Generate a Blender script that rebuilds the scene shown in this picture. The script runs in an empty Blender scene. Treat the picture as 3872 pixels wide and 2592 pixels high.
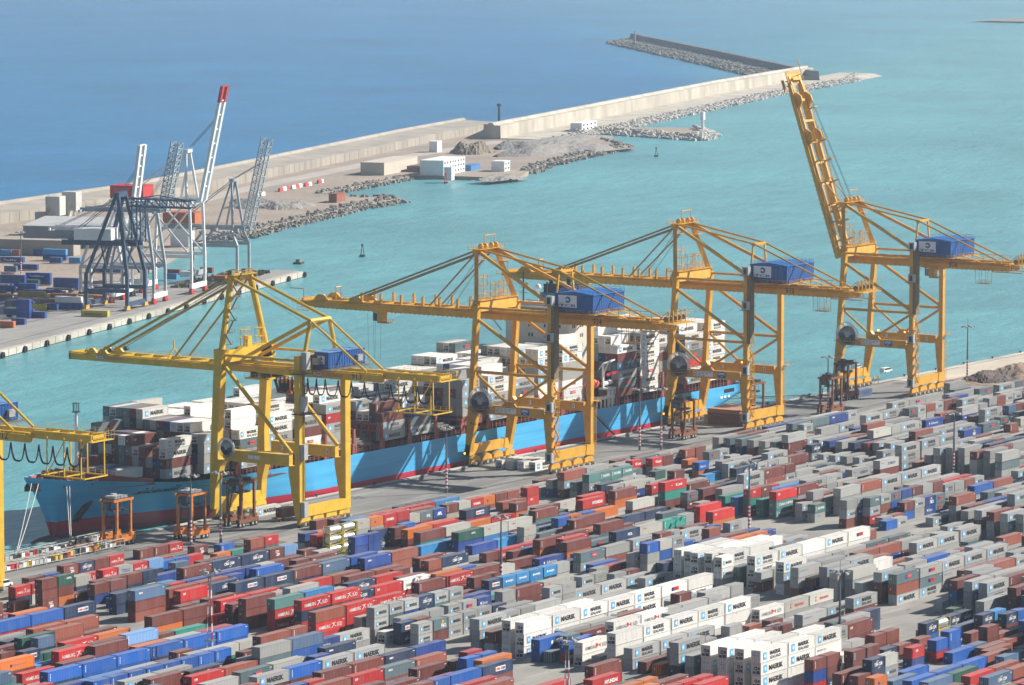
import bpy, math, random
import numpy as np
from mathutils import Vector, Matrix

R = math.radians
rnd = random.Random(7)
scene = bpy.context.scene
COL = scene.collection

# ---------------------------------------------------------------- camera
FPX, PITCH, YAW, CAMH = 15749.0, 0.108548, 0.585773, 181.82
PW, PH = 3872.0, 2592.0
cd = bpy.data.cameras.new('camera')
cd.sensor_fit = 'HORIZONTAL'
cd.sensor_width = 36.0
cd.lens = FPX / PW * 36.0
cd.clip_start = 5.0
cd.clip_end = 60000.0
cam = bpy.data.objects.new('camera', cd)
COL.objects.link(cam)
FW = Vector((math.cos(PITCH) * math.cos(YAW), math.cos(PITCH) * math.sin(YAW), -math.sin(PITCH)))
RT = Vector((math.sin(YAW), -math.cos(YAW), 0.0))
UP = RT.cross(FW)
CAMP = Vector((0, 0, CAMH))
M3 = Matrix((RT, UP, -FW)).transposed()
cam.matrix_world = Matrix.Translation(CAMP) @ M3.to_4x4()
scene.camera = cam

# ---------------------------------------------------------------- light
SUN_AZ, SUN_EL = R(-36.0), R(35.0)           # direction towards the sun, from +X
w = bpy.data.worlds.new('World')
scene.world = w
w.use_nodes = True
nt = w.node_tree
bg = nt.nodes['Background']
sky = nt.nodes.new('ShaderNodeTexSky')
sky.sky_type = 'NISHITA'
sky.sun_disc = False
sky.sun_elevation = SUN_EL
sky.sun_rotation = math.pi / 2 - SUN_AZ      # the sky's own azimuth runs clockwise from +Y
sky.air_density = 1.0
sky.dust_density = 0.6
sky.ozone_density = 1.2
nt.links.new(sky.outputs[0], bg.inputs[0])
bg.inputs[1].default_value = 0.05
sd = bpy.data.lights.new('sun', 'SUN')
sd.energy = 5.0
sd.angle = R(0.5)
sd.color = (1.0, 0.95, 0.87)
sun = bpy.data.objects.new('sun', sd)
COL.objects.link(sun)
sdir = Vector((math.cos(SUN_EL) * math.cos(SUN_AZ), math.cos(SUN_EL) * math.sin(SUN_AZ), math.sin(SUN_EL)))
sun.rotation_euler = sdir.to_track_quat('Z', 'Y').to_euler()
sun.location = (900, 300, 400)
vs = scene.view_settings
vs.view_transform = 'Standard'
vs.look = 'None'
vs.exposure = 0.8
vs.gamma = 1.0
scene.render.engine = 'CYCLES'
scene.cycles.max_bounces = 5
scene.cycles.volume_bounces = 0
scene.render.resolution_x = 1024
scene.render.resolution_y = 685

# ---------------------------------------------------------------- helpers
def at(px, py, z=0.0):
    """world point seen at a pixel of the photograph, at height z"""
    d = FW + RT * ((px - PW / 2) / FPX) - UP * ((py - PH / 2) / FPX)
    return CAMP + d * ((z - CAMH) / d.z)

def on_x(px, py, x):
    d = FW + RT * ((px - PW / 2) / FPX) - UP * ((py - PH / 2) / FPX)
    return CAMP + d * (x / d.x)

def on_y(px, py, y):
    d = FW + RT * ((px - PW / 2) / FPX) - UP * ((py - PH / 2) / FPX)
    return CAMP + d * (y / d.y)

def tag(o, label=None, cat=None, group=None, kind=None):
    if label: o['label'] = label
    if cat: o['category'] = cat
    if group: o['group'] = group
    if kind: o['kind'] = kind
    return o

def empty(name, loc=(0, 0, 0), rz=0.0, label=None, cat=None, group=None):
    o = bpy.data.objects.new(name, None)
    o.empty_display_size = 1.0
    o.location = loc
    o.rotation_euler = (0, 0, rz)
    COL.objects.link(o)
    return tag(o, label, cat, group)

GLYPH = {}
def glyph(text, bold=0.0):
    k = (text, bold)
    if k in GLYPH: return GLYPH[k]
    c = bpy.data.curves.new('t', 'FONT')
    c.body = text
    c.size = 1.0
    c.resolution_u = 2
    c.offset = bold
    o = bpy.data.objects.new('t', c)
    COL.objects.link(o)
    dg = bpy.context.evaluated_depsgraph_get()
    m = o.evaluated_get(dg).to_mesh()
    vs_ = [(v.co.x, v.co.y) for v in m.vertices]
    fs = [tuple(p.vertices) for p in m.polygons]
    o.evaluated_get(dg).to_mesh_clear()
    bpy.data.objects.remove(o)
    bpy.data.curves.remove(c)
    x0 = min(v[0] for v in vs_); x1 = max(v[0] for v in vs_)
    y0 = min(v[1] for v in vs_); y1 = max(v[1] for v in vs_)
    vs_ = [((v[0] - x0) / (x1 - x0), (v[1] - y0) / (y1 - y0)) for v in vs_]
    GLYPH[k] = (vs_, fs, (x1 - x0) / (y1 - y0))
    return GLYPH[k]

class MB:
    """collects shapes and links them as ONE mesh object"""
    def __init__(s):
        s.v = []; s.f = []; s.m = []; s.c = []; s.col = None
    def add(s, vs_, fs, m=0):
        b = len(s.v)
        s.v.extend(vs_)
        for f in fs:
            s.f.append(tuple(i + b for i in f)); s.m.append(m); s.c.append(s.col)
        return s
    def box(s, x0, y0, z0, x1, y1, z1, m=0, skip=''):
        if x0 > x1: x0, x1 = x1, x0
        if y0 > y1: y0, y1 = y1, y0
        if z0 > z1: z0, z1 = z1, z0
        v = [(x0, y0, z0), (x1, y0, z0), (x1, y1, z0), (x0, y1, z0), (x0, y0, z1), (x1, y0, z1), (x1, y1, z1), (x0, y1, z1)]
        f = {'b': (3, 2, 1, 0), 't': (4, 5, 6, 7), 'f': (0, 1, 5, 4), 'r': (1, 2, 6, 5), 'k': (2, 3, 7, 6), 'l': (3, 0, 4, 7)}
        return s.add(v, [q for k, q in f.items() if k not in skip], m)
    def beam(s, p, q, w_, h, m=0):
        p = Vector(p); q = Vector(q); d = (q - p)
        if d.length < 1e-6: return s
        d.normalize()
        up = Vector((0, 0, 1)) if abs(d.z) < 0.95 else Vector((1, 0, 0))
        a = d.cross(up).normalized(); b = a.cross(d).normalized()
        a = a * (w_ / 2); b = b * (h / 2)
        v = [tuple(c + t) for c in (p, q) for t in (-a - b, a - b, a + b, -a + b)]
        return s.add(v, [(0, 1, 2, 3)[::-1], (4, 5, 6, 7), (0, 1, 5, 4), (1, 2, 6, 5), (2, 3, 7, 6), (3, 0, 4, 7)], m)
    def tube(s, p, q, r, n=8, r2=None, m=0, caps=True):
        p = Vector(p); q = Vector(q); d = (q - p)
        if d.length < 1e-6: return s
        d.normalize()
        up = Vector((0, 0, 1)) if abs(d.z) < 0.95 else Vector((1, 0, 0))
        a = d.cross(up).normalized(); b = a.cross(d).normalized()
        if r2 is None: r2 = r
        v = []
        for c, rr in ((p, r), (q, r2)):
            for i in range(n):
                t = 2 * math.pi * i / n
                v.append(tuple(c + a * (rr * math.cos(t)) + b * (rr * math.sin(t))))
        f = [(i, (i + 1) % n, n + (i + 1) % n, n + i) for i in range(n)]
        if caps:
            f.append(tuple(range(n))[::-1]); f.append(tuple(range(n, 2 * n)))
        return s.add(v, f, m)
    def prism(s, poly, axis, t0, t1, m=0):
        """poly: 2-D outline; axis x: (y,z) outline run from x=t0 to t1, y: (x,z), z: (x,y)"""
        def P(a, b, t):
            return {'x': (t, a, b), 'y': (a, t, b), 'z': (a, b, t)}[axis]
        n = len(poly)
        v = [P(a, b, t0) for a, b in poly] + [P(a, b, t1) for a, b in poly]
        f = [(i, (i + 1) % n, n + (i + 1) % n, n + i) for i in range(n)]
        f.append(tuple(range(n))[::-1]); f.append(tuple(range(n, 2 * n)))
        return s.add(v, f, m)
    def loft(s, rings, m=0, closed=True, caps=True):
        n = len(rings[0]); v = [tuple(p) for r in rings for p in r]; f = []
        for k in range(len(rings) - 1):
            for i in range(n if closed else n - 1):
                j = (i + 1) % n
                f.append((k * n + i, k * n + j, (k + 1) * n + j, (k + 1) * n + i))
        if caps:
            f.append(tuple(range(n))[::-1]); f.append(tuple((len(rings) - 1) * n + i for i in range(n)))
        return s.add(v, f, m)
    def rail(s, p, q, h=1.1, step=2.0, t=0.06, m=0):
        p = Vector(p); q = Vector(q); n = max(1, int((q - p).length / step)); z = Vector((0, 0, 1))
        for k in (1.0, 0.5): s.beam(p + z * h * k, q + z * h * k, t, t, m)
        for i in range(n + 1):
            a = p.lerp(q, i / n); s.beam(a, a + z * h, t, t, m)
        return s
    def text(s, txt, o, u, v, h, m=0, width=None, bold=0.0):
        g, fs, asp = glyph(txt, bold)
        o = Vector(o); u = Vector(u); v = Vector(v)
        wd = width if width else h * asp
        return s.add([tuple(o + u * (a * wd) + v * (b * h)) for a, b in g], fs, m)
    def flat(s, pts, o, u, v, m=0):
        o = Vector(o); u = Vector(u); v = Vector(v)
        return s.add([tuple(o + u * a + v * b) for a, b in pts], [tuple(range(len(pts)))], m)
    def mesh(s, name, mats):
        me = bpy.data.meshes.new(name)
        me.from_pydata(s.v, [], s.f)
        for mt in (mats if isinstance(mats, (list, tuple)) else [mats]): me.materials.append(mt)
        me.polygons.foreach_set('material_index', s.m)
        if any(c is not None for c in s.c):
            at_ = me.color_attributes.new('paint', 'FLOAT_COLOR', 'CORNER')
            buf = []
            for f, c in zip(s.f, s.c):
                c = c or (0.5, 0.5, 0.5)
                buf.extend((c[0], c[1], c[2], 1.0) * len(f))
            at_.data.foreach_set('color', buf)
        me.update()
        return me
    def build(s, name, mats, parent=None, loc=(0, 0, 0), smooth=False, **kw):
        me = s.mesh(name, mats)
        if smooth:
            me.polygons.foreach_set('use_smooth', [True] * len(me.polygons))
        return link(name, me, parent, loc, **kw)

def link(name, me, parent=None, loc=(0, 0, 0), label=None, cat=None, group=None, kind=None):
    o = bpy.data.objects.new(name, me)
    o.location = loc
    COL.objects.link(o)
    if parent: o.parent = parent
    return tag(o, label, cat, group, kind)

def struct(name, mb, mats, smooth=False):
    return mb.build(name, mats, None, smooth=smooth, kind='structure')

# ---------------------------------------------------------------- materials
def mat(name, col, rough=0.6, var=0.0, scale=1.0, metal=0.0, col2=None, bump=0.0, bscale=None, spec=0.4, emit=None, coord='Object', detail=4.0, lo=0.35, hi=0.65, stretch=None):
    m = bpy.data.materials.new(name)
    m.use_nodes = True
    t = m.node_tree; b = t.nodes['Principled BSDF']
    b.inputs['Roughness'].default_value = rough
    b.inputs['Metallic'].default_value = metal
    b.inputs['Specular IOR Level'].default_value = spec
    b.inputs['Base Color'].default_value = (*col, 1)
    if emit:
        b.inputs['Emission Color'].default_value = (*col, 1)
        b.inputs['Emission Strength'].default_value = emit
    if var or col2 or bump:
        tc = t.nodes.new('ShaderNodeTexCoord')
        mp = t.nodes.new('ShaderNodeMapping')
        if stretch: mp.inputs['Scale'].default_value = stretch
        t.links.new(tc.outputs[coord], mp.inputs[0])
        if var or col2:
            n = t.nodes.new('ShaderNodeTexNoise')
            n.inputs['Scale'].default_value = scale
            n.inputs['Detail'].default_value = detail
            n.inputs['Roughness'].default_value = 0.6
            t.links.new(mp.outputs[0], n.inputs[0])
            r = t.nodes.new('ShaderNodeMapRange')
            r.inputs[1].default_value = lo; r.inputs[2].default_value = hi
            t.links.new(n.outputs[0], r.inputs[0])
            mx = t.nodes.new('ShaderNodeMix'); mx.data_type = 'RGBA'
            c2 = col2 or tuple(c * (1 - var) for c in col)
            mx.inputs[6].default_value = (*c2, 1)
            mx.inputs[7].default_value = (*col, 1)
            t.links.new(r.outputs[0], mx.inputs[0])
            t.links.new(mx.outputs[2], b.inputs['Base Color'])
        if bump:
            n2 = t.nodes.new('ShaderNodeTexNoise')
            n2.inputs['Scale'].default_value = bscale or scale * 3
            n2.inputs['Detail'].default_value = 3
            t.links.new(mp.outputs[0], n2.inputs[0])
            bp = t.nodes.new('ShaderNodeBump')
            bp.inputs['Strength'].default_value = 0.8
            bp.inputs['Distance'].default_value = bump
            t.links.new(n2.outputs[0], bp.inputs['Height'])
            t.links.new(bp.outputs[0], b.inputs['Normal'])
    return m

Y_ = (0.66, 0.345, 0.028)
MT = dict(
    yellow=mat('crane_yellow', Y_, 0.5, 0.22, 0.35, lo=0.3, hi=0.6),
    yellow2=mat('crane_lemon', (0.68, 0.43, 0.03), 0.5, 0.2, 0.35, lo=0.3, hi=0.6),
    grate=mat('grating_steel', (0.20, 0.17, 0.12), 0.7, 0.3, 1.0),
    dark=mat('dark_steel', (0.035, 0.035, 0.04), 0.6, 0.3, 1.0),
    rope=mat('wire_rope', (0.10, 0.11, 0.10), 0.6),
    blue=mat('house_blue', (0.005, 0.085, 0.33), 0.5, 0.2, 0.5),
    tcbblue=mat('sign_blue', (0.02, 0.10, 0.38), 0.5),
    white=mat('white_paint', (0.78, 0.78, 0.76), 0.5, 0.12, 0.6),
    white2=mat('sign_white', (0.75, 0.76, 0.80), 0.5),
    grey=mat('grey_paint', (0.33, 0.34, 0.35), 0.5, 0.2, 0.6),
    black=mat('black_paint', (0.012, 0.012, 0.012), 0.5),
    tyre=mat('tyre_rubber', (0.02, 0.02, 0.02), 0.85, 0.3, 2.0),
    red=mat('red_paint', (0.50, 0.03, 0.03), 0.5, 0.2, 0.8),
    amber=mat('beacon_amber', (1.0, 0.32, 0.03), 0.4, emit=6.0),
    glass=mat('cab_glass', (0.02, 0.04, 0.05), 0.08, spec=0.8),
    pink=mat('faded_sign', (0.45, 0.22, 0.18), 0.6),
    wheel=mat('machined_steel', (0.55, 0.54, 0.50), 0.35, 0.2, 2.0, metal=0.5),
    orange=mat('carrier_orange', (0.62, 0.19, 0.02), 0.5, 0.35, 0.8, lo=0.3, hi=0.6),
    rust=mat('carrier_rust', (0.24, 0.085, 0.035), 0.65, 0.35, 0.8),
    galv=mat('galvanised', (0.42, 0.43, 0.43), 0.45, 0.15, 0.5),
)
# ================================================================ setting
WZ = -2.6
QY = 734.5          # quay edge
RW, RL = 731.9, 702.8   # crane rails

def water_mat():
    m = bpy.data.materials.new('sea_water'); m.use_nodes = True
    t = m.node_tree; b = t.nodes['Principled BSDF']; N = t.nodes.new; Lk = t.links.new
    g = N('ShaderNodeNewGeometry'); sx = N('ShaderNodeSeparateXYZ'); Lk(g.outputs['Position'], sx.inputs[0])
    # distance past the breakwater line: harbour water is turquoise, the open sea is blue
    nx, ny = -0.280, 0.960
    def math_(op, a, b_=None, c=None):
        n = N('ShaderNodeMath'); n.operation = op
        for i, q in enumerate((a, b_, c)):
            if q is None: continue
            if isinstance(q, (int, float)): n.inputs[i].default_value = q
            else: Lk(q, n.inputs[i])
        return n.outputs[0]
    d = math_('ADD', math_('MULTIPLY', math_('SUBTRACT', sx.outputs[0], 1700.0), nx), math_('MULTIPLY', math_('SUBTRACT', sx.outputs[1], 1455.0), ny))
    wd = math_('ADD', 60.0, math_('MULTIPLY', math_('MAXIMUM', 0.0, math_('SUBTRACT', sx.outputs[0], 3300.0)), 0.5))
    fac = math_('DIVIDE', d, wd)
    cl = N('ShaderNodeClamp'); Lk(fac, cl.inputs[0])
    pos = N('ShaderNodeVectorMath'); pos.operation = 'MULTIPLY'; Lk(g.outputs['Position'], pos.inputs[0]); pos.inputs[1].default_value = (1, 1, 0)
    def noise(sc, det, vec=pos.outputs[0], ro=0.6):
        n = N('ShaderNodeTexNoise'); n.inputs['Scale'].default_value = sc; n.inputs['Detail'].default_value = det
        n.inputs['Roughness'].default_value = ro; Lk(vec, n.inputs[0]); return n.outputs[0]
    mx = N('ShaderNodeMix'); mx.data_type = 'RGBA'
    mx.inputs[6].default_value = (0.105, 0.31, 0.335, 1); mx.inputs[7].default_value = (0.015, 0.15, 0.33, 1)
    Lk(cl.outputs[0], mx.inputs[0])
    # wind patches and silt streaks, then ripple light and shade put into the colour
    big = noise(0.004, 5)
    mx2 = N('ShaderNodeMix'); mx2.data_type = 'RGBA'; mx2.blend_type = 'MULTIPLY'; mx2.inputs[0].default_value = 1.0
    r1 = N('ShaderNodeMapRange'); r1.inputs[1].default_value = 0.35; r1.inputs[2].default_value = 0.65; r1.inputs[3].default_value = 0.82; r1.inputs[4].default_value = 1.12
    Lk(big, r1.inputs[0]); Lk(mx.outputs[2], mx2.inputs[6]); Lk(r1.outputs[0], mx2.inputs[7])
    rs = N('ShaderNodeMapping'); rs.inputs['Rotation'].default_value = (0, 0, R(-56)); rs.inputs['Scale'].default_value = (.35, 1, 1); Lk(pos.outputs[0], rs.inputs[0])
    r3 = N('ShaderNodeMapRange'); r3.inputs[1].default_value = 0.3; r3.inputs[2].default_value = 0.7; r3.inputs[3].default_value = 0.80; r3.inputs[4].default_value = 1.2
    Lk(noise(.055, 8, rs.outputs[0], .72), r3.inputs[0])
    mx4 = N('ShaderNodeMix'); mx4.data_type = 'RGBA'; mx4.blend_type = 'MULTIPLY'; mx4.inputs[0].default_value = 1.0
    Lk(mx2.outputs[2], mx4.inputs[6]); Lk(r3.outputs[0], mx4.inputs[7]); mx2 = mx4
    # white caps
    rot = N('ShaderNodeMapping'); rot.inputs['Rotation'].default_value = (0, 0, R(35)); rot.inputs['Scale'].default_value = (0.16, 0.5, 1); Lk(pos.outputs[0], rot.inputs[0])
    cap = noise(0.35, 3, rot.outputs[0], 0.75); sel = noise(0.02, 2)
    c1 = N('ShaderNodeMapRange'); c1.inputs[1].default_value = 0.755; c1.inputs[2].default_value = 0.78; Lk(cap, c1.inputs[0])
    mx3 = N('ShaderNodeMix'); mx3.data_type = 'RGBA'; mx3.inputs[7].default_value = (0.7, 0.75, 0.75, 1)
    Lk(c1.outputs[0], mx3.inputs[0]); Lk(mx2.outputs[2], mx3.inputs[6]); Lk(mx3.outputs[2], b.inputs['Base Color'])
    b.inputs['Roughness'].default_value = 0.28
    b.inputs['IOR'].default_value = 1.33
    b.inputs['Specular IOR Level'].default_value = 0.5
    w1 = noise(0.22, 6, rot.outputs[0], 0.7); w2 = noise(0.9, 4)
    hh = math_('ADD', math_('MULTIPLY', w1, 2.2), math_('MULTIPLY', w2, 0.30))
    bp = N('ShaderNodeBump'); bp.inputs['Strength'].default_value = 1.0; bp.inputs['Distance'].default_value = 0.9
    Lk(hh, bp.inputs['Height']); Lk(bp.outputs[0], b.inputs['Normal'])
    return m

mb = MB(); mb.add([(-6000, -9000, WZ), (16000, -9000, WZ), (16000, 14000, WZ), (-6000, 14000, WZ)], [(0, 1, 2, 3)])
struct('sea', mb, water_mat())

def concrete(name, a, b, c, tile=0.0):
    """weathered slab: broad patches, tyre streaks along X, small stains"""
    m = bpy.data.materials.new(name); m.use_nodes = True
    t = m.node_tree; bs = t.nodes['Principled BSDF']; N = t.nodes.new; Lk = t.links.new
    tc = N('ShaderNodeTexCoord')
    def noise(sc, det, st=(1, 1, 1)):
        mp = N('ShaderNodeMapping'); mp.inputs['Scale'].default_value = st; Lk(tc.outputs['Object'], mp.inputs[0])
        n = N('ShaderNodeTexNoise'); n.inputs['Scale'].default_value = sc; n.inputs['Detail'].default_value = det; Lk(mp.outputs[0], n.inputs[0]); return n.outputs[0]
    def rng(s_, lo, hi):
        r = N('ShaderNodeMapRange'); r.inputs[1].default_value = lo; r.inputs[2].default_value = hi; Lk(s_, r.inputs[0]); return r.outputs[0]
    def mix(f, p, q):
        x = N('ShaderNodeMix'); x.data_type = 'RGBA'; Lk(f, x.inputs[0])
        for i, v_ in ((6, p), (7, q)):
            if isinstance(v_, tuple): x.inputs[i].default_value = (*v_, 1)
            else: Lk(v_, x.inputs[i])
        return x.outputs[2]
    c0 = mix(rng(noise(0.03, 6), 0.38, 0.62), a, b)
    c1 = mix(rng(noise(0.25, 5, (0.12, 1, 1)), 0.5, 0.72), c0, c)
    c2 = mix(rng(noise(0.6, 6, (0.3, 1, 1)), 0.66, 0.70), c1, tuple(q * 0.45 for q in a))
    Lk(c2, bs.inputs['Base Color'])
    bs.inputs['Roughness'].default_value = 0.85
    return m

M_YARD = concrete('yard_concrete', (0.20, 0.19, 0.175), (0.29, 0.275, 0.245), (0.36, 0.34, 0.29))
M_APRON = concrete('quay_asphalt', (0.13, 0.13, 0.13), (0.19, 0.185, 0.175), (0.27, 0.26, 0.23))
M_BEIGE = concrete('new_quay_concrete', (0.40, 0.34, 0.27), (0.50, 0.43, 0.34), (0.58, 0.51, 0.42))
M_EDGE = concrete('quay_cope_concrete', (0.34, 0.31, 0.26), (0.46, 0.42, 0.36), (0.55, 0.51, 0.44))
M_LINE = mat('road_marking', (0.55, 0.50, 0.36), 0.7, 0.5, 0.5)
M_RAIL = mat('rail_steel', (0.07, 0.06, 0.055), 0.5)

mb = MB(); mb.box(-2500, -2500, -12, 4200, QY, 0.0)
struct('ground', mb, M_YARD)
mb = MB(); mb.box(500, 697.0, 0.004, 1362, QY - 1.3, 0.008, skip='b')
struct('quay_apron', mb, M_APRON)
mb = MB(); mb.box(1362, 716, 0.004, 3600, QY - 1.3, 0.010, skip='b')
struct('new_quay_slab', mb, M_BEIGE)
mb = MB()
mb.box(500, QY - 1.3, 0.004, 3600, QY + 0.25, 0.22, skip='b')
x = 512.0
while x < 1500: mb.box(x, QY + 0.25, -2.2, x + 1.2, QY + 0.9, 0.0, 1); x += 14
struct('quay_edge', mb, [M_EDGE, MT['tyre']])
mb = MB()
for y in (RW, RL):
    for dy in (-0.12, 0.12): mb.box(560, y + dy - .05, 0.009, 1500, y + dy + .05, 0.05, 0)
for y in (RW - 2.0, RL + 2.4, 698.2): mb.box(560, y - .09, 0.012, 1360, y + .09, 0.013, 1, skip='b')
for k in range(60):
    x = 580 + k * 13.0
    mb.box(x, 707.5, 0.012, x + 0.15, 713.5, 0.013, 1, skip='b')
struct('crane_rails', mb, [M_RAIL, M_LINE])

# excavated earth at the unfinished end of the quay
M_EARTH = mat('excavated_earth', (0.30, 0.20, 0.13), 0.95, 0.0, 0.08, col2=(0.17, 0.12, 0.09), bump=1.2, bscale=0.4, lo=0.4, hi=0.6)
M_EARTH2 = mat('dark_spoil', (0.13, 0.10, 0.085), 0.95, 0.4, 0.2, bump=1.0, bscale=0.6)
def mound(name, cx, cy, rx, ry, h, m, seed, n=26, flat=0.0):
    rr = random.Random(seed); mb = MB(); g = {}
    for i in range(n + 1):
        for j in range(n + 1):
            u = -1 + 2 * i / n; v = -1 + 2 * j / n; d = math.hypot(u, v)
            ang = math.atan2(v, u)
            edge = 1.0 + 0.18 * math.sin(3 * ang + seed) + 0.1 * math.sin(5 * ang + 2 * seed)
            q = max(0.0, 1 - (d / (0.9 * edge)) ** 2)
            z = h * min(1.0, q * (1.3 + flat)) * (0.75 + 0.25 * math.sin(u * 4 + seed) * math.cos(v * 5 - seed)) + (rr.uniform(-.09, .09) * h if q > 0 else -0.6)
            g[i, j] = (cx + u * rx, cy + v * ry, max(z, -0.6))
    vs_ = [g[i, j] for i in range(n + 1) for j in range(n + 1)]
    fs = [(i * (n + 1) + j, (i + 1) * (n + 1) + j, (i + 1) * (n + 1) + j + 1, i * (n + 1) + j + 1) for i in range(n) for j in range(n)]
    mb.add(vs_, fs)
    return mb
struct('earth_bank', mound('m', 1410, 697, 34, 17, 4.0, None, 2), M_EARTH)
struct('earth_bank', mound('m', 1384, 703, 16, 9, 3.2, None, 8), M_EARTH2)
struct('earth_bank', mound('m', 1470, 690, 42, 22, 6.0, None, 5), M_EARTH2)
struct('earth_bank', mound('m', 1520, 700, 60, 16, 3.0, None, 4), M_EARTH)
mb = MB(); mb.add([(1362, 640, 0.006), (1800, 640, 0.006), (1800, 716, 0.006), (1362, 716, 0.006)], [(0, 1, 2, 3)])
struct('bare_earth', mb, M_EARTH)

# ---------------------------------------------------------------- the far side of the harbour
def pl(pts, k=1.6533, o=(0, 0), z=-0.3):
    return [tuple(at(o[0] + a * k, o[1] + b * k, z))[:2] for a, b in pts]
C6 = dict(k=0.896, o=(800, 450))
M_FARQ = concrete('far_quay_concrete', (0.21, 0.20, 0.19), (0.27, 0.26, 0.24), (0.33, 0.31, 0.28))
M_GRAVEL = mat('reclaimed_ground', (0.33, 0.26, 0.20), 0.95, 0.0, 0.02, col2=(0.24, 0.20, 0.17), bump=0.8, bscale=0.3)
M_ROCK = mat('rock_armour', (0.27, 0.25, 0.22), 0.9, 0.45, 0.35, bump=0.8, bscale=0.8)
M_ROCKW = mat('pale_rock_armour', (0.58, 0.55, 0.50), 0.9, 0.4, 0.3, bump=0.8, bscale=0.8)
M_WALL = mat('seawall_concrete', (0.36, 0.32, 0.27), 0.9, 0.28, 0.05, stretch=(1, 1, 0.3))
M_WALLW = mat('pale_seawall_concrete', (0.50, 0.45, 0.37), 0.9, 0.35, 0.06, stretch=(1, 1, .4))
M_ROAD = mat('service_road', (0.42, 0.37, 0.33), 0.9, 0.15, 0.03)

quay_front = [(-900, 1120), (0, 803), (200, 744), (320, 705), (520, 648), (690, 621)]
qf = [tuple(at(a * 1.6533, b * 1.6533, 0.0))[:2] for a, b in quay_front[1:]]
# straight run of the far quay, carried on out of frame to the left
q0 = Vector(qf[0]); q1 = Vector(qf[-1]); qd = (q1 - q0).normalized(); qn = Vector((qd.y, -qd.x))
qa = q0 - qd * 420; qe = q1
def fq(s_, n_=0.0, z=0.0):        # along / inland from the far quay edge (n_ positive = inland)
    p = qa + qd * s_ - qn * n_
    return (p.x, p.y, z)
QL = (qe - qa).length
land = [fq(0)[:2], fq(QL)[:2], fq(QL + 6, 10)[:2], fq(QL - 20, 34)[:2], fq(QL - 120, 42)[:2], fq(QL - 190, 40)[:2]]
shore = pl([(0, 515), (130, 505), (280, 462), (420, 430), (600, 385), (800, 352), (740, 345), (640, 345), (500, 335), (465, 330), (620, 298), (835, 258), (832, 254), (1060, 258), (1270, 266), (1310, 254), (1339, 235)], z=WZ, **C6)
tail = pl([(1240, 385), (1330, 362), (1440, 340), (1390, 325), (1335, 312), (1350, 305), (1600, 322), (1628, 312), (1605, 300), (1330, 297)], z=WZ)
outer = pl([(1140, 295), (1000, 322), (700, 388), (400, 452), (0, 512)], z=0)
outw = [Vector(p) for p in outer]
far = Vector(outer[-1]) + (Vector(outer[-1]) - Vector(outer[-3])).normalized() * 1500
base = land + shore + tail + outer + [tuple(far), (qa.x - 900, qa.y + 600)]
def fill(poly, z0, z1, m=0):
    from mathutils.geometry import tessellate_polygon
    mb = MB(); n = len(poly)
    tr = tessellate_polygon([[Vector((a, b, 0)) for a, b in poly]])
    vs_ = [(a, b, z1) for a, b in poly] + [(a, b, z0) for a, b in poly]
    ar = sum(poly[i][0] * poly[(i + 1) % n][1] - poly[(i + 1) % n][0] * poly[i][1] for i in range(n))
    fs = []
    for q in tr:
        (ax, ay), (bx, by), (cx, cy) = [poly[i] for i in q]
        fs.append(tuple(q) if (bx - ax) * (cy - ay) - (cx - ax) * (by - ay) > 0 else tuple(q)[::-1])
    for i in range(n):
        j = (i + 1) % n
        fs.append((i, j, n + j, n + i) if ar < 0 else (j, i, n + i, n + j))
    mb.add(vs_, fs, m); return mb
struct('reclaimed_land', fill(base, WZ - 3, -0.3), M_GRAVEL)
term = [fq(0)[:2], fq(QL)[:2], fq(QL + 6, 10)[:2], fq(QL - 20, 34)[:2], fq(QL - 120, 42)[:2], fq(QL - 190, 95)[:2], fq(QL - 300, 160)[:2], fq(0, 330)[:2]]
struct('far_terminal_ground', fill(term, -3.2, 0.0), M_FARQ)
# cope of the far quay with rubber fenders
mb = MB()
n = int(QL / 8)
for i in range(n):
    a = fq(i * 8 + 0.3, -0.4); b = fq(i * 8 + 7.9, -0.4)
    mb.beam((a[0], a[1], -1.0), (b[0], b[1], -1.0), 3.0, 2.6, 0)
mb2 = mb.build('far_quay_edge', M_EDGE, kind='structure')
FORD = ['first', 'second', 'third', 'fourth', 'fifth', 'sixth', 'seventh', 'eighth', 'ninth', 'tenth', 'eleventh', 'twelfth', 'thirteenth', 'fourteenth', 'fifteenth', 'sixteenth', 'seventeenth', 'eighteenth', 'nineteenth', 'twentieth'] + ['twenty-' + q for q in ('first', 'second', 'third', 'fourth', 'fifth', 'sixth', 'seventh', 'eighth', 'ninth')] + ['thirtieth'] + ['thirty-' + q for q in ('first', 'second', 'third', 'fourth', 'fifth', 'sixth', 'seventh', 'eighth', 'ninth')] + ['fortieth']
k = 0
s_ = 12.0 + 22.5 * 15
while s_ < QL:
    t = MB(); p = Vector(fq(s_, -2.5, -1.5)); q = Vector(fq(s_ + 0.01, -2.5, -1.5)); ax = Vector((qn.x, qn.y, 0))
    ring = []
    for i in range(12):
        a = 2 * math.pi * i / 12; c = Vector((qd.x, qd.y, 0)) * math.cos(a) + Vector((0, 0, 1)) * math.sin(a)
        ring.append([tuple(c * 1.5 + ax * 0.45), tuple(c * 1.5 - ax * 0.45), tuple(c * 0.7 - ax * 0.45), tuple(c * 0.7 + ax * 0.45)])
    ring.append(ring[0]); t.loft(ring, caps=False)
    t.build('tyre_fender', MT['tyre'], None, loc=p, label='black tyre fender on the far quay wall, %s from its tip' % FORD[min(39, int((QL - s_) / 22.5))], cat='fender', group='tyre fenders along the far quay')
    s_ += 22.5

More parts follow.
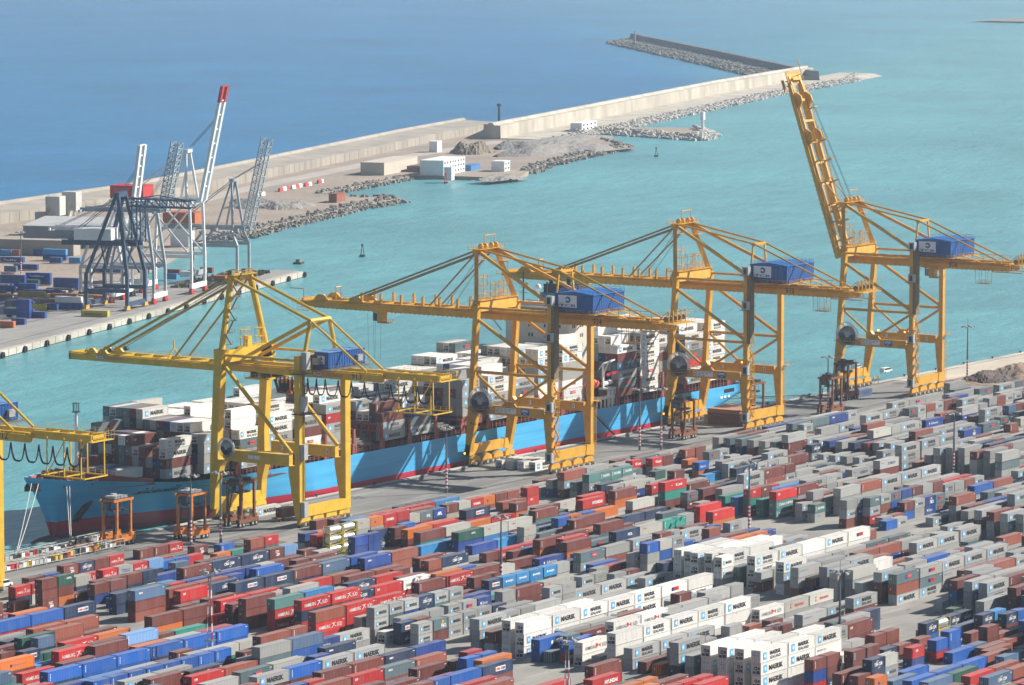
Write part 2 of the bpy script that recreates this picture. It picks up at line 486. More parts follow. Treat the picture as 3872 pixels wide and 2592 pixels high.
def rocks(name, line, width, z0, z1, m, seed, size=2.2, dens=1.0, **kw):
    """irregular armour stones scattered down a bank"""
    rr = random.Random(seed); mb = MB()
    for (a, b), (c, d) in zip(line[:-1], line[1:]):
        A = Vector((a, b)); B = Vector((c, d)); L_ = (B - A).length; nn = Vector(((B - A).y, -(B - A).x)).normalized()
        for i in range(int(L_ * width / (size * size) * dens)):
            t_ = rr.random(); u_ = rr.random(); p = A.lerp(B, t_) + nn * (u_ - 0.5) * width
            z = z1 + (z0 - z1) * u_ if z0 != z1 else z0
            s1 = size * rr.uniform(.45, 1.15)
            an = rr.random() * 3.14; ca, sa = math.cos(an), math.sin(an)
            v = []
            for (x_, y_, z_) in ((-1, -1, -1), (1, -1, -1), (1, 1, -1), (-1, 1, -1), (-.7, -.7, 1), (.7, -.7, .8), (.7, .7, 1.1), (-.7, .7, .7)):
                x_ *= s1 * .5 * rr.uniform(.7, 1.2); y_ *= s1 * .5 * rr.uniform(.7, 1.2)
                v.append((p.x + x_ * ca - y_ * sa, p.y + x_ * sa + y_ * ca, z + z_ * s1 * .4))
            mb.add(v, [(4, 5, 6, 7), (0, 1, 5, 4), (1, 2, 6, 5), (2, 3, 7, 6), (3, 0, 4, 7)])
    return mb.build(name, m, **kw)
rocks('rock_armour', shore[:6], 14, WZ, 0.6, M_ROCK, 3, 2.6, kind='stuff', label='grey rock armour along the shore of the far spit', cat='rocks')
rocks('rock_armour', shore[6:12], 8, WZ, 0.4, M_ROCK, 4, 2.6, kind='stuff', label='grey rocks lining the small inlet beside the dock', cat='rocks')
rocks('rock_armour', [shore[-1]] + tail[:4], 12, WZ, 0.4, M_ROCK, 5, 3.0, kind='stuff', label='grey rocks around the point of the gravel land', cat='rocks')
rocks('rock_armour', tail[4:9], 14, WZ, 1.8, M_ROCKW, 6, 3.0, 1.6, kind='stuff', label='pale rocks of the short mole beside the light', cat='rocks')

def wallrun(name, line, prof, m, parent=None, **kw):
    """profile [(offset outward, z)...] carried along a polyline"""
    mb = MB(); rings = []
    P = [Vector(p) for p in line]
    for i, p in enumerate(P):
        a = P[max(0, i - 1)]; b = P[min(len(P) - 1, i + 1)]; d = (b - a).normalized(); nn = Vector((-d.y, d.x))
        rings.append([(p.x + nn.x * o, p.y + nn.y * o, z) for o, z in prof])
    mb.loft(rings, caps=True)
    return mb.build(name, m, parent, **kw)
# old sea wall: concrete wall with wide crest and rock slope behind
o2 = outer[::-1]
line = [tuple(far)] + [tuple(p) for p in o2]
sw = empty('sea_wall', (0, 0, 0), label='long weathered concrete sea wall behind the reclaimed land', cat='sea wall')
wallrun('wall', line, [(0, -3), (0, 5.2), (1.5, 5.4), (14, 5.6), (26, 6.4), (27, 8.0), (29, 8.0), (30, 4), (52, -6), (52, -9)], M_WALL, sw)
mb = MB()
for (a, b), (c, d) in zip(line[:-1], line[1:]):
    A = Vector((a, b)); B = Vector((c, d)); L_ = (B - A).length; dd = (B - A).normalized(); nn = Vector((-dd.y, dd.x))
    i = 0
    while i < L_:
        p = A + dd * i + nn * 0.1
        mb.box(p.x - .25, p.y - .25, -0.3, p.x + .25, p.y + .25, 5.3); i += 11
mb.build('buttress', M_WALL, sw)
# pale new breakwater carried on to the harbour mouth
wl = pl([(1145, 318), (1400, 266), (1650, 215), (1860, 178)], z=0)
nb = empty('breakwater', (0, 0, 0), label='long pale new breakwater wall running out to the harbour mouth', cat='breakwater')
wallrun('wall', wl, [(0, -3), (0, 1.0), (0.2, 9.5), (5, 9.8), (6, 11.5), (9, 11.5), (14, 6), (46, -8), (46, -9)], M_WALLW, nb)
wallrun('shelf', [tuple(Vector(wl[0]) )] + wl[1:] + [tuple(Vector(wl[-1]) + (Vector(wl[-1]) - Vector(wl[-2])).normalized() * 110)], [(0, -3), (0, 0.4), (-16, 0.2), (-34, -0.2), (-52, -5), (-52, -9)][::-1], M_WALLW, nb)
rk = [tuple(Vector(p) + Vector((0.28, -0.96)) * 40) for p in wl] + [tuple(Vector(wl[-1]) + Vector((0.96, 0.28)) * 112 + Vector((0.28, -0.96)) * 22)]
rocks('rock_armour', rk, 15, WZ, 0.1, M_ROCKW, 9, 2.8, 1.0, kind='stuff', label='pale rock armour along the foot of the new breakwater', cat='rocks')
# outer breakwater seen against the light
ob = pl([(1442, 77), (1620, 113), (1858, 163)], z=9)
oo = empty('breakwater', (0, 0, 0), label='distant grey breakwater with its wall angled across the open sea', cat='breakwater')
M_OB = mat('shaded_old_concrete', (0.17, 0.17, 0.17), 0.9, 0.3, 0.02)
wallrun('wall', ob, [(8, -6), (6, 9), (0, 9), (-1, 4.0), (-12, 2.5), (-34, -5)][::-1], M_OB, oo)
rk = [tuple(Vector(p) + (Vector(ob[0]) - Vector(ob[-1])).normalized().yx * Vector((1, -1)) * (-20)) for p in ob]
rocks('rock_armour', rk, 26, -2.0, 2.0, M_ROCK, 10, 4.5, 1.0, kind='stuff', label='rock armour along the near side of the distant breakwater', cat='rocks')
mb = MB()
p = at(1452 * 1.6533, 80 * 1.6533, 12)
mb.tube((p.x, p.y, 0), (p.x, p.y, 15), 1.4, 10, 1.0)
mb.tube((p.x, p.y, 15), (p.x, p.y, 17), .8, 10)
mb.build('light_beacon', MT['grey'], None, label='small light tower on the end of the distant breakwater', cat='light beacon')
# headland glimpsed at the top right
mb = mound('m', 5450, 2560, 260, 120, 26, None, 3); struct('headland', mb, M_ROCK)

# heaps, sheds and clutter on the spit
def heap(px, py, rx, ry, h, m, seed, label, k=1.6533, o=(0, 0)):
    c = at(o[0] + px * k, o[1] + py * k, 0)
    mb = mound('x', c.x, c.y, rx, ry, h, None, seed, 20)
    mb.build('gravel_heap', m, None, label=label, cat='gravel heap', group='heaps on the reclaimed land')
M_H1 = mat('gravel_grey', (0.27, 0.25, 0.23), 0.95, 0.3, 0.3, bump=.8, bscale=.8)
M_H2 = mat('gravel_dark', (0.17, 0.165, 0.16), 0.95, 0.3, 0.3, bump=.8, bscale=.8)
heap(655, 474, 21, 13, 3.6, M_H1, 2, 'large smooth grey gravel heap on the spit beside the cranes')
heap(570, 463, 17, 11, 2.6, M_H2, 3, 'dark low gravel heap on the spit nearest the grey crane')
heap(560, 474, 14, 9, 2.2, M_H2, 7, 'small dark rubble heap in front of the low gravel heap')
heap(1275, 345, 66, 26, 7, M_H1, 4, 'very long grey gravel heap near the gravel point')
heap(1175, 338, 24, 14, 5, M_H2, 5, 'dark gravel heap just left of the very long one')
heap(1200, 353, 32, 12, 4.5, M_H2, 6, 'flat dark gravel heap in front beside the white hut')
heap(1080, 350, 20, 14, 8, mat('scrap', (0.25, 0.20, 0.15), .9, .5, .4, bump=1, bscale=.7), 9, 'tall brown heap of scrap beside the sea wall')
heap(1145, 408, 24, 9, 2.6, M_H1, 12, 'low rubble heap on the dock in front of the offices')
heap(1290, 322, 60, 12, 3, M_H1, 14, 'low pale gravel ridge behind the very long heap')
def building(c, sx, sy, h, m, label, rz=0.28, roof=None, win=0, cat='building', name='building', gable=0.0, ends=None):
    e = empty(name, (c.x, c.y, 0), rz, label, cat)
    mb = MB(); mb.box(-sx / 2, -sy / 2, -1, sx / 2, sy / 2, h); mb.build('wall', m, e)
    mb = MB()
    if gable:
        mb.prism([(-sy / 2 - .3, h + .02), (sy / 2 + .3, h + .02), (sy / 2 + .3, h + .3), (0, h + gable), (-sy / 2 - .3, h + .3)], 'x', -sx / 2 - .3, sx / 2 + .3)
    else:
        mb.box(-sx / 2 - .15, -sy / 2 - .15, h + .01, sx / 2 + .15, sy / 2 + .15, h + .35)
    mb.build('roof', roof or m, e)
    if win:
        for fl in range(max(1, int(h / 3))):
            for i in range(win):
                x0 = -sx / 2 + (i + .3) * sx / win
                w_ = MB(); w_.box(x0, -sy / 2 - .06, fl * 3 + 1.0, x0 + sx / win * .42, -sy / 2 + .1, fl * 3 + 2.3); w_.build('window', MT['glass'], e)
    return e
C6k = dict(k=.896, o=(800, 450))
def c6(a, b): return at(800 + a * .896, 450 + b * .896, 0)
building(c6(750, 222), 66, 16, 7.5, mat('beige_wall', (.52, .46, .38), .8, .1, .1), 'long low beige flat shed on the reclaimed land', cat='shed', name='shed')
building(c6(975, 228), 44, 16, 9, MT['white'], 'white two storey office block behind the small dock', win=8)
building(c6(1220, 218), 12, 9, 6, MT['white'], 'small white hut at the right end of the dock', win=2, cat='hut', name='hut')
building(c6(1003, 252), 6, 5, 7, MT['white'], 'tiny white cabin standing at the dock edge', cat='hut', name='hut')
building(c6(945, 138), 10, 6, 7, MT['white'], 'white lorry sized cabin beside the weathered sea wall', cat='hut', name='hut')
building(c6(1093, 214), 20, 7, 3, mat('blue_shed', (.05, .18, .42), .6), 'small blue cabin right of the white offices', cat='hut', name='hut')
building(c6(880, 218), 24, 10, 3.2, mat('brown_shed', (.16, .10, .07), .8), 'low brown store between beige shed and offices', cat='shed', name='shed')
building(at(1335 * 1.6533, 298 * 1.6533), 40, 9, 6, MT['white'], 'row of white huts at the root of the short mole', win=4, cat='hut', name='hut')
building(c6(530, 348), 15, 5, 4.6, mat('red_box', (.30, .10, .06), .7, .3, .3), 'red brown cabin alone near the tip of the spit', cat='hut', name='hut')
# parapet end of old wall (white blocks)
building(c6(1172, 72), 12, 5, 8.5, M_WALLW, 'white concrete block where the old wall meets the new breakwater', cat='block', name='wall_block')
mb = MB(); p = c6(1213, 30); mb.tube((p.x, p.y, 0), (p.x, p.y, 15), 1, 8, .8); mb.box(p.x - 1.2, p.y - 1.2, 15, p.x + 1.2, p.y + 1.2, 17)
mb.build('light_beacon', MT['dark'], None, label='dark beacon tower at the junction of the two sea walls', cat='light beacon')
# red and white road barriers
for i, (a, b) in enumerate([(200, 324), (208, 323), (215, 322), (292, 304), (306, 300), (318, 297), (345, 293), (360, 290), (372, 287), (400, 283), (412, 280), (455, 270), (462, 268)]):
    p = c6(a, b); mb = MB(); mb.prism([(-.8, -.3), (.8, -.3), (.4, 1.9), (-.4, 1.9)], 'x', -3.2, 3.2)
    o = mb.build('road_barrier', MT['red'] if i % 2 else MT['white'], None, loc=(p.x, p.y, 0), label='%s road barrier on the spit road, %s from the cranes' % (('red' if i % 2 else 'white'), ['first', 'second', 'third', 'fourth', 'fifth', 'sixth', 'seventh', 'eighth', 'ninth', 'tenth', 'eleventh', 'twelfth', 'last'][i]), cat='barrier', group='red and white barriers on the spit road')
    o.rotation_euler.z = .3
# service road along the old wall
wallrun('service_road', pl([(0, 560), (330, 490), (560, 432), (900, 362), (1150, 322)], z=0), [(-7, -1), (-7, -0.25), (7, -0.25), (7, -1)][::-1], M_ROAD, kind='structure')
# barges, buoys, boats
def buoy(px, py, label, red=False):
    p = at(px * 1.6533, py * 1.6533, WZ); e = empty('buoy', (p.x, p.y, WZ), 0, label, 'buoy')
    m = MT['red'] if red else mat('buoy_green', (.01, .05, .035), .5)
    mb = MB(); mb.tube((0, 0, -.3), (0, 0, 1.1), 1.7, 12, 1.5); mb.build('float', m, e)
    mb = MB()
    for a in range(4):
        t_ = a * math.pi / 2; mb.beam((1.1 * math.cos(t_), 1.1 * math.sin(t_), 1.1), (.25 * math.cos(t_), .25 * math.sin(t_), 6), .14, .14)
    mb.box(-.4, -.4, 5.2, .4, .4, 6.6); mb.build('mast', m, e)
buoy(829, 588, 'small dark green buoy alone in the harbour above crane 913')
buoy(1501, 359, 'dark buoy off the gravel point near the mole')
buoy(1020, 420, 'red buoy moored at the small dock', True)
def barge(px, py, l, w_, label):
    p = at(px * 1.6533, py * 1.6533, WZ); e = empty('barge', (p.x, p.y, WZ), .3, label, 'barge')
    mb = MB(); mb.prism([(-l / 2, .9), (-l / 2 + 1, -.5), (l / 2 - 1, -.5), (l / 2, .9)], 'y', -w_ / 2, w_ / 2); mb.build('hull', MT['dark'], e)
    mb = MB(); mb.box(-l / 4, -w_ / 4, .9, -l / 4 + 3, w_ / 4, 2.4); mb.box(l / 5, -.8, .9, l / 5 + 2, .8, 2.0); mb.build('deckhouse', M_ROCK, e)
barge(683, 604, 6, 4, 'little square raft floating off the far quay tip')
barge(870, 453, 30, 9, 'low flat barge moored in the inlet of the spit')
barge(925, 410, 18, 8, 'small dark barge alongside the dock wall')
def boat(px, py, l, label):
    p = at(px * 1.6533, py * 1.6533, WZ); e = empty('boat', (p.x, p.y, WZ), .3, label, 'boat')
    mb = MB(); mb.prism([(-l / 2, -1.5), (l / 2 - 3, -1.5), (l / 2, 0), (l / 2 - 4, 1.5), (-l / 2, 1.5)], 'z', -.3, 1.8); mb.build('hull', MT['white'], e)
    mb = MB(); mb.box(-l / 5, -1.2, 1.8, l / 8, 1.2, 4.2); mb.build('cabin', MT['white'], e)
boat(1478, 311, 16, 'white boat moored under the short mole, left of a pair')
boat(1490, 311, 12, 'white boat moored under the short mole, right of a pair')
mb = MB(); p = at(1607 * 1.6533, 305 * 1.6533, 0); mb.tube((p.x, p.y, 0), (p.x, p.y, 13), 1.3, 8, 1.0); mb.box(p.x - 1.4, p.y - 1.4, 10, p.x + 1.4, p.y + 1.4, 16)
mb.build('light_beacon', [MT['white']], None, label='small light on the head of the short mole', cat='light beacon')
# ================================================================ quay cranes
XM = Vector((0, -1, 0)); ZM = Vector((0, 0, 1))      # lettering axes on faces that look towards -X
def bogies(par, x0, x1, y, m, mk):
    """four wheel trucks hung under a sill beam"""
    n = 4; L_ = (x1 - x0) / n
    for i in range(n):
        a = x0 + i * L_ + .3; b = a + L_ - .6; c = (a + b) / 2
        e = MB()
        e.prism([(a + .6, 2.7), (c - .5, 3.4), (c + .5, 3.4), (b - .6, 2.7), (b - .2, 1.5), (a + .2, 1.5)], 'y', y - .55, y + .55, 0)
        for xx in (a + L_ * .22, b - L_ * .22):
            e.prism([(xx - 1.25, .7), (xx - .9, 1.6), (xx + .9, 1.6), (xx + 1.25, .7)], 'y', y - .45, y + .45, 0)
            e.tube((xx - .1, y - 1.9, 1.0), (xx - .1, y - .5, 1.0), .55, 10, m=2)
        bg_ = e.build('bogie', [m, MT['dark'], MT['wheel']], par)
        for xx in (a + .7, a + L_ * .22 + .9, b - L_ * .22 - .9, b - .7):
            w_ = MB(); w_.tube((xx, y - .3, .42), (xx, y + .3, .42), .42, 12); w_.build('wheel', MT['dark'], bg_)

def stair_tower(par, x, y, z0, z1, m, mg, hw=1.2):
    s_ = MB()
    z = z0; k = 0
    while z < z1 - 3:
        s_.box(x - hw, y - .7, z, x + hw, y + .9, z + .08)
        a, b = ((x - hw, x + hw) if k % 2 else (x + hw, x - hw))
        s_.beam((a, y - .4, z), (b, y - .4, z + 3.2), .5, .1)
        s_.beam((a, y - .7, z + 1), (b, y - .7, z + 4.2), .06, .06)
        s_.rail((x - hw, y - .7, z), (x + hw, y - .7, z), 1.1, 1.2)
        z += 3.2; k += 1
    for xx in (x - hw, x + hw): s_.beam((xx, y - .7, z0), (xx, y - .7, z1), .09, .09)
    s_.build('stairway', mg, par)

def reel(par, x, y, z, r, big=True):
    mb = MB()
    mb.tube((x - .55, y, z), (x - .35, y, z), r * .72, 28, m=1)
    mb.tube((x - .25, y, z), (x - .05, y, z), r * .72, 28, m=1)
    mb.tube((x - .8, y, z), (x - .3, y, z), r * .2, 12, m=2)
    N = 36
    for i in range(N):
        a = 2 * math.pi * i / N
        c, s_ = math.cos(a), math.sin(a)
        mb.beam((x - .6, y + c * r * .2, z + s_ * r * .2), (x - .6, y + c * r, z + s_ * r), .10, .16, 2 if (0.2 < a < 3.0) else 1)
        a2 = 2 * math.pi * (i + 1) / N
        mb.beam((x - .6, y + c * r, z + s_ * r), (x - .6, y + math.cos(a2) * r, z + math.sin(a2) * r), .14, .14, 2)
    for i in range(26):
        a = -.35 + i * 3.9 / 26; c, s_ = math.cos(a), math.sin(a)
        mb.beam((x - .75, y + c * r * .78, z + s_ * r * .78), (x - .75, y + c * r * 1.0, z + s_ * r * 1.0), .12, .36, 3)
    mb.build('cable_reel', [MT['yellow'], mat('reel_drum', (.03, .05, .09), .5), MT['galv'], MT['white']], par)

def tcb_sign(par, x, y0, y1, z0, z1):
    """white board with the blue wave disc and the letters TCB"""
    mb = MB(); h = z1 - z0; wd = y0 - y1
    mb.box(x - .08, y1, z0, x, y0, z1, 0)
    xx = x - .10; cy = (y0 + y1) / 2 - wd * .02; cz = z0 + h * .63; r = h * .27
    o = Vector((xx, cy, cz))
    mb.flat([(r * math.cos(a), r * math.sin(a)) for a in [2 * math.pi * i / 28 for i in range(28)]], o, XM, ZM, 1)
    o2 = Vector((xx - .02, cy, cz))
    mb.flat([(-r * 1.25, -r * .15), (-r * .2, r * .45), (r * .15, r * .1), (r * .55, r * .2), (r * .1, -r * .45), (-r * .3, -r * .15), (-r * 1.25, -r * .55)], o2, XM, ZM, 0)
    mb.text('TCB', (xx, y0 - wd * .06, z0 + h * .05), XM, ZM, h * .22, 1, width=wd * .88, bold=.03)
    mb.build('sign', [MT['white2'], MT['tcbblue']], par)

def zpmc(cx, num, label, raised=False):
    Y = MT['yellow']; G = MT['grate']
    root = empty('ship_to_shore_crane', (cx, 0, 0), 0, label, 'crane', 'yellow quay cranes beside the ship')
    X = 11.4; tw = .9
    def leg(sx, land):
        mb = MB(); x0, x1 = sx * X - tw, sx * X + tw
        if land:
            yc = RL + .2
            mb.prism([(yc - .8, 3.4), (yc + .7, 3.4), (yc + 2.2, 17), (yc + 2.2, 18), (yc + .8, 20.2), (yc + .8, 53.6), (yc - .8, 53.6)], 'x', x0, x1)
        else:
            a = RW
            mb.prism([(a + 3.1, 3.4), (a + 1.4, 3.4), (a - 1.6, 17), (a - 1.6, 18), (a + .1, 20.2), (a - 2.0, 51.2), (a - .3, 51.2), (a + 1.9, 18)], 'x', x0, x1)
        mb.build('leg', Y, root)
    for sx in (-1, 1):
        leg(sx, True); leg(sx, False)
        mb = MB(); x = sx * X
        mb.box(x - .6, RL + 2.35, 17.2, x + .6, RW - 1.55, 20.1)
        if sx < 0:
            mb.rail((x - .7, RL + 3, 20.1), (x - .7, RW - 8, 20.1))
        mb.rail((x + .6, RL + 3, 20.1), (x + .6, RW - 3, 20.1))
        pb = mb.build('portal_beam', Y, root)
        if sx < 0:
            t = MB(); t.box(x - .72, RW - 16.2, 17.9, x - .62, RW - 8.4, 19.6, 0)
            for k in range(3):
                for j in range(5 - k): t.box(x - .75, RW - 9.9 - j * 1.4 + .9, 19.15 - k * .5, x - .73, RW - 9.9 - j * 1.4 + .9 - 1.1, 19.35 - k * .5, 1)
            t.build('notice_board', [MT['white2'], MT['grey']], pb)
            t = MB(); t.box(x - .72, RW - 21.2, 17.8, x - .62, RW - 18.1, 19.7, 0)
            t.text('ZPMC', (x - .76, RW - 18.3, 18.7), XM, ZM, .8, 1, width=2.6, bold=.04)
            t.text('2006', (x - .76, RW - 19.0, 18.05), XM, ZM, .42, 1, width=1.3)
            t.build('maker_plate', [MT['tcbblue'], MT['white2']], pb)
        else:
            for yy, ch in ((RW - 6.5, '1'), (RW - 15, '3'), (RW - 23, '5')):
                t = MB(); t.box(x - .68, yy - .45, 18, x - .62, yy + .45, 19.4, 0); t.text(ch, (x - .72, yy + .28, 18.2), XM, ZM, 1.0, 1, bold=.02); t.build('number_plate', [MT['white2'], MT['black']], pb)
        mb = MB()
        mb.tube((x, RW - 1, 30.3), (x, RL + .8, 30.3), .5, 8)
        mb.tube((x, RW - 1.6, 46.8), (x, RL + 1, 31.2), .62, 8)
        mb.tube((x, RW - 1, 29.6), (x, RW - 13.2, 20.4), .45, 8)
        mb.tube((x, RL + 1, 29.6), (x, RW - 13.4, 20.4), .45, 8)
        mb.prism([(RW - 10.5, 20.1), (RW - 16.2, 20.1), (RW - 14.6, 21.6), (RW - 12.2, 21.6)], 'x', x - .3, x + .3)
        mb.tube((x, RW - 1, 50.6), (x, RL + .5, 50.6), .4, 8)
        mb.build('bracing', Y, root)
    for y, nm in ((RL, 0), (RW + 2.0, 1)):
        mb = MB()
        mb.box(-X + .9, y - .7, 3.8, X - .9, y + .7, 6.75)
        mb.prism([(-X - .9, 3.4), (-X - .9, 6.9), (-X + 3.5, 6.9), (-X + 4.0, 4.2), (-X + 3.5, 3.7)], 'y', y - .85, y + .85)
        mb.prism([(X + .9, 3.4), (X + .9, 6.9), (X - 3.5, 6.9), (X - 4.0, 4.2), (X - 3.5, 3.7)], 'y', y - .85, y + .85)
        mb.build('sill_beam', Y, root)
    bogies(root, -X - 1.6, X + 1.6, RL, Y, 0)
    bogies(root, -X - 1.6, X + 1.6, RW + 1.0, Y, 0)
    for y in (RW - .6, RL + .3):
        mb = MB(); mb.box(-X, y - .6, 49.6, X, y + .6, 51.6); mb.build('cross_beam', Y, root)
    GX = 3.6
    for sx in (-1, 1):
        mb = MB(); x = sx * GX
        mb.box(x - .55, 668, 46.4, x + .55, 736.5, 49.2)
        yy = 669.0
        while yy < 736: mb.box(x - .75, yy, 46.25, x + .75, yy + .35, 46.4); yy += 1.8
        o_ = sx * .9
        mb.box(x + o_ - .5, 668, 48.2, x + o_ + .5, 735, 48.3)
        mb.rail((x + o_ * 1.5, 668, 48.3), (x + o_ * 1.5, 735, 48.3), 1.1, 2.2)
        g = mb.build('girder', Y, root)
        if sx < 0:
            t = MB(); t.text(num, (x - .6, 692.2, 46.9), XM, ZM, 1.9, 0, width=3.3, bold=.01)
            t.build('number', MT['black'], g)
    mb = MB(); yy = 669.5
    while yy < 735: mb.box(-GX + .5, yy, 48.2, GX - .5, yy + .7, 49.0); yy += 7.6
    for yy in (690, 712, 724): mb.box(-GX, yy, 49.2, GX, yy + 2.2, 49.35)
    mb.build('girder_tie', Y, root)
    # boom
    piv = Vector((0, 737.2, 47.8))
    b = MB(); bw = MB()
    for sx in (-1, 1):
        x = sx * GX
        b.prism([(.2, -1.4), (.2, 1.3), (58, 1.2), (66, .7), (69.5, .2), (69.5, -.8), (60, -1.5)], 'x', x - .5, x + .5)
        yy = 1.0
        while yy < 68: b.box(x - .7, yy, -1.62, x + .7, yy + .3, -1.42); yy += 1.8
        b.rail((x + sx * 1.3, 1, .6), (x + sx * 1.3, 66, .6), 1.1, 2.4)
        b.box(x + sx * .5, 1, .5, x + sx * 1.4, 66, .6)
        for yy in (6, 13, 19.5, 28, 36, 43.5):
            b.box(x - .35, yy, 1.3, x - .05, yy + .6, 4.2); b.box(x + .15, yy, 1.3, x + .45, yy + .6, 4.4)
    yy = 3.5
    while yy < 68: b.box(-GX + .5, yy, .3, GX - .5, yy + .8, 1.2); yy += 8
    b.box(-GX - 1.5, 66.5, -.2, GX + 1.5, 71.0, 0.0)
    b.rail((-GX - 1.5, 71, 0), (GX + 1.5, 71, 0)); b.rail((-GX - 1.5, 66.5, 0), (-GX - 1.5, 71, 0)); b.rail((GX + 1.5, 66.5, 0), (GX + 1.5, 71, 0))
    b.box(-GX - 1.8, 64, -2.6, -GX, 68.5, -2.5); b.rail((-GX - 1.8, 64, -2.5), (-GX - 1.8, 68.5, -2.5))
    for yy in (46, 60):
        b.prism([(yy - 3, 1.2), (yy + 3, 1.2), (yy + 1, 2.9), (yy - 1, 2.9)], 'x', -GX - .4, -GX + .4); b.prism([(yy - 3, 1.2), (yy + 3, 1.2), (yy + 1, 2.9), (yy - 1, 2.9)], 'x', GX - .4, GX + .4)
    b.tube((-1, 69, 0), (-1, 69, 4), .15, 6); b.tube((-1, 69, 4), (-1, 74.5, 4), .15, 6)
    b.tube((-1, 56, 1), (-1, 56, 5.2), .18, 6); b.tube((1.8, 56, 1), (1.8, 56, 5.2), .18, 6); b.tube((-1, 56, 5.2), (1.8, 56, 5.2), .18, 6)
    bo = b.build('boom', Y, root, loc=piv)
    ang = R(71.5) if raised else 0.0
    bo.rotation_euler = (ang, 0, 0)
    def bp_(x, y, z):   # point on the boom in crane space
        c, s_ = math.cos(ang), math.sin(ang)
        return (x, piv.y + y * c - z * s_, piv.z + y * s_ + z * c)
    # mast and stays
    AY, AZ = RW + 3.0, 68.0
    mb = MB()
    for sx in (-1, 1):
        mb.beam((sx * X, RW - .8, 51.2), (sx * 5.6, AY, 67.5), 1.3, 1.3)
    mb.box(-6.6, AY - .9, 66.9, 6.6, AY + .9, 68.4)
    mb.box(-7.2, AY - 2.2, 68.4, 7.2, AY + 2.2, 68.55)
    for yy in (AY - 2.2, AY + 2.2): mb.rail((-7.2, yy, 68.5), (7.2, yy, 68.5))
    for xx in (-7.2, 7.2): mb.rail((xx, AY - 2.2, 68.5), (xx, AY + 2.2, 68.5))
    for xx in (-4, -1.5, 2, 4.5): mb.tube((xx - .3, AY - .6, 69.3), (xx + .3, AY - .6, 69.3), .9, 10)
    mb.beam((-1, AY, 68.5), (-1, AY, 72.6), .2, .2); mb.beam((5, AY, 68.5), (5, AY, 72.6), .2, .2); mb.beam((-1, AY, 72.6), (5, AY, 72.6), .25, .25)
    mb.box(-7.5, AY - 2.5, 65.2, -3.5, AY + .5, 65.3); mb.rail((-7.5, AY - 2.5, 65.3), (-3.5, AY - 2.5, 65.3))
    mb.box(3.5, AY - 3, 64.2, 8.5, AY, 64.3); mb.rail((3.5, AY - 3, 64.3), (8.5, AY - 3, 64.3))
    mb.build('mast', Y, root)
    mb = MB()
    for sx in (-1, 1):
        mb.beam((sx * 5.2, AY - .8, 67.6), (sx * X, RL + .6, 53.2), .75, 1.0)
        mb.tube((sx * 4.2, AY - .8, 68.2), (sx * 3.6, RL + 2.4, 62.9), .33, 8)
        mb.tube((sx * 3.6, RL + 2.2, 62.9), (sx * 3.6, 671.5, 49.4), .33, 8)
        mb.beam((sx * 6.0, RL + 2.3, 49.3), (sx * 3.7, RL + 2.3, 62.6), .5, .6)
    mb.box(-3.9, RL + 1.5, 62.4, 3.9, RL + 3.2, 63.1)
    mb.build('backstay', Y, root)
    mb = MB()
    for sx in (-1, 1):
        if raised:
            mb.tube((sx * 3.6, AY + .6, 67.6), bp_(sx * 3.3, 17, 1.2), .28, 6)
            mb.tube((sx * 3.3, AY + 1.2, 67.2), bp_(sx * 3.0, 30, 1.6), .2, 6)
            mb.tube(bp_(sx * 3.3, 17, 1.6), bp_(sx * 3.0, 48, 3.6), .22, 6)
            for dx in (0, .5, 1.0): mb.tube((sx * 2 + dx, AY + .6, 68.6), bp_(sx * 2 + dx, 60, 3.0), .05, 4, m=1)
        else:
            mb.tube((sx * 4.4, AY + .8, 68.0), (sx * 3.6, piv.y + 48.8, 49.6), .34, 6)
            mb.tube((sx * 4.4, AY + .8, 67.3), (sx * 3.6, piv.y + 17.2, 49.3), .27, 6)
            for dx in (0, .6, 1.2):
                mb.tube((sx * 2.2 + dx, AY + .8, 67.4), (sx * 2.2 + dx, piv.y + 46, 50.2), .05, 4, m=1)
            for dx in (0, .7): mb.tube((sx * 2.2 + dx, AY + .8, 66.8), (sx * 2.2 + dx, piv.y + 12, 49.4), .05, 4, m=1)
    mb.build('forestay', [mat('stay_brown', (.36, .24, .10), .6) if not raised else Y, MT['rope']], root)
    # gable frames and access towers between mast foot and girder
    mb = MB()
    mb.prism([(RW - 2, 49.3), (RW + 2.5, 49.3), (RW + 1, 52.6), (RW - 1.5, 52.6)], 'x', -X + 1, X - 1)
    mb.box(-X, RW - 2, 52.6, X, RW + 2.4, 52.75); mb.rail((-X, RW - 2, 52.7), (X, RW - 2, 52.7)); mb.rail((-X, RW + 2.4, 52.7), (X, RW + 2.4, 52.7))
    for xc in (-6.5, 0.5, 5.0):
        for dx in (-1.1, 1.1):
            for dy in (-1, 1): mb.beam((xc + dx, RW + dy, 52.7), (xc + dx, RW + dy, 58 + (3 if xc < -3 else 0)), .14, .14)
        z = 54.5
        while z < 58.5 + (3 if xc < -3 else 0):
            mb.box(xc - 1.3, RW - 1.2, z, xc + 1.3, RW + 1.2, z + .1); mb.rail((xc - 1.3, RW - 1.2, z + .1), (xc + 1.3, RW - 1.2, z + .1), 1.0, 1.2); z += 2.6
    mb.build('access_tower', Y, root)
    # machinery house
    h = empty('machinery_house', (0, 0, 0)); h.parent = root
    hx0, hx1, hy0, hy1, hz0, hz1 = -9.0, 9.2, 689.0, 703.0, 50.7, 56.9
    mb = MB(); mb.box(hx0, hy0, hz0, hx1, hy1, hz1 - .5)
    i = hx0 + 1.0
    while i < hx1: mb.box(i, hy0 - .06, hz0, i + .12, hy0, hz1 - .5); i += 1.3
    i = hy0 + 1.0
    while i < hy1: mb.box(hx0 - .05, i, hz0, hx0, i + .12, hz1 - .5); i += 1.3
    mb.build('wall', MT['blue'], h)
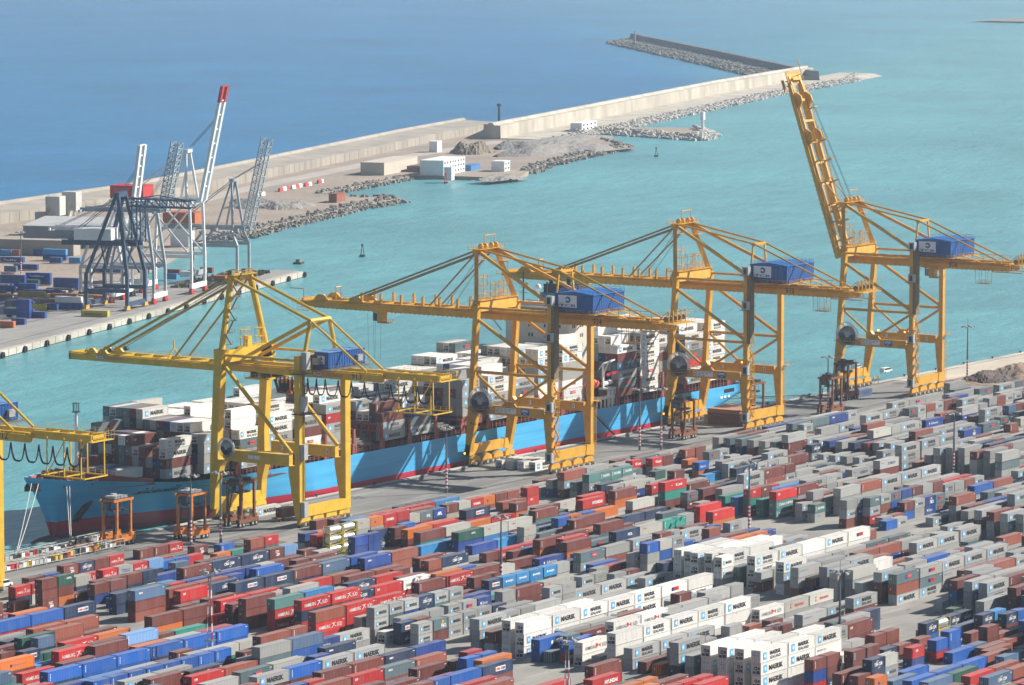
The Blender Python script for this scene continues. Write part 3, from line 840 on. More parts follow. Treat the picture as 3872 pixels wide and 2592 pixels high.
    mb = MB(); mb.prism([(hy0 - .3, hz1 - .5), (hy1 + .3, hz1 - .5), (hy1 + .3, hz1 - .3), ((hy0 + hy1) / 2, hz1 + .5), (hy0 - .3, hz1 - .3)], 'x', hx0 - .3, hx1 + .3)
    mb.build('roof', mat('house_roof_blue', (.015, .13, .42), .5, .15, .6), h)
    mb = MB()
    for a, b in (((hx0, hy0), (hx1, hy0)), ((hx0, hy0), (hx0, hy1)), ((hx0, hy1), (hx1, hy1)), ((hx1, hy0), (hx1, hy1))):
        mb.rail((a[0], a[1], hz1 - .3), (b[0], b[1], hz1 - .3), 1.1, 1.5)
    mb.build('roof_railing', mat('rail_blue', (.04, .14, .35), .5), h)
    tcb_sign(h, hx0 - .06, hy1 - 1.2, hy1 - 8.0, hz0 + 1.6, hz1 - .8)
    mb = MB()
    mb.box(hx0 - 1.3, hy0 - 1.5, 50.4, hx1 + 1.3, hy1 + 1.2, 50.6)
    mb.rail((hx0 - 1.3, hy0 - 1.5, 50.6), (hx0 - 1.3, hy1 + 1.2, 50.6)); mb.rail((hx0 - 1.3, hy0 - 1.5, 50.6), (hx1 + 1.3, hy0 - 1.5, 50.6))
    mb.box(-5, 668, 50.0, -3.5, 688, 50.1); mb.rail((-5, 668, 50.1), (-5, 688, 50.1)); mb.beam((-5.2, 690, 52.2), (-5.2, 670, 52.2), .2, .2)
    for yy in range(670, 690, 4): mb.beam((-5.2, yy, 49.3), (-5.2, yy, 52.2), .18, .18)
    for xx in (5.5, -1.5): mb.beam((xx, 688, 51), (xx - 2.5, 680, 49.4), .9, .12)
    # tail platform with sheaves
    mb.box(-6.5, 661.5, 48.6, 6.5, 669, 48.8)
    for zz in (48.8, 51.2):
        mb.rail((-6.5, 661.5, zz), (6.5, 661.5, zz)); mb.rail((-6.5, 661.5, zz), (-6.5, 669, zz)); mb.rail((6.5, 661.5, zz), (6.5, 669, zz))
    for xx in (-5, -2.5, 0, 2.5, 5):
        mb.beam((xx, 664, 48.8), (xx, 664, 52.6), .3, .3); mb.beam((xx, 664, 52.6), (xx, 668, 49.4), .22, .22)
        mb.tube((xx - .3, 665, 50.1), (xx + .3, 665, 50.1), .9, 10, m=1)
    # hanging service gallery under the tail
    mb.beam((-4, 663, 46.0), (-4, 675, 46.0), .25, .3); mb.beam((4, 663, 46.0), (4, 675, 46.0), .25, .3)
    for yy in (663, 667, 671, 675):
        for xx in (-4, 4): mb.beam((xx, yy, 46), (xx, yy, 48.6), .12, .12)
    mb.box(-5.2, 676, 41.6, -2.2, 681, 41.7); mb.rail((-5.2, 676, 41.7), (-5.2, 681, 41.7), 1.2, 1); mb.rail((-2.2, 676, 41.7), (-2.2, 681, 41.7), 1.2, 1); mb.rail((-5.2, 676, 41.7), (-2.2, 676, 41.7), 1.2, 1)
    for yy in (676, 678.5, 681):
        for xx in (-5.2, -2.2): mb.beam((xx, yy, 41.6), (xx, yy, 47.0), .12, .12)
    mb.build('platform', [Y, MT['grate']], root)
    # stairs, lift shaft on the near landside leg
    stair_tower(root, -X + .2, RL - 1.3, 5.0, 30, MT['yellow'], MT['yellow'])
    mb = MB()
    mb.box(-X - 1.4, RL - 2.0, 30.0, -X + 1.2, RL - .65, 52.5)
    mb.build('lift_shaft', mat('caged_shaft', (.22, .17, .09), .8, .4, 1.5), root)
    for zz in (3.8, 19.6, 41.5, 53.0):
        mb = MB(); mb.box(-X - 2.7, RL - 1.8, zz, -X - 1.0, RL + .6, zz + 3.0, 0); mb.box(-X - 2.76, RL - 1.2, zz + .5, -X - 2.71, RL, zz + 2.5, 1)
        mb.box(-X - 3.2, RL - 2.6, zz - .15, -X + .4, RL + 1.4, zz - .05, 2)
        mb.build('cabinet', [MT['galv'], MT['dark'], MT['grate']], root)
    mb = MB()
    for k in range(14):
        z = 6 + k * 3.3
        mb.box(-X + 1.4, RL - 1.6, z, -X + 2.6, RL - .5, z + .1); mb.rail((-X + 2.6, RL - 1.6, z), (-X + 2.6, RL - .5, z), 1.0, .5)
    mb.box(X + .9, RL - .8, 7, X + 1.9, RL + .8, 7.1)
    for xx in (X + 1.0, X + 1.9): mb.beam((xx, RL - .9, 3.5), (xx, RL - .9, 21), .08, .08)
    for k in range(22): mb.beam((X + 1.0, RL - .9, 3.8 + k * .8), (X + 1.9, RL - .9, 3.8 + k * .8), .05, .05)
    mb.box(X + .9, RL - 2, 20.4, X + 3.2, RL + 1, 20.5); mb.rail((X + 3.2, RL - 2, 20.5), (X + 3.2, RL + 1, 20.5)); mb.rail((X + .9, RL - 2, 20.5), (X + 3.2, RL - 2, 20.5))
    mb.build('ladder', Y, root)
    reel(root, -X - .9, RW - 3.2, 21.0, 4.6)
    mb = MB(); mb.box(-X - 2.0, RW - 9.5, 18.6, -X - .62, RW + 2, 18.75); mb.rail((-X - 2, RW - 9.5, 18.7), (-X - 2, RW + 2, 18.7)); mb.build('reel_platform', Y, root)
    # trolley with driver's cab
    ty = 774.5 if not raised else 700.0
    mb = MB(); mb.box(-3.0, ty - 3, 45.9, 3.0, ty + 3, 46.3)
    for xx in (-2.4, 2.4):
        for yy in (-2.5, 2.5): mb.tube((xx - .1, ty + yy, 45.6), (xx + .1, ty + yy, 45.6), .4, 8)
    tr = mb.build('trolley', Y, root)
    mb = MB(); mb.box(-2.9, ty - 1.2, 42.7, -.4, ty + 1.0, 45.9, 0); mb.box(-2.9, ty + 1.02, 43.1, -.4, ty + 2.6, 45.6, 1); mb.box(-3.3, ty - 3.6, 42.5, .6, ty + 1.0, 42.62, 0)
    mb.rail((-3.3, ty - 3.6, 42.6), (-3.3, ty - 1.3, 42.6), 1.1, 1); mb.rail((-3.3, ty - 3.6, 42.6), (.6, ty - 3.6, 42.6), 1.1, 1)
    mb.build('cab', [Y, MT['glass']], tr)
    if not raised:
        mb = MB()
        for xx in (-2.2, 2.2):
            for yy in (-1, 1.2): mb.tube((xx, ty + 4 + yy, 46), (xx * .8, ty + 4 + yy, 30), .045, 4)
        mb.build('hoist_rope', MT['rope'], tr)
    for (xx, yy, zz) in ((-X - .95, RW + 3.0, 3.9), (-X - .95, RL + .9, 3.6), (X - .4, RW - 3, 20.4), (X - .4, RW - 14, 20.4)):
        mb = MB(); mb.box(xx - .18, yy - .18, zz, xx + .18, yy + .18, zz + .4); mb.build('beacon', MT['amber'], root)
    t = MB(); t.text(num, (-X - .94, RW + .9, 13.2), XM, ZM, 1.1, 0); t.build('leg_number', MT['dark'], root)
    return root

def kci(cx, num, label):
    Y = MT['yellow2']; G = MT['grate']
    root = empty('ship_to_shore_crane', (cx, 0, 0), 0, label, 'crane', 'lemon quay cranes at the ship\'s bow')
    X = 11.2; tw = 1.25
    for sx in (-1, 1):
        x0, x1 = sx * X - tw, sx * X + tw
        mb = MB(); yc = RL + .2
        mb.prism([(yc - .9, 2.9), (yc + .8, 2.9), (yc + 3.1, 15.6), (yc + 3.1, 17.6), (yc + .9, 17.6), (yc + .9, 49.4), (yc - .9, 49.4)], 'x', x0, x1)
        mb.build('leg', Y, root)
        mb = MB(); a = RW
        mb.prism([(a + 2.6, 2.9), (a + 1.0, 2.9), (a + .6, 9), (a - 1.2, 15.6), (a - 2.6, 17.6), (a - .4, 17.6), (a - .4, 24), (a - 2.1, 47), (a - 3.2, 49.6), (a + .8, 49.6), (a + .8, 46.5), (a + 2.4, 17.6)], 'x', x0, x1)
        mb.build('leg', Y, root)
        x = sx * X
        mb = MB(); mb.box(x - .9, RL + 3.3, 17.4, x + .9, RW - 2.6, 20.7)
        mb.rail((x - .9, RL + 3.3, 20.7), (x - .9, RW - 6, 20.7)); pb = mb.build('portal_beam', Y, root)
        if sx < 0:
            t = MB(); t.box(x - 1.0, RW - 13, 18.6, x - .92, RW - 11.2, 19.6); t.box(x - 1.0, RW - 15.2, 18.6, x - .92, RW - 13.3, 19.6); t.build('notice_board', MT['white2'], pb)
        else:
            for yy, ch in ((RW - 6.5, '1'), (RW - 14.8, '3'), (RW - 23, '5')):
                t = MB(); t.box(x - 1.0, yy - .45, 18.2, x - .92, yy + .45, 19.7, 0); t.text(ch, (x - 1.04, yy + .28, 18.4), XM, ZM, 1.05, 1, bold=.02); t.build('number_plate', [MT['white2'], MT['black']], pb)
        mb = MB()
        mb.tube((x, RW - 1.5, 45.4), (x, RL + 3.0, 21.0), .62, 8)
        mb.box(x - .4, RL + 1, 47.6, x + .4, RW - 2, 48.3)
        mb.build('bracing', Y, root)
    for y in (RL, RW + 1.8):
        mb = MB(); mb.box(-X, y - .85, 2.9, X, y + .85, 5.9); mb.build('sill_beam', Y, root)
        bogies(root, -X - 1.6, X + 1.6, y - (.6 if y > 720 else 0), Y, 0)
    mb = MB(); mb.box(-X, RW - 2.4, 46.4, X, RW + .6, 49.0); mb.build('cross_beam', Y, root)
    mb = MB(); mb.box(-X, RL - .5, 45.2, X, RL + .9, 47.4); mb.build('cross_beam', Y, root)
    GX = 3.6
    for sx in (-1, 1):
        mb = MB(); x = sx * GX
        mb.box(x - .6, 679.0, 42.5, x + .6, 736.5, 45.0)
        mb.rail((x + sx * 1.3, 680, 44.6), (x + sx * 1.3, 734, 44.6)); mb.box(x + sx * .6, 680, 44.5, x + sx * 1.4, 734, 44.6)
        g = mb.build('girder', Y, root)
        if sx < 0:
            t = MB(); t.text(num, (x - .65, 689.6, 42.9), XM, ZM, 1.9, 0, width=3.4, bold=.005); t.build('number', MT['black'], g)
            t = MB(); t.box(x - .68, 700.3, 42.8, x - .62, 703.2, 44.7, 0); t.text('KCI', (x - .72, 703.0, 43.1), XM, ZM, 1.2, 1, width=2.5, bold=.03)
            t.text('KONECRANES', (x - .66, 699.9, 43.1), XM, ZM, 1.0, 0, width=7.2, bold=.03); t.build('maker_sign', [MT['pink'], MT['white2']], g)
    # narrower tail extension with hanging frame
    mb = MB()
    for sx in (-1, 1):
        mb.box(sx * 2.6 - .35, 660, 43.6, sx * 2.6 + .35, 679, 45.6)
        mb.rail((sx * 2.6 + sx * 1.2, 660, 45.6), (sx * 2.6 + sx * 1.2, 679, 45.6))
    for yy in (660, 664.5, 669, 674): mb.box(-2.6, yy, 44.4, 2.6, yy + .4, 45.4)
    mb.box(-4.4, 658.6, 43.9, 4.4, 660, 44.1); mb.rail((-4.4, 658.6, 44.1), (4.4, 658.6, 44.1), 2.2, 1.0)
    mb.build('tail_girder', Y, root)
    mb = MB()
    for xx in (-4.6, 4.6):
        for yy in (662, 667.5, 673): mb.beam((xx, yy, 34.6), (xx, yy, 44.6), .28, .28)
        mb.beam((xx, 661, 34.6), (xx, 675, 34.6), .35, .35); mb.beam((xx, 673, 35), (xx, 667.5, 43.6), .2, .2)
        mb.rail((xx, 661, 34.8), (xx, 675, 34.8))
    for yy in (661, 668, 675): mb.beam((-4.6, yy, 34.6), (4.6, yy, 34.6), .3, .3)
    mb.build('service_frame', Y, root)
    # festoon cable loops
    mb = MB(); yy = 716.0; k = 0
    while yy > 662:
        st = 3.1 if yy > 700 else 4.6; dp = 4.6
        if yy > 706: st = 1.4
        P = [Vector((-4.6, yy - st * t_, 42.4 - dp * (1 - (2 * t_ - 1) ** 4 if True else 0))) for t_ in [i / 10 for i in range(11)]]
        for dx in (0, -.35):
            for a, b in zip(P[:-1], P[1:]): mb.tube(a + Vector((dx, dx * .3, dx * .5)), b + Vector((dx, dx * .3, dx * .5)), .13, 5, caps=False)
        yy -= st
    mb.build('festoon_cable', MT['black'], root)
    # boom
    mb = MB()
    for sx in (-1, 1):
        x = sx * GX
        mb.box(x - .6, 736.7, 42.2, x + .6, 793.5, 44.5)
        mb.rail((x + sx * 1.3, 737, 44.2), (x + sx * 1.3, 793, 44.2)); mb.box(x + sx * .6, 737, 44.1, x + sx * 1.4, 793, 44.2)
        for yy in (781, 785): mb.prism([(yy - 2, 44.5), (yy + 2, 44.5), (yy + .6, 46), (yy - .6, 46)], 'x', x - .4, x + .4)
        mb.tube((x - .5, 778, 45.6), (x + .5, 778, 45.6), .7, 10, m=1)
    yy = 739
    while yy < 793: mb.box(-GX + .6, yy, 43.6, GX - .6, yy + .5, 44.5); yy += 7
    mb.box(-GX - .6, 793, 42.2, GX + .6, 793.6, 44.5)
    for sx in (-1, 1): mb.beam((sx * 3, 757, 44.5), (0, 757, 47.5), .25, .25)
    mb.beam((0, 757, 47.5), (0, 757, 49.6), .3, .3)
    b = mb.build('boom', [Y, MT['dark']], root)
    t = MB(); t.box(-GX - .68, 780.4, 42.6, -GX - .62, 783.4, 44.2, 0); t.text('KCI', (-GX - .72, 783.2, 42.9), XM, ZM, 1.0, 1, width=2.6, bold=.03)
    t.text('KONECRANES', (-GX - .66, 780.0, 42.9), XM, ZM, .9, 0, width=7.0, bold=.03); t.build('maker_sign', [MT['pink'], MT['white2']], b)
    # mast
    AY, AZ = RW + 1.4, 69.4
    mb = MB()
    for sx in (-1, 1): mb.tube((sx * 10.4, RW - .6, 49.4), (sx * 4.6 + 1.4, AY, AZ), .95, 10)
    mb.tube((-4.2, AY, AZ), (6.4, AY, AZ), .8, 10)
    mb.box(-4.5, AY - 2.0, AZ + .9, 6.8, AY + 1.6, AZ + 1.05); mb.rail((-4.5, AY - 2, AZ + 1), (6.8, AY - 2, AZ + 1)); mb.rail((-4.5, AY + 1.6, AZ + 1), (6.8, AY + 1.6, AZ + 1))
    for xx in (-3, 3.5, 5): mb.box(xx - .9, AY - .8, AZ + 1.05, xx + .9, AY + .6, AZ + 2.4, 1)
    mb.build('mast', [Y, G], root)
    s_ = MB(); z = 50.5; k = 0
    while z < 68:
        f = (z - 49.4) / 20; x = -9.2 + 6.0 * f
        s_.box(x - 1, RW - 1.4, z, x + 2.6, RW + 0, z + .08); s_.rail((x - 1, RW - 1.4, z), (x + 2.6, RW - 1.4, z), 1.1, 1)
        a, b_ = ((x - .8, x + 2.2) if k % 2 else (x + 2.2, x - .8)); s_.beam((a, RW - 1.2, z), (b_, RW - 1.2, z + 3.4), .5, .1); z += 3.4; k += 1
    s_.build('stairway', G, root)
    mb = MB(); TY, TZ = RL + 1.0, 58.8
    for sx in (-1, 1):
        mb.tube((sx * 4.2 + 1, AY - .5, AZ), (sx * 4.4, TY, TZ), .5, 8)
        mb.tube((sx * 4.4, TY, TZ), (sx * 4.0, 684.5, 45.2), .36, 8)
        mb.tube((sx * 7.6, TY, 49.0), (sx * 4.6, TY, TZ), .62, 8)
        mb.tube((sx * 4.2, TY, TZ), (sx * 3.6, RW - .8, 45.2), .55, 8)
    mb.tube((-4.9, TY, TZ), (4.9, TY, TZ), .6, 8)
    mb.box(-8, TY - 1.2, 45.4, 8, TY + 1.2, 49.2)
    mb.build('backstay', Y, root)
    mb = MB()
    for sx in (-1, 1):
        mb.tube((sx * 4.2 + 1, AY + .5, AZ), (sx * 3.6, 781, 45.6), .42, 6)
        mb.tube((sx * 4.0 + 1, AY + .5, AZ - 1.2), (sx * 3.6, 754, 45), .3, 6)
        for dx in (0, .5): mb.tube((sx * 2 + 1 + dx, AY + .5, AZ - .3), (sx * 2 + dx, 778, 45.8), .05, 4, m=1)
        mb.tube((sx * 2 + 1, AY - .5, AZ), (sx * 2, 684, 46), .04, 4, m=1)
    mb.build('forestay', [mat('stay_olive', (.42, .30, .06), .6), MT['rope']], root)
    mb = MB()
    mb.prism([(-X, 46), (-4, 46), (-4, 50.0), (-X + 2, 48.0)], 'y', RW - 4, RW - 2.6)
    mb.prism([(X, 46), (4, 46), (4, 49.5), (X - 2, 49.5)], 'y', RW - 4, RW - 2.6)
    mb.box(-4, RW - 4, 46, 9, RW - .5, 49.6); mb.rail((-4, RW - 4, 49.6), (9, RW - 4, 49.6))
    for xc in (-1.5, 5.5):
        for dx in (-.8, .8):
            for dy in (-.8, .8): mb.beam((xc + dx, RW - 2 + dy, 49.6), (xc + dx, RW - 2 + dy, 54.5), .14, .14)
        for z in (52, 54.4): mb.box(xc - 1.2, RW - 3.2, z, xc + 1.2, RW - .8, z + .1); mb.rail((xc - 1.2, RW - 3.2, z), (xc + 1.2, RW - 3.2, z), 1, 1)
    mb.box(-1.2, RW - 3, 49.6, .8, RW - 1.4, 52.6)
    mb.build('access_tower', Y, root)
    h = empty('machinery_house', (0, 0, 0)); h.parent = root
    mb = MB(); mb.box(-5.2, 697, 45.4, 12.6, 702, 50.0)
    i = -4.6
    while i < 12.4: mb.box(i, 696.9, 45.4, i + .15, 697, 50.0); i += 1.2
    mb.build('wall', MT['blue'], h)
    mb = MB(); mb.box(-5.5, 696.7, 50.01, 12.9, 702.3, 50.2)
    for i in (-1, 3.5, 8): mb.box(i, 696.7, 50.2, i + .2, 702.3, 50.3)
    mb.build('roof', mat('pale_blue_roof', (.12, .25, .50), .5, .1, .6), h)
    mb = MB(); mb.box(-5.3, 698.4, 46.6, -5.22, 700.9, 49.0, 0)
    mb.flat([(.5 * math.cos(a), .5 * math.sin(a)) for a in [i * .4488 for i in range(14)]], (-5.34, 699.6, 48.2), XM, ZM, 1); mb.text('TCB', (-5.34, 700.6, 46.8), XM, ZM, .5, 1, width=1.8, bold=.03)
    mb.build('sign', [MT['white2'], MT['tcbblue']], h)
    mb = MB(); mb.box(8, 696, 46.5, 10.4, 696.9, 48.4); mb.box(-6.8, 699.5, 46.6, -5.3, 701.6, 48.4); mb.build('air_conditioner', MT['grey'], h)
    mb = MB(); mb.box(-7, 695, 45.0, 14, 703.6, 45.2); mb.rail((-7, 695, 45.2), (14, 695, 45.2)); mb.rail((-7, 695, 45.2), (-7, 703.6, 45.2)); mb.build('platform', G, root)
    mb = MB()
    mb.box(-X - .3, RL - 2.6, 45.6, -X + 1.6, RL - .8, 50.5, 0); mb.box(-X - 2.4, RL - 2.8, 44.2, -X + 2.6, RL + 1.8, 44.35, 1); mb.rail((-X - 2.4, RL - 2.8, 44.3), (-X - 2.4, RL + 1.8, 44.3), m=1); mb.rail((-X - 2.4, RL - 2.8, 44.3), (-X + 2.6, RL - 2.8, 44.3), m=1)
    mb.box(-X - 2.0, RL - 2.6, 32.6, -X + 4, RL + 1.8, 32.75, 1); mb.rail((-X - 2, RL - 2.6, 32.7), (-X + 4, RL - 2.6, 32.7), m=1)
    for zz in (3.0, 19.6, 33.4): mb.box(-X - 1.0, RL - 2.2, zz, -X + .8, RL - .8, zz + 4.4, 0)
    for xx in (-X + .3, -X + 1.0): mb.beam((xx, RL - .9, 5), (xx, RL - .9, 45), .14, .1, 1)
    for k in range(50): mb.beam((-X + .3, RL - .95, 5 + k * .8), (-X + 1.0, RL - .95, 5 + k * .8), .08, .08, 1)
    mb.build('lift', [MT['galv'], MT['dark']], root)
    reel(root, -X - 1.6, RW - 4.2, 21.4, 3.0)
    ty = 722.5
    mb = MB(); mb.box(-6, ty - 4, 40.8, 6, ty + 4, 41.2, 0); mb.rail((-6, ty - 4, 41.2), (-6, ty + 4, 41.2), m=0)
    for xx, yy, a in ((-3, 2, 1.6), (-3, -1.5, 1.3), (0, 2, 1.7), (1, -2, 1.5), (3.5, 1, 1.6)): mb.box(xx - 1.2, ty + yy - 1.2, 41.2, xx + 1.2, ty + yy + 1.2, 41.2 + a, 1)
    for xx in (-3, 3):
        for yy in (-3, 3): mb.beam((xx, ty + yy, 41), (xx, ty + yy, 42.6), .4, .4, 1)
    tr = mb.build('trolley', [Y, MT['dark']], root)
    mb = MB(); mb.prism([(ty - 8, 37.0), (ty - 5.4, 37.0), (ty - 4.6, 40.6), (ty - 8.6, 40.6)], 'x', -1.6, 1.2, 0); mb.prism([(ty - 7.9, 37.4), (ty - 5.5, 37.4), (ty - 5.0, 39.8), (ty - 8.4, 39.8)], 'x', -1.66, -1.61, 1)
    mb.box(-2.4, ty - 9, 36.8, 2.4, ty - 4.4, 36.95, 0); mb.beam((-1, ty - 4.6, 37), (1.5, ty - 1, 41), .8, .1, 1); mb.build('cab', [MT['orange'], MT['dark']], tr)
    return root

zpmc(1093.0, '914', 'yellow quay crane marked 914, boom lowered over the middle of the ship')
zpmc(1213.5, '915', 'yellow quay crane marked 915, boom lowered over the stern half of the ship')
zpmc(1331.0, '916', 'yellow quay crane marked 916 with its boom raised', True)
kci(961.0, '913', 'lemon quay crane marked 913 over the bow half of the ship')
kci(807.0, '912', 'lemon quay crane marked 912, mostly cut off at the left edge')

# ---------------------------------------------------------------- light masts
def mast(x, y, h, label, lattice=False, spike=False):
    e = empty('light_mast', (x, y, 0), 0, label, 'light mast', 'tall light masts of the terminal')
    mb = MB()
    if lattice:
        for a in range(3):
            t_ = a * 2.094; c, s_ = math.cos(t_), math.sin(t_)
            for k in range(int(h / 2)):
                f0, f1 = k * 2 / h, (k + 1) * 2 / h; r0, r1 = 1.0 - .7 * f0, 1.0 - .7 * f1
                t2 = t_ + 2.094
                red = 1 if (k < 9 and k % 2) else 0
                mb.beam((c * r0, s_ * r0, k * 2), (c * r1, s_ * r1, k * 2 + 2), .13, .13, 1 + red if k < 9 else 0)
                mb.beam((c * r0, s_ * r0, k * 2), (math.cos(t2) * r1, math.sin(t2) * r1, k * 2 + 2), .06, .06)
                mb.beam((c * r0, s_ * r0, k * 2), (math.cos(t2) * r0, math.sin(t2) * r0, k * 2), .06, .06)
        mb.box(-1.1, -1.1, h * .26, 1.1, 1.1, h * .26 + .12); mb.box(-1.1, -1.1, h - 1.6, 1.1, 1.1, h - 1.5)
    else:
        z = 0
        for k in range(12): mb.tube((0, 0, 1.5 + k * .55), (0, 0, 1.5 + (k + 1) * .55), .36 - .004 * k, 10, m=1 + (k % 2))
        mb.tube((0, 0, 0), (0, 0, 1.5), .45, 10, .37)
        mb.tube((0, 0, 8.1), (0, 0, h), .34, 10, .16)
    if spike: mb.tube((0, 0, h), (0, 0, h + 2.6), .07, 6)
    mb.build('mast', [mat('mast_grey', (.13, .14, .15), .5) if 'gm' not in MT else MT['gm'], MT['white2'], MT['red']], e)
    for i in range(6):
        a = i * 1.047 + .3; c, s_ = math.cos(a), math.sin(a)
        l = MB(); l.beam((c * .2, s_ * .2, h - .5), (c * 2.0, s_ * 2.0, h - .5), .1, .1, 1)
        l.prism([(-.3, -.35), (.35, -.2), (.35, .2), (-.3, .35)], 'x', -.42, .42, 0)
        for q in range(len(l.v) - 8, len(l.v)):
            v = l.v[q]; l.v[q] = (c * (2.2 + v[1]) - s_ * v[0], s_ * (2.2 + v[1]) + c * v[0], h - .55 + v[2])
        l.build('floodlight', [MT['galv'], MT['dark']], e)
MT['gm'] = mat('mast_grey', (.13, .14, .15), .5)
for px, pt, lat, lab in [
    (505, 1075, 0, 'grey light mast standing behind the middle straddle carrier by the bow'),
    (437, 1082, 0, 'grey light mast in front of the second straddle carrier'),
    (1021, 972, 0, 'lone grey light mast on the quay before the blue hull, left of crane 914'),
    (1463, 885, 0, 'grey light mast right of crane 914, left of a pair'),
    (1512, 884, 0, 'grey light mast just left of crane 915, right of a pair'),
    (1893, 812, 0, 'light mast at the water beside the legs of crane 916'),
    (2212, 750, 0, 'farthest light mast, over the bare earth right of crane 916'),
    (1713, 1052, 0, 'light mast with striped foot in the middle of the container yard'),
    (2181, 940, 0, 'light mast with striped foot at the right side of the yard'),
    (1920, 1302, 0, 'nearest tall light mast among the white reefers at lower right'),
    (1146, 1175, 0, 'light mast with striped foot among the mixed containers left of centre'),
    (482, 1322, 1, 'lattice light tower among the blue containers at lower left'),
    (1298, 1480, 1, 'lattice light tower at the bottom centre beside the paved gap')]:
    py = (pt * 1.6533 + 47.4) / .8872
    if px == 2212: py = 1438
    p = at(px * 1.6533, py, 0)
    mast(p.x, p.y, 20.5 if not lat else 23.0, lab, bool(lat), px in (2212, 1920))

# ---------------------------------------------------------------- straddle carriers
def straddle(x, y, label, rz=0.0, low=False, tone=0):
    e = empty('straddle_carrier', (x, y, 0), rz, label, 'straddle carrier', 'orange straddle carriers')
    H = 13.2; Lx = 4.6; Wy = 2.45
    O = MT['orange'] if tone == 0 else MT['rust']
    for sy in (-1, 1):
        mb = MB(); mb.box(-Lx, sy * Wy - .45, 1.3, Lx, sy * Wy + .45, 2.5)
        mb.box(-Lx + .6, sy * Wy - .5, 2.5, -Lx + 1.9, sy * Wy + .5, 3.6); mb.box(Lx - 1.9, sy * Wy - .5, 2.5, Lx - .6, sy * Wy + .5, 3.6); mb.box(-1.4, sy * Wy - .5, 2.5, 1.4, sy * Wy + .45, 3.1)
        mb.rail((-Lx, sy * (Wy + .5), 2.5), (Lx, sy * (Wy + .5), 2.5), 1.0, 1.5)
        mb.build('side_frame', O, e)
        for xx in (-3.9, -2.3, 2.0, 3.7):
            w_ = MB(); w_.tube((xx, sy * Wy - .3, .8), (xx, sy * Wy + .3, .8), .8, 14, m=0); w_.tube((xx, sy * Wy - .34, .8), (xx, sy * Wy + .34, .8), .36, 10, m=1)
            w_.build('wheel', [MT['tyre'], MT['galv']], e)
        for xx in (-3.0, 3.0):
            mb = MB(); mb.prism([(xx - .55, 2.4), (xx + .55, 2.4), (xx + .3, 4.6), (xx + .3, H), (xx - .3, H), (xx - .3, 4.6)], 'y', sy * Wy - .32, sy * Wy + .32); mb.build('leg', O, e)
    mb = MB()
    for xx in (-3.0, 3.0): mb.box(xx - .35, -Wy, H - .9, xx + .35, Wy, H, 0)
    for sy in (-1, 1): mb.box(-4.4, sy * Wy - .3, H - .6, 4.2, sy * Wy + .3, H, 0)
    mb.box(-3.6, -2.2, H, 2.8, 2.2, H + .12, 1)
    for q in ((-3.2, -1.9, -1.0, 0.3, 1.0), (-.6, -1.9, 1.4, .2, .9), (1.5, -1.5, 2.9, .8, .7), (-2.8, .7, -1, 1.9, .8), (-.4, .8, 1.2, 2.0, 1.1)):
        mb.box(q[0], q[1], H + .12, q[2], q[3], H + q[4], 2)
    mb.rail((-3.6, -2.2, H + .1), (2.8, -2.2, H + .1), 1, 1.2, .06, 1); mb.rail((-3.6, 2.2, H + .1), (2.8, 2.2, H + .1), 1, 1.2, .06, 1)
    mb.build('top_frame', [O, MT['dark'], MT['galv'] if tone == 0 else MT['dark']], e)
    mb = MB(); mb.box(-5.0, -.9, H - 2.6, -3.5, .9, H - .7, 0); mb.box(-5.06, -.8, H - 2.3, -5.01, .8, H - 1.0, 1); mb.build('cab', [MT['dark'], MT['glass']], e)
    zs = H - 3.4 if not low else 5.0
    mb = MB(); mb.box(-3.0, -1.1, zs, 3.0, 1.1, zs + .35, 0); mb.box(-6.0 * .5, -1.2, zs - .2, 3.0, -.9, zs + .1, 0)
    for xx in (-2.2, 2.2):
        for yy in (-.9, .9): mb.tube((xx, yy, zs), (xx, yy, H - .5), .05, 4)
    mb.build('spreader', MT['dark'], e)
    mb = MB(); mb.box(-3.4, -Wy + .35, 2.5, -2.2, -Wy + 1.2, 6.2, 0); mb.beam((-2.6, Wy, 3), (-1.2, Wy, 9), .08, .5); mb.beam((2.7, -Wy, 3), (2.7, -Wy, 11), .3, .08); mb.build('engine_house', MT['dark'], e)
    return e
for (a, b, y, tone, lab) in [
    (240, 315, 1252, 0, 'bright orange straddle carrier nearest the bulbous bow'),
    (410, 486, 1238, 0, 'orange straddle carrier second from the left on the quay'),
    (530, 592, 1208, 1, 'brownish orange straddle carrier beside the left legs of crane 913'),
    (1542, 1600, 1008, 1, 'dark brown straddle carrier in front of crane 915'),
    (1700, 1760, 966, 1, 'tall brown straddle carrier straddling a blue container near the stern'),
    (1884, 1932, 952, 1, 'low pair of brown legs of a straddle carrier among grey containers'),
    (1918, 1968, 918, 1, 'straddle carrier in front of the legs of crane 916')]:
    p = at((a + b) / 2 * 1.6533, (y - 4) * 1.6533, 0)
    straddle(p.x, p.y + 1.5, lab, 0, False, tone)
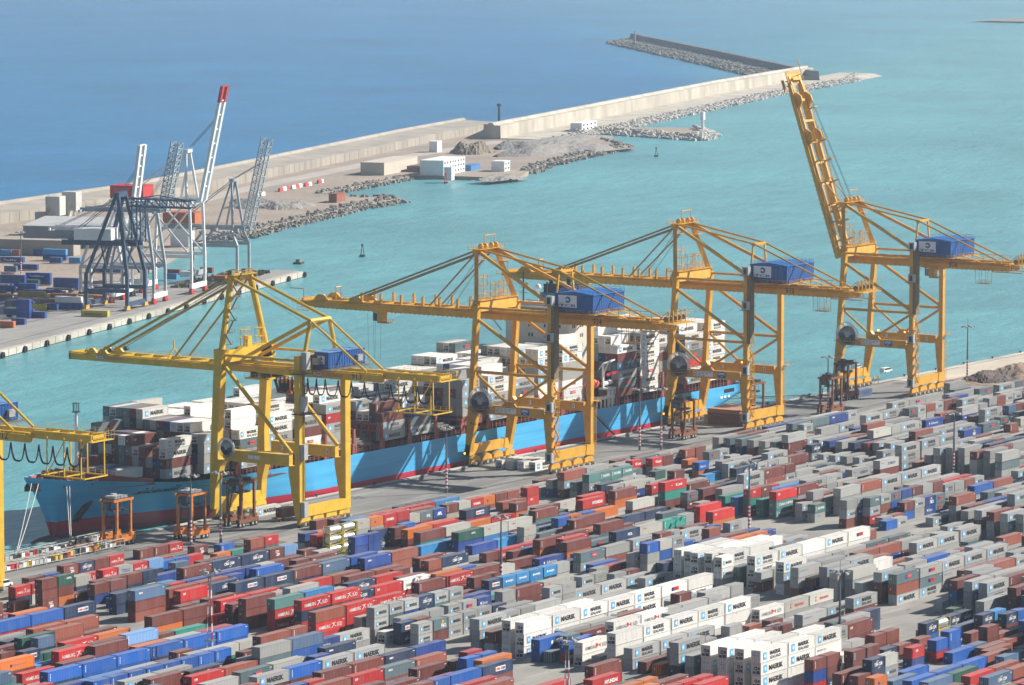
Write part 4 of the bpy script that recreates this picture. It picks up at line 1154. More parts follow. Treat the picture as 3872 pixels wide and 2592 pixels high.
# ================================================================ the ship
SY0 = 736.8; SYC = 758.2; HB = 21.4
HX = [893.7, 896, 898.5, 902, 907, 914, 924, 940, 960, 985, 1020, 1080, 1150, 1210, 1240, 1252, 1258.5]
def lerp_tab(t, x):
    if x <= t[0][0]: return t[0][1]
    for (a, b), (c, d) in zip(t[:-1], t[1:]):
        if x <= c: return b + (d - b) * (x - a) / (c - a)
    return t[-1][1]
DECKB = [(893.6, 0.0), (894.6, 1.1), (897, 2.9), (902, 6.2), (908, 9.9), (914, 13.2), (921, 16.6), (928, 19.1), (939, 20.8), (954, 21.4), (1258, 21.4)]
WLB = [(906, 0.1), (915, 1.8), (930, 5.5), (950, 11.5), (975, 17.5), (1000, 20.4), (1020, 21.4), (1215, 21.4), (1235, 18), (1250, 13), (1258, 10)]
TOPZ = [(893, 16.9), (898, 16.1), (904, 15.2), (908, 14.8), (916, 14.1), (928, 12.8), (940, 11.6), (955, 10.8), (975, 10.4), (1010, 10.2), (1150, 9.7), (1258, 9.0)]
MZ = lambda x: lerp_tab(TOPZ, x)
NSEC = 14
def section(x, side):
    """outline from keel level up to the deck edge: list of (half breadth, z, zone)"""
    top = MZ(x); d = lerp_tab(DECKB, x); wl = lerp_tab(WLB, x) if x >= 906 else 0.0
    rake_z = -9.0
    if x < 906.5: rake_z = lerp_tab([(893.4, 16.7), (896, 14.4), (899, 11.6), (902, 8.4), (904.5, 5.0), (906, 1.8), (906.5, -2)], x)
    cut = -9.0
    if x > 1232: cut = lerp_tab([(1232, -9), (1240, -4.2), (1248, -1.2), (1254, 1.0), (1258.5, 2.6)], x)
    lo = max(rake_z, cut)
    out = []
    zs = [-9, -6, -2.6, -1, 1.7, 3.4, 5.2, 7.2, 9.0]
    zt = 1.7
    for i in range(NSEC):
        t = i / (NSEC - 1)
        z = lo + (top - lo) * t
        f = (z + 2.6) / (top + 2.6)
        if x < 1000:
            k = min(1.0, max(0.0, (x - 940) / 60.0)); e = 1.9 - 1.2 * k
            if x < 906.5:
                g = (z - lo) / (top - lo); b = d * (max(0, g) ** .55)
            else:
                g = max(0.0, f); b = wl + (d - wl) * (g ** e)
                if z < -2.6: b = wl
        else:
            b = d if f > .25 else max(wl, d * .0 + wl + (d - wl) * f / .25)
            if x > 1215:
                g = (z - lo) / (top - lo); b = min(d, wl + (d - wl) * min(1, g * 2.2)) if g < 1 else d
                if x > 1232: b = d * (1 - (1 - min(1, g * 1.5)) ** 2 * .55)
        out.append((b, z))
    return out
M_HB = bpy.data.materials.new('hull_paint'); M_HB.use_nodes = True
def hullmat():
    t = M_HB.node_tree; b = t.nodes['Principled BSDF']; N = t.nodes.new; Lk = t.links.new
    g = N('ShaderNodeNewGeometry'); s_ = N('ShaderNodeSeparateXYZ'); Lk(g.outputs['Position'], s_.inputs[0])
    def m_(op, a, c):
        n = N('ShaderNodeMath'); n.operation = op
        for i, q in enumerate((a, c)):
            if isinstance(q, (int, float)): n.inputs[i].default_value = q
            else: Lk(q, n.inputs[i])
        return n.outputs[0]
    # boot-top line: straight, a little higher towards the bow
    bz = m_('ADD', 1.45, m_('MULTIPLY', m_('MAXIMUM', 0.0, m_('SUBTRACT', 1010.0, s_.outputs[0])), 0.011))
    sel = m_('GREATER_THAN', s_.outputs[2], bz)
    wl = m_('GREATER_THAN', s_.outputs[2], -1.1)
    tc = N('ShaderNodeTexCoord'); mp = N('ShaderNodeMapping'); mp.inputs['Scale'].default_value = (.08, .08, 1.2); Lk(tc.outputs['Object'], mp.inputs[0])
    n = N('ShaderNodeTexNoise'); n.inputs['Scale'].default_value = .5; n.inputs['Detail'].default_value = 6; Lk(mp.outputs[0], n.inputs[0])
    mp2 = N('ShaderNodeMapping'); mp2.inputs['Scale'].default_value = (1, 1, .12); Lk(tc.outputs['Object'], mp2.inputs[0])
    n2 = N('ShaderNodeTexNoise'); n2.inputs['Scale'].default_value = .5; n2.inputs['Detail'].default_value = 4; Lk(mp2.outputs[0], n2.inputs[0])
    def mix(f, a, c):
        x = N('ShaderNodeMix'); x.data_type = 'RGBA'
        if isinstance(f, float): x.inputs[0].default_value = f
        else: Lk(f, x.inputs[0])
        for i, q in ((6, a), (7, c)):
            if isinstance(q, tuple): x.inputs[i].default_value = (*q, 1)
            else: Lk(q, x.inputs[i])
        return x.outputs[2]
    def rng(q, lo, hi):
        r = N('ShaderNodeMapRange'); r.inputs[1].default_value = lo; r.inputs[2].default_value = hi; Lk(q, r.inputs[0]); return r.outputs[0]
    blue = mix(rng(n.outputs[0], .3, .7), (.045, .33, .62), (.07, .42, .74))
    red = mix(rng(n.outputs[0], .35, .65), (.36, .02, .04), (.52, .02, .05))
    brown = mix(rng(n2.outputs[0], .4, .6), (.14, .05, .04), (.20, .03, .04))
    Lk(mix(sel, mix(wl, brown, red), blue), b.inputs['Base Color'])
    b.inputs['Roughness'].default_value = .42
hullmat()
M_SHRED = mat('deck_red', (.20, .045, .035), .6, .35, .5)
M_SHRED2 = mat('lash_bridge_red', (.30, .08, .065), .6, .3, .5)
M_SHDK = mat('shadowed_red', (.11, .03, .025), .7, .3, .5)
M_CREAM = mat('accommodation_cream', (.66, .61, .52), .5, .08, .2)
M_HATCH = mat('hatch_cover', (.20, .17, .15), .7, .35, .3)

ship = empty('container_ship', (900, SYC, WZ), 0, 'long light blue container ship moored along the quay, loaded with containers', 'ship')
ship_off = Vector((900, SYC, WZ))
class SB(MB):
    def build(s, name, mats, parent=None, **kw):
        s.v = [(a - ship_off.x, b - ship_off.y, c - ship_off.z) for a, b, c in s.v] if parent is not None and parent.get('_w') is None else s.v
        return MB.build(s, name, mats, parent, **kw)
mb = SB(); xs = []
for a, b in zip(HX[:-1], HX[1:]):
    n = max(1, int((b - a) / (2.0 if a < 1000 else 8)))
    xs += [a + (b - a) * i / n for i in range(n)]
xs += [HX[-1]]
rings = []
for x in xs:
    s_ = section(x, 0)
    rings.append([(x, SYC - b, z) for b, z in s_] + [(x, SYC + b, z) for b, z in reversed(s_)])
n = len(rings[0]); v = [p for r in rings for p in r]; f = []
for k in range(len(rings) - 1):
    for i in range(n - 1):
        f.append((k * n + i, (k + 1) * n + i, (k + 1) * n + i + 1, k * n + i + 1))
f = [q for q in f if not (q[0] % n == NSEC - 1)]
f.append(tuple((len(rings) - 1) * n + i for i in range(n)))
mb.add(v, f)
hull = mb.build('hull', M_HB, ship)
hm = hull.data
hm.polygons.foreach_set('use_smooth', [True] * (len(hm.polygons) - 1) + [False])
so = Vector((0, 0, 0))
# bulbous bow just awash
mb = SB(); rings = []
for i in range(9):
    t = i / 8; x = 907.5 - 11.5 * t; r = 2.9 * math.sqrt(max(0.0, 1 - (t * .98) ** 2.6)) + .05
    rings.append([(x, SYC + r * .9 * math.cos(a), -3.6 + r * .85 * math.sin(a)) for a in [j * math.pi / 6 for j in range(12)]])
mb.loft(rings); mb.build('bulb', mat('bulb_brown', (.10, .05, .045), .5, .3, .5), ship, smooth=True)
# seams along the hull
mb = SB()
for z in (4.9, 6.4):
    for x0, x1 in ((1022, 1085), (1092, 1150), (1156, 1210)):
        mb.box(x0, SYC - 21.43, z, x1, SYC - 21.38, z + .07)
mb.build('hull_seam', mat('seam_blue', (.05, .22, .38), .5), ship)
mb = SB()
mb.text('MARCHEN MÆRSK', (953, SYC - 21.2, 7.0), (1, .0, 0), (0, 0.16, 1), 1.3, 0, width=15, bold=.02)
# shift the name onto the flare
P0 = Vector((944.5, 0, 8.4)); nm = MB()
def hull_y(x, z):
    s_ = section(x, 0)
    for (b0, z0), (b1, z1) in zip(s_[:-1], s_[1:]):
        if z0 <= z <= z1: return SYC - (b0 + (b1 - b0) * (z - z0) / max(1e-6, z1 - z0))
    return SYC - s_[-1][0]
def on_hull(mbx, txt, x0, z0, h, wdt, off=.12, **kw):
    g, fs, asp = glyph(txt, kw.get('bold', .02))
    pts = []
    for a, b in g:
        x = x0 + a * wdt; z = z0 + b * h
        pts.append((x, hull_y(x, z) - off, z))
    mbx.add(pts, fs, kw.get('m', 0))
mb = SB(); on_hull(mb, 'MARCHEN MÆRSK', 927.5, 8.6, 1.25, 14.5, .2, bold=.03); mb.build('name', mat('name_navy', (.01, .03, .10), .5), ship)
mb = SB()
for x, w_ in ((929, .9), (931, .8), (939, 2.2)): mb.box(x, hull_y(x, 10.6) - .22, 10.3, x + w_, hull_y(x, 10.6) + .2, 11.0)
for x in (897, 903.5, 911, 916): mb.box(x, hull_y(x, 13.5) - .2, 13.3, x + .9, hull_y(x, 13.5) + .3, 13.7)
mb.build('fairlead', MT['dark'], ship)
mb = SB()
for k in range(4): 
    for i in range(6): 
        x = 901.5 + i * 1.1 + k * .5; z = 12.9 - k * .35; mb.box(x, hull_y(x, z) - .2, z, x + 1.0, hull_y(x, z), z + .1)
mb.build('bow_stripes', mat('bow_grey', (.30, .42, .50), .5), ship)
# anchor in its pocket
an = SB()
pk = [(912.4, 1.6), (914.0, 1.4), (915.8, 5.4), (915.9, 7.6), (914.8, 8.2), (913.2, 6.8), (912.2, 4.0)]
an.add([(x, hull_y(x, z) - .15, z) for x, z in pk], [tuple(range(len(pk)))]); an.build('anchor_pocket', mat('anchor_pocket_dark', (.015, .03, .03), .8), ship)  # flat near-black patch laid on the hull around the anchor
an = SB(); an.beam((914.8, hull_y(914.8, 6.5) - .5, 7.2), (913.2, hull_y(913.2, 3.5) - .5, 3.4), .5, .5); an.beam((912.2, hull_y(912.2, 3.0) - .5, 4.2), (914.4, hull_y(914.4, 3.0) - .5, 2.6), .5, .7); an.build('anchor', MT['dark'], ship)
# decks
def deck_poly(x0, x1, inset, z):
    xs_ = [x for x in xs if x0 <= x <= x1]; 
    A = [(x, SYC - max(0, lerp_tab(DECKB, x) - inset)) for x in xs_]; B = [(x, SYC + max(0, lerp_tab(DECKB, x) - inset)) for x in reversed(xs_)]
    return A + B

mb = SB()
bx = [x for x in xs if 897.5 <= x <= 930]
A_ = [(x, min(SYC - .2, hull_y(x, 12.3) + .45)) for x in bx]; mb.prism(A_ + [(x, 2 * SYC - y) for x, y in reversed(A_)], 'z', 11.8, 12.3)
mb.build('mooring_deck', M_SHRED, ship)
mb = SB(); p = deck_poly(960, 1258.4, .3, 9)
mb.prism(p, 'z', 8.3, 8.8)
A_ = [(x, hull_y(x, 9.4) + .4) for x in xs if 926 <= x <= 962]; mb.prism(A_ + [(x, 2 * SYC - y) for x, y in reversed(A_)], 'z', 8.9, 9.5); mb.build('main_deck', M_SHDK, ship)
# bulwark lining at the bow
mb = SB()
for sgn in (-1, 1):
    bx = [x for x in xs if 895.5 <= x <= 928]
    for a, b in zip(bx[:-1], bx[1:]):
        for k in range(3):
            q = []
            for x_, kk in ((a, k), (b, k), (b, k + 1), (a, k + 1)):
                z_ = 12.2 + (MZ(x_) - .1 - 12.2) * kk / 3; y_ = min(SYC, hull_y(x_, z_) + .35); q.append((x_, y_ if sgn < 0 else 2 * SYC - y_, z_))
            mb.add(q, [(0, 1, 2, 3)])
mb.build('bulwark_lining', M_SHRED2, ship)
mb = SB()
for sgn in (-1, 1):
    rings = []
    for i in range(9):
        t_ = i / 8; x = 907.5 + 20.5 * t_; y = SYC + sgn * 19.0 * t_; zt = 17.8 - 4.2 * t_ ** .8; zb_ = 12.3
        rings.append([(x, y, zb_), (x + .5, y, zb_), (x + .5, y, zt), (x, y, zt)])
    mb.loft(rings)
    for i in range(1, 8): t_ = i / 8; x = 908 + 20.5 * t_; mb.box(x, SYC + sgn * 19 * t_ - .1, 12.3, x + 2.2, SYC + sgn * 19 * t_ + .1, 16.6 - 3.5 * t_)
mb.build('breakwater', M_SHRED, ship)
rr = random.Random(3)
for i in range(16):
    x = rr.uniform(899, 918); yb = max(.5, lerp_tab(DECKB, x) - 3.5); y = SYC + rr.choice([-1, 1]) * rr.uniform(max(0, min(yb, (x - 904) * .95)), yb)
    mb = SB(); r = rr.uniform(.6, 1.2); mb.tube((x - 1.0, y, 13.9), (x + 1.0, y, 13.9), r, 10); mb.box(x - 1.4, y - .8, 12.3, x + 1.4, y + .8, 13.2)
    for dx in (-1.0, 1.0): mb.tube((x + dx - .08, y, 13.9), (x + dx + .08, y, 13.9), r * 1.3, 10)
    mb.build('mooring_winch', M_SHRED2, ship)
p = on_y(828, 1575, SYC)   # foremast
mb = SB(); 
mx, my = 935.0, SYC + 1
tp = on_x(548 * .525, 1350 + 400 * .525, 911.5); tp.y = SYC; fmx = on_y(548 * .525, 1350 + 400 * .525, SYC)
fx, fz = fmx.x, fmx.z
mb.tube((fx, tp.y, 12.3), (fx, tp.y, fz), .6, 10, .45); mb.box(fx - .9, tp.y - .9, fz, fx + .9, tp.y + .9, fz + .2, 1)
for a in range(6): mb.beam((fx + .9 * math.cos(a), tp.y + .9 * math.sin(a), fz + .2), (fx + .9 * math.cos(a), tp.y + .9 * math.sin(a), fz + 2.6), .12, .12, 1)
mb.box(fx - 1, tp.y - 1, fz + 2.6, fx + 1, tp.y + 1, fz + 2.7, 1)
mb.build('foremast', [MT['white'], MT['dark']], ship)
# near-side walkway, posts and rails above the hull edge
for x0, x1 in ((958, 1156), (1176, 1256)):
    mb = SB()
    x = x0
    while x < x1:
        z = MZ(x); mb.beam((x, SY0 + .4, z - .6), (x, SY0 + .4, z + 1.1), .09, .09)
        x += 2.4
    for dz in (.55, 1.1): mb.beam((x0, SY0 + .4, MZ(x0) + dz), (x1, SY0 + .4, MZ(x1) + dz), .08, .08)
    mb.build('deck_railing', M_SHRED2, ship)
mb = SB(); mb.box(960, SY0 + 3.2, 8.8, 1156, SYC + 17.5, 11.2); mb.box(1174.5, SY0 + 3.2, 8.8, 1256, SYC + 17.5, 11.2)
x = 962
while x < 1254:
    if not 1154 < x < 1176: mb.box(x, SY0 + 1.0, 8.8, x + .5, SY0 + 3.2, 11.6)
    x += 2.1
mb.build('hatch_coaming', M_SHDK, ship)
BAY0 = 966.8; BP = 14.65
bays = [BAY0 - 3 * BP + 1.5 + 0, BAY0 - 2 * BP, BAY0 - BP] + [BAY0 + BP * k for k in range(13)] + [1176.4 + BP * k for k in range(5)]
def bridge(x, z1):
    """one lashing bridge: red portal posts across the ship with a walkway"""
    mb = SB(); n = 9
    for i in range(n + 1):
        y = SY0 + .7 + (2 * (HB - .9)) * i / n
        mb.box(x - .5, y - .35, 8.8, x + .5, y + .35, z1)
    mb.box(x - .75, SY0 + .5, z1 - 2.4, x + .75, SY0 + 2 * HB - .6, z1 - 2.1)
    mb.box(x - .55, SY0 + .5, z1 - .5, x + .55, SY0 + 2 * HB - .6, z1)
    mb.prism([(x - 1.3, 8.8), (x - .9, 8.8), (x - .5, 12.6), (x + .5, 12.6), (x + .9, 8.8), (x + 1.3, 8.8), (x + 1.1, 13.4), (x - 1.1, 13.4)], 'y', SY0 + .25, SY0 + .6)
    mb.build('lashing_bridge', M_SHRED2, ship)
for k in range(0, 14):
    bridge(BAY0 + BP * k - 1.2, 17.8 if k not in (8, 10) else 14.5)
for k in range(0, 6): bridge(1176.4 + BP * k - 1.2, 18.0 if k < 3 else 14.4)
for x in (BAY0 + BP * 4, BAY0 + BP * 7, ):
    mb = SB()
    for i in range(8):
        y = SY0 + 2.4 + i * 4.9
        mb.box(x, y, 11.3, x + 12.2, y + 4.6, 12.0)
    for i in range(3): mb.box(x + 1, SY0 + 3 + i, 12.05 + i * .6, x + 11, SY0 + 9 + i, 12.5 + i * .6)
    mb.build('hatch_cover', M_HATCH, ship)
# accommodation block
ac = SB(); AX0, AX1, AY0, AY1, AZ1 = 1157.5, 1169.5, 745.5, 770.5, 40.5
ac.box(AX0, AY0, 8.8, AX1, AY1, AZ1); ac.box(AX0 - 1, SY0 + .5, AZ1, AX1 - 2, SYC + 21, AZ1 + 2.8); ac.box(AX0 + .5, AY0 + 2, AZ1 + 2.8, AX1 - 2, AY1 - 2, AZ1 + 3.6)
for y in (SY0 + 1.2, SYC + 20): ac.beam((AX0, y, AZ1), (AX0, y + (6 if y < SYC else -6), AZ1 - 6), .4, .4)
acc = ac.build('accommodation', M_CREAM, ship)
def awin(lst):
    for (x0, y0, z0, x1, y1, z1) in lst:
        w_ = SB(); w_.box(x0, y0, z0, x1, y1, z1); w_.v = [(a - ship_off.x, b - ship_off.y, c - ship_off.z) for a, b, c in w_.v]
        me = w_.mesh('window', MT['glass']); link('window', me, acc)
wl_ = []
for fl in range(7):
    z = 16.5 + fl * 3.3
    for y in (AY0 + 3, AY0 + 4.2, AY0 + 9, AY0 + 14, AY0 + 15.2, AY0 + 20, AY0 + 21.2):
        wl_.append((AX0 - .05, y, z, AX0 + .1, y + .7, z + 1.2))
    for x in (AX0 + 2.5, AX0 + 3.6, AX0 + 7.4, AX0 + 8.5):
        wl_.append((x, AY0 - .05, z, x + .6, AY0 + .1, z + 1.2))
wl_.append((AX0 - 1.06, SY0 + 2, AZ1 + 1.1, AX0 - .9, SYC + 19, AZ1 + 2.2))
awin(wl_)
mb = SB(); mb.box(1170.2, 752, 8.8, 1175, 765, 46.5, 0); mb.box(1170.8, 753, 46.5, 1174.4, 764, 49.4, 1)
for y in (755, 759, 762): mb.tube((1172.5, y, 49.4), (1172.5, y, 51.5), .7, 8, m=1)
mb.build('funnel', [mat('funnel_blue', (.05, .25, .45), .5), MT['black']], ship)
mb = SB()
for y, h in ((767, 54), (757.5, 51)):
    mb.tube((1163, y, AZ1 + 3.4), (1163, y, h), .28, 8)
    for z in (47, 48.7, 50.2):
        if z < h: mb.beam((1163, y - 1.6, z), (1163, y + 1.6, z), .14, .14)
mb.build('radar_mast', MT['dark'], ship)
mb = SB(); mb.tube((1163, 761, AZ1 + 3.4), (1163, 761, 48), .2, 6)
rings = [[(1163 + 1.1 * math.cos(a) * math.cos(b), 761 + 1.1 * math.cos(a) * math.sin(b), 49 + 1.2 * math.sin(a)) for b in [i * .785 for i in range(8)]] for a in (-1.5, -.8, 0, .8, 1.5)]
mb.loft(rings); mb.build('radome', MT['white'], ship)
mb = SB(); mb.box(1163, 765.2, 49, 1163.06, 767, 50.2); mb.build('flag', mat('flag_yellow', (.6, .30, .02), .7), ship)
# lifeboat station beside the accommodation
lb = SB(); rings = []
for i in range(9):
    t = -1 + 2 * i / 8; x = 1163 + t * 4.4; r = 1.55 * math.sqrt(max(.02, 1 - t * t * .93))
    rings.append([(x, SY0 + 3.0 + r * math.cos(a), 17.6 + r * 1.1 * math.sin(a)) for a in [j * .5236 for j in range(12)]])
lb.loft(rings); lb.build('lifeboat', mat('lifeboat_orange', (.75, .12, .06), .5), ship, smooth=True)
mb = SB()
for x in (1170.2, 1172.6, 1175): mb.box(x - .3, SY0 + .6, 9.0, x + .3, SY0 + 1.2, 15.8)
mb.box(1169, SY0 + .6, 15.2, 1175.4, SY0 + 4, 15.8); mb.box(1159, SY0 + .6, 12.3, 1175.4, SY0 + 3.5, 12.9)
for x in (1160.5, 1163, 1165.5, 1168): mb.box(x - .25, SY0 + .7, 9, x + .25, SY0 + 1.1, 12.4)
for x in (1170, 1171.2, 1172.4, 1173.6, 1174.6): mb.beam((x, SY0 + .8, 15.6), (x, SY0 + .8, 10), .16, .16)
mb.beam((1168.6, SY0 + 2, 15.8), (1168.6, SY0 + 2, 24), .6, .6); mb.beam((1168.6, SY0 + 2, 24), (1176, SY0 + 2, 24.8), .5, .5); mb.beam((1166, SY0 + 2, 22.4), (1168.6, SY0 + 2, 24), .3, .3); mb.beam((1168.6, SY0 + 2, 20), (1172, SY0 + 2, 24.3), .3, .3)
mb.build('davit_frame', MT['white'], ship)
mb = SB()
for x, z in ((1170.5, 17.2), (1173.2, 17.4)): mb.tube((x - 1.1, SY0 + 2.4, z), (x + 1.1, SY0 + 2.4, z), .8, 12)
mb.build('liferaft', MT['white'], ship)
mb = SB(); mb.beam((1170, SY0 + 1.6, 20.2), (1178, SY0 + 1.6, 20.6), .7, .8); mb.build('davit_arm', MT['red'], ship)
# stern openings and gangway
mb = SB(); mb.box(1244.5, SYC - 21.45, 6.6, 1251.5, SYC - 21.35, 7.9); mb.build('mooring_opening', MT['black'], ship)
mb = SB()
for x in (1242, 1244.4, 1247): mb.box(x, SYC - 21.5, 4.9, x + 1.5, SYC - 21.38, 5.7)
mb.build('stern_mark', MT['white'], ship)
mb = SB(); g0 = on_y(1650 + 1960 * .2998, 1350 + 690 * .2998, 735.6); g1 = at(1650 + 2320 * .2998, 1350 + 985 * .2998, .8)
mb.beam(g0, (g1.x, 733.5, .6), .9, .25); mb.rail(g0 + Vector((0, -.4, 0)), (g1.x, 733.1, .6), 1.0, 1.5, .06); mb.build('gangway', MT['grate'], ship)
for k in list(ship.keys()):
    pass
# mooring lines
def line_(a, b, label, sag=1.0, m=None, r=.11):
    a, b = Vector(a), Vector(b); mb = MB(); P = []
    for i in range(13):
        t = i / 12; p = a.lerp(b, t); p.z -= sag * 4 * t * (1 - t); P.append(p)
    for p, q in zip(P[:-1], P[1:]): mb.tube(p, q, r, 5, caps=False)
    mb.build('mooring_line', m or mat('rope_white', (.55, .53, .48), .8), None, label=label, cat='mooring line', group='mooring lines of the ship')
bl = Vector((at(35, 2112, 0).x, QY - .6, .6))
line_((895.2, hull_y(895.2, 14.9), 14.9), bl, 'mooring line at far left, steeper of the two meeting at one bollard', .8)
line_((897.4, hull_y(897.4, 14.9), 14.9), bl + Vector((.3, 0, 0)), 'mooring line at far left, slanting more to the right', .8)
b2 = Vector((at(250, 2070, 0).x, QY - .6, .6))
line_((904.2, hull_y(904.2, 13.6), 13.6), b2, 'mooring line hanging below the bow anchor, left strand', .3)
line_((904.9, hull_y(904.9, 13.6), 13.6), b2 + Vector((.4, 0, 0)), 'mooring line hanging below the bow anchor, right strand', .3)
line_((1257, 742, 6), (1300, QY - .6, .6), 'dark stern mooring line running to the quay by crane 916', 1.5, MT['dark'])
line_((1257, 741, 5), (1270, QY - .6, .6), 'short dark stern mooring line near crane 915', 1.0, MT['dark'])
k = 0
for x in [bl.x, b2.x, 1000, 1030, 1060, 1120, 1150, 1180, 1270, 1300, 1340, 1372, 1397, 1420, 1444, 1468, 1490]:
    e = MB(); e.tube((0, 0, .2), (0, 0, .8), .28, 8); e.box(-.55, -.3, .75, .55, .3, 1.05)
    nmx = ['first', 'second', 'third', 'fourth', 'fifth', 'sixth', 'seventh', 'eighth', 'ninth', 'tenth', 'eleventh', 'twelfth', 'thirteenth', 'fourteenth', 'fifteenth', 'sixteenth', 'seventeenth'][k]
    e.build('bollard', MT['dark'], None, loc=(x, QY - .6, 0), label='black mooring bollard on the quay edge, %s from the left' % nmx, cat='bollard', group='bollards along the quay edge'); k += 1
# ================================================================ containers
PAL = {
    'M': ((.165, .036, .026), 'maroon'), 'P': ((.27, .070, .040), 'rust brown'), 'R': ((.50, .014, .012), 'red'), 'O': ((.62, .15, .012), 'orange'),
    'B': ((.006, .10, .42), 'bright blue'), 'D': ((.008, .048, .25), 'deep blue'), 'N': ((.010, .030, .085), 'navy'), 'G': ((.36, .36, .345), 'grey'),
    'W': ((.74, .72, .67), 'white'), 'C': ((.47, .46, .41), 'pale grey'), 'T': ((.02, .24, .19), 'teal'), 'E': ((.012, .085, .06), 'dark green'),
    'L': ((.16, .34, .64), 'light blue'), 'S': ((.10, .15, .165), 'slate'), 'K': ((.075, .14, .25), 'steel blue'), 'A': ((.02, .24, .55), 'sky blue'),
    'H': ((.09, .23, .22), 'sea green'), 'Y': ((.62, .48, .04), 'yellow')}
TXN = {'mk': 'star badge and one line of black letters', 'ms': 'star badge and two lines of letters', 'pn': 'blue and red badge', 'hs': 'bird emblem lettering',
       'cg': 'white lettering under a swoosh', 'cb': 'boxed red and blue lettering', 'hj': 'round emblem lettering', 'hy': 'bold white lettering', 'kl': 'white serif lettering',
       'cs': 'white double column letters', 'co': 'wide blue letters', 'hl': 'small blue emblem', 'mo': 'white lettering', 'sf': 'white script lettering', 'se': 'small white name',
       'di': 'small white letters in a corner', 'tr': 'small vertical white letters', 'ym': 'red lettering', 'po': 'large white initials', 'ap': 'white initials', 'oc': 'small red letters',
       'ca': 'small white name in the middle', 'ml': 'small grey name', 'zi': 'white stacked letters', 'no': ''}
def paint_mat(name, dust_sheen):
    m = bpy.data.materials.new(name); m.use_nodes = True
    t = m.node_tree; b = t.nodes['Principled BSDF']; N = t.nodes.new; Lk = t.links.new
    a = N('ShaderNodeAttribute'); a.attribute_name = 'paint'
    oi = N('ShaderNodeObjectInfo'); g = N('ShaderNodeNewGeometry')
    rv = N('ShaderNodeMapRange'); rv.inputs[3].default_value = .80; rv.inputs[4].default_value = 1.18; Lk(oi.outputs['Random'], rv.inputs[0])
    mul = N('ShaderNodeVectorMath'); mul.operation = 'SCALE'; Lk(a.outputs['Color'], mul.inputs[0]); Lk(rv.outputs[0], mul.inputs['Scale'])
    def noise(sc, det, st):
        mp = N('ShaderNodeMapping'); mp.inputs['Scale'].default_value = st; Lk(g.outputs['Position'], mp.inputs[0])
        n = N('ShaderNodeTexNoise'); n.inputs['Scale'].default_value = sc; n.inputs['Detail'].default_value = det; Lk(mp.outputs[0], n.inputs[0]); return n.outputs[0]
    def rng(q, lo, hi, a_=0, b_=1):
        r = N('ShaderNodeMapRange'); r.inputs[1].default_value = lo; r.inputs[2].default_value = hi; r.inputs[3].default_value = a_; r.inputs[4].default_value = b_; Lk(q, r.inputs[0]); return r.outputs[0]
    def mix(f, p, q):
        x = N('ShaderNodeMix'); x.data_type = 'RGBA'
        if isinstance(f, float): x.inputs[0].default_value = f
        else: Lk(f, x.inputs[0])
        for i, v_ in ((6, p), (7, q)):
            if isinstance(v_, tuple): x.inputs[i].default_value = (*v_, 1)
            else: Lk(v_, x.inputs[i])
        return x.outputs[2]
    # faded patches, vertical grime runs, rust specks
    c = mix(rng(noise(.5, 4, (1, 1, .25)), .35, .7, 0, .14), mul.outputs[0], (.30, .29, .28))
    c = mix(rng(noise(2.2, 3, (1, 1, .12)), .58, .76, 0, .40), c, (.09, .055, .04))
    c = mix(rng(noise(1.6, 5, (1, 1, 1)), .69, .72, 0, .7), c, (.16, .06, .03))
    if dust_sheen:  # dusty roofs, with sun and sky sheen also mixed into the colour
        c = mix(rng(noise(.35, 4, (1, 1, 1)), .3, .7, dust_sheen * .6, dust_sheen * 1.2), c, (.36, .33, .31))
    Lk(c, b.inputs['Base Color']); b.inputs['Roughness'].default_value = .5 if not dust_sheen else .62
    b.inputs['Specular IOR Level'].default_value = .35
    if not dust_sheen:
        sx = N('ShaderNodeSeparateXYZ'); Lk(g.outputs['Position'], sx.inputs[0])
        s1 = N('ShaderNodeMath'); s1.operation = 'ADD'; Lk(sx.outputs[0], s1.inputs[0]); Lk(sx.outputs[1], s1.inputs[1])
        s2 = N('ShaderNodeMath'); s2.operation = 'MULTIPLY'; Lk(s1.outputs[0], s2.inputs[0]); s2.inputs[1].default_value = 2 * math.pi / .56
        s3 = N('ShaderNodeMath'); s3.operation = 'SINE'; Lk(s2.outputs[0], s3.inputs[0])
        bp = N('ShaderNodeBump'); bp.inputs['Strength'].default_value = .7; bp.inputs['Distance'].default_value = .03; Lk(s3.outputs[0], bp.inputs['Height']); Lk(bp.outputs[0], b.inputs['Normal'])
    return m
M_PAINT = paint_mat('container_paint', 0)
M_ROOF = paint_mat('container_roof_paint', .30)
M_BLK = mat('lettering_black', (.02, .02, .025), .6)
M_WHT = mat('lettering_white', (.72, .72, .70), .6)
M_LBL = mat('badge_light_blue', (.09, .40, .70), .5)
M_RED2 = mat('badge_red', (.62, .045, .02), .5)
M_DBL = mat('badge_navy', (.02, .035, .18), .5)
M_GRYL = mat('lettering_grey', (.22, .22, .24), .6)
M_GLD = mat('lettering_yellow', (.65, .42, .04), .6)
CM = [M_PAINT, M_ROOF, M_BLK, M_WHT, M_LBL, M_RED2, M_DBL, M_GRYL, M_GLD, MT['dark'], MT['galv']]
BLK, WHT, LBL, RED_, DBL, GRY, GLD, DRK, GLV = range(2, 11)
U_ = Vector((1, 0, 0)); V_ = Vector((0, 0, 1))
def star(mb, o, r, m, k=7):
    mb.flat([((r if i % 2 == 0 else r * .45) * math.sin(math.pi * i / k), (r if i % 2 == 0 else r * .45) * math.cos(math.pi * i / k)) for i in range(2 * k)][::-1], o, U_, V_, m)
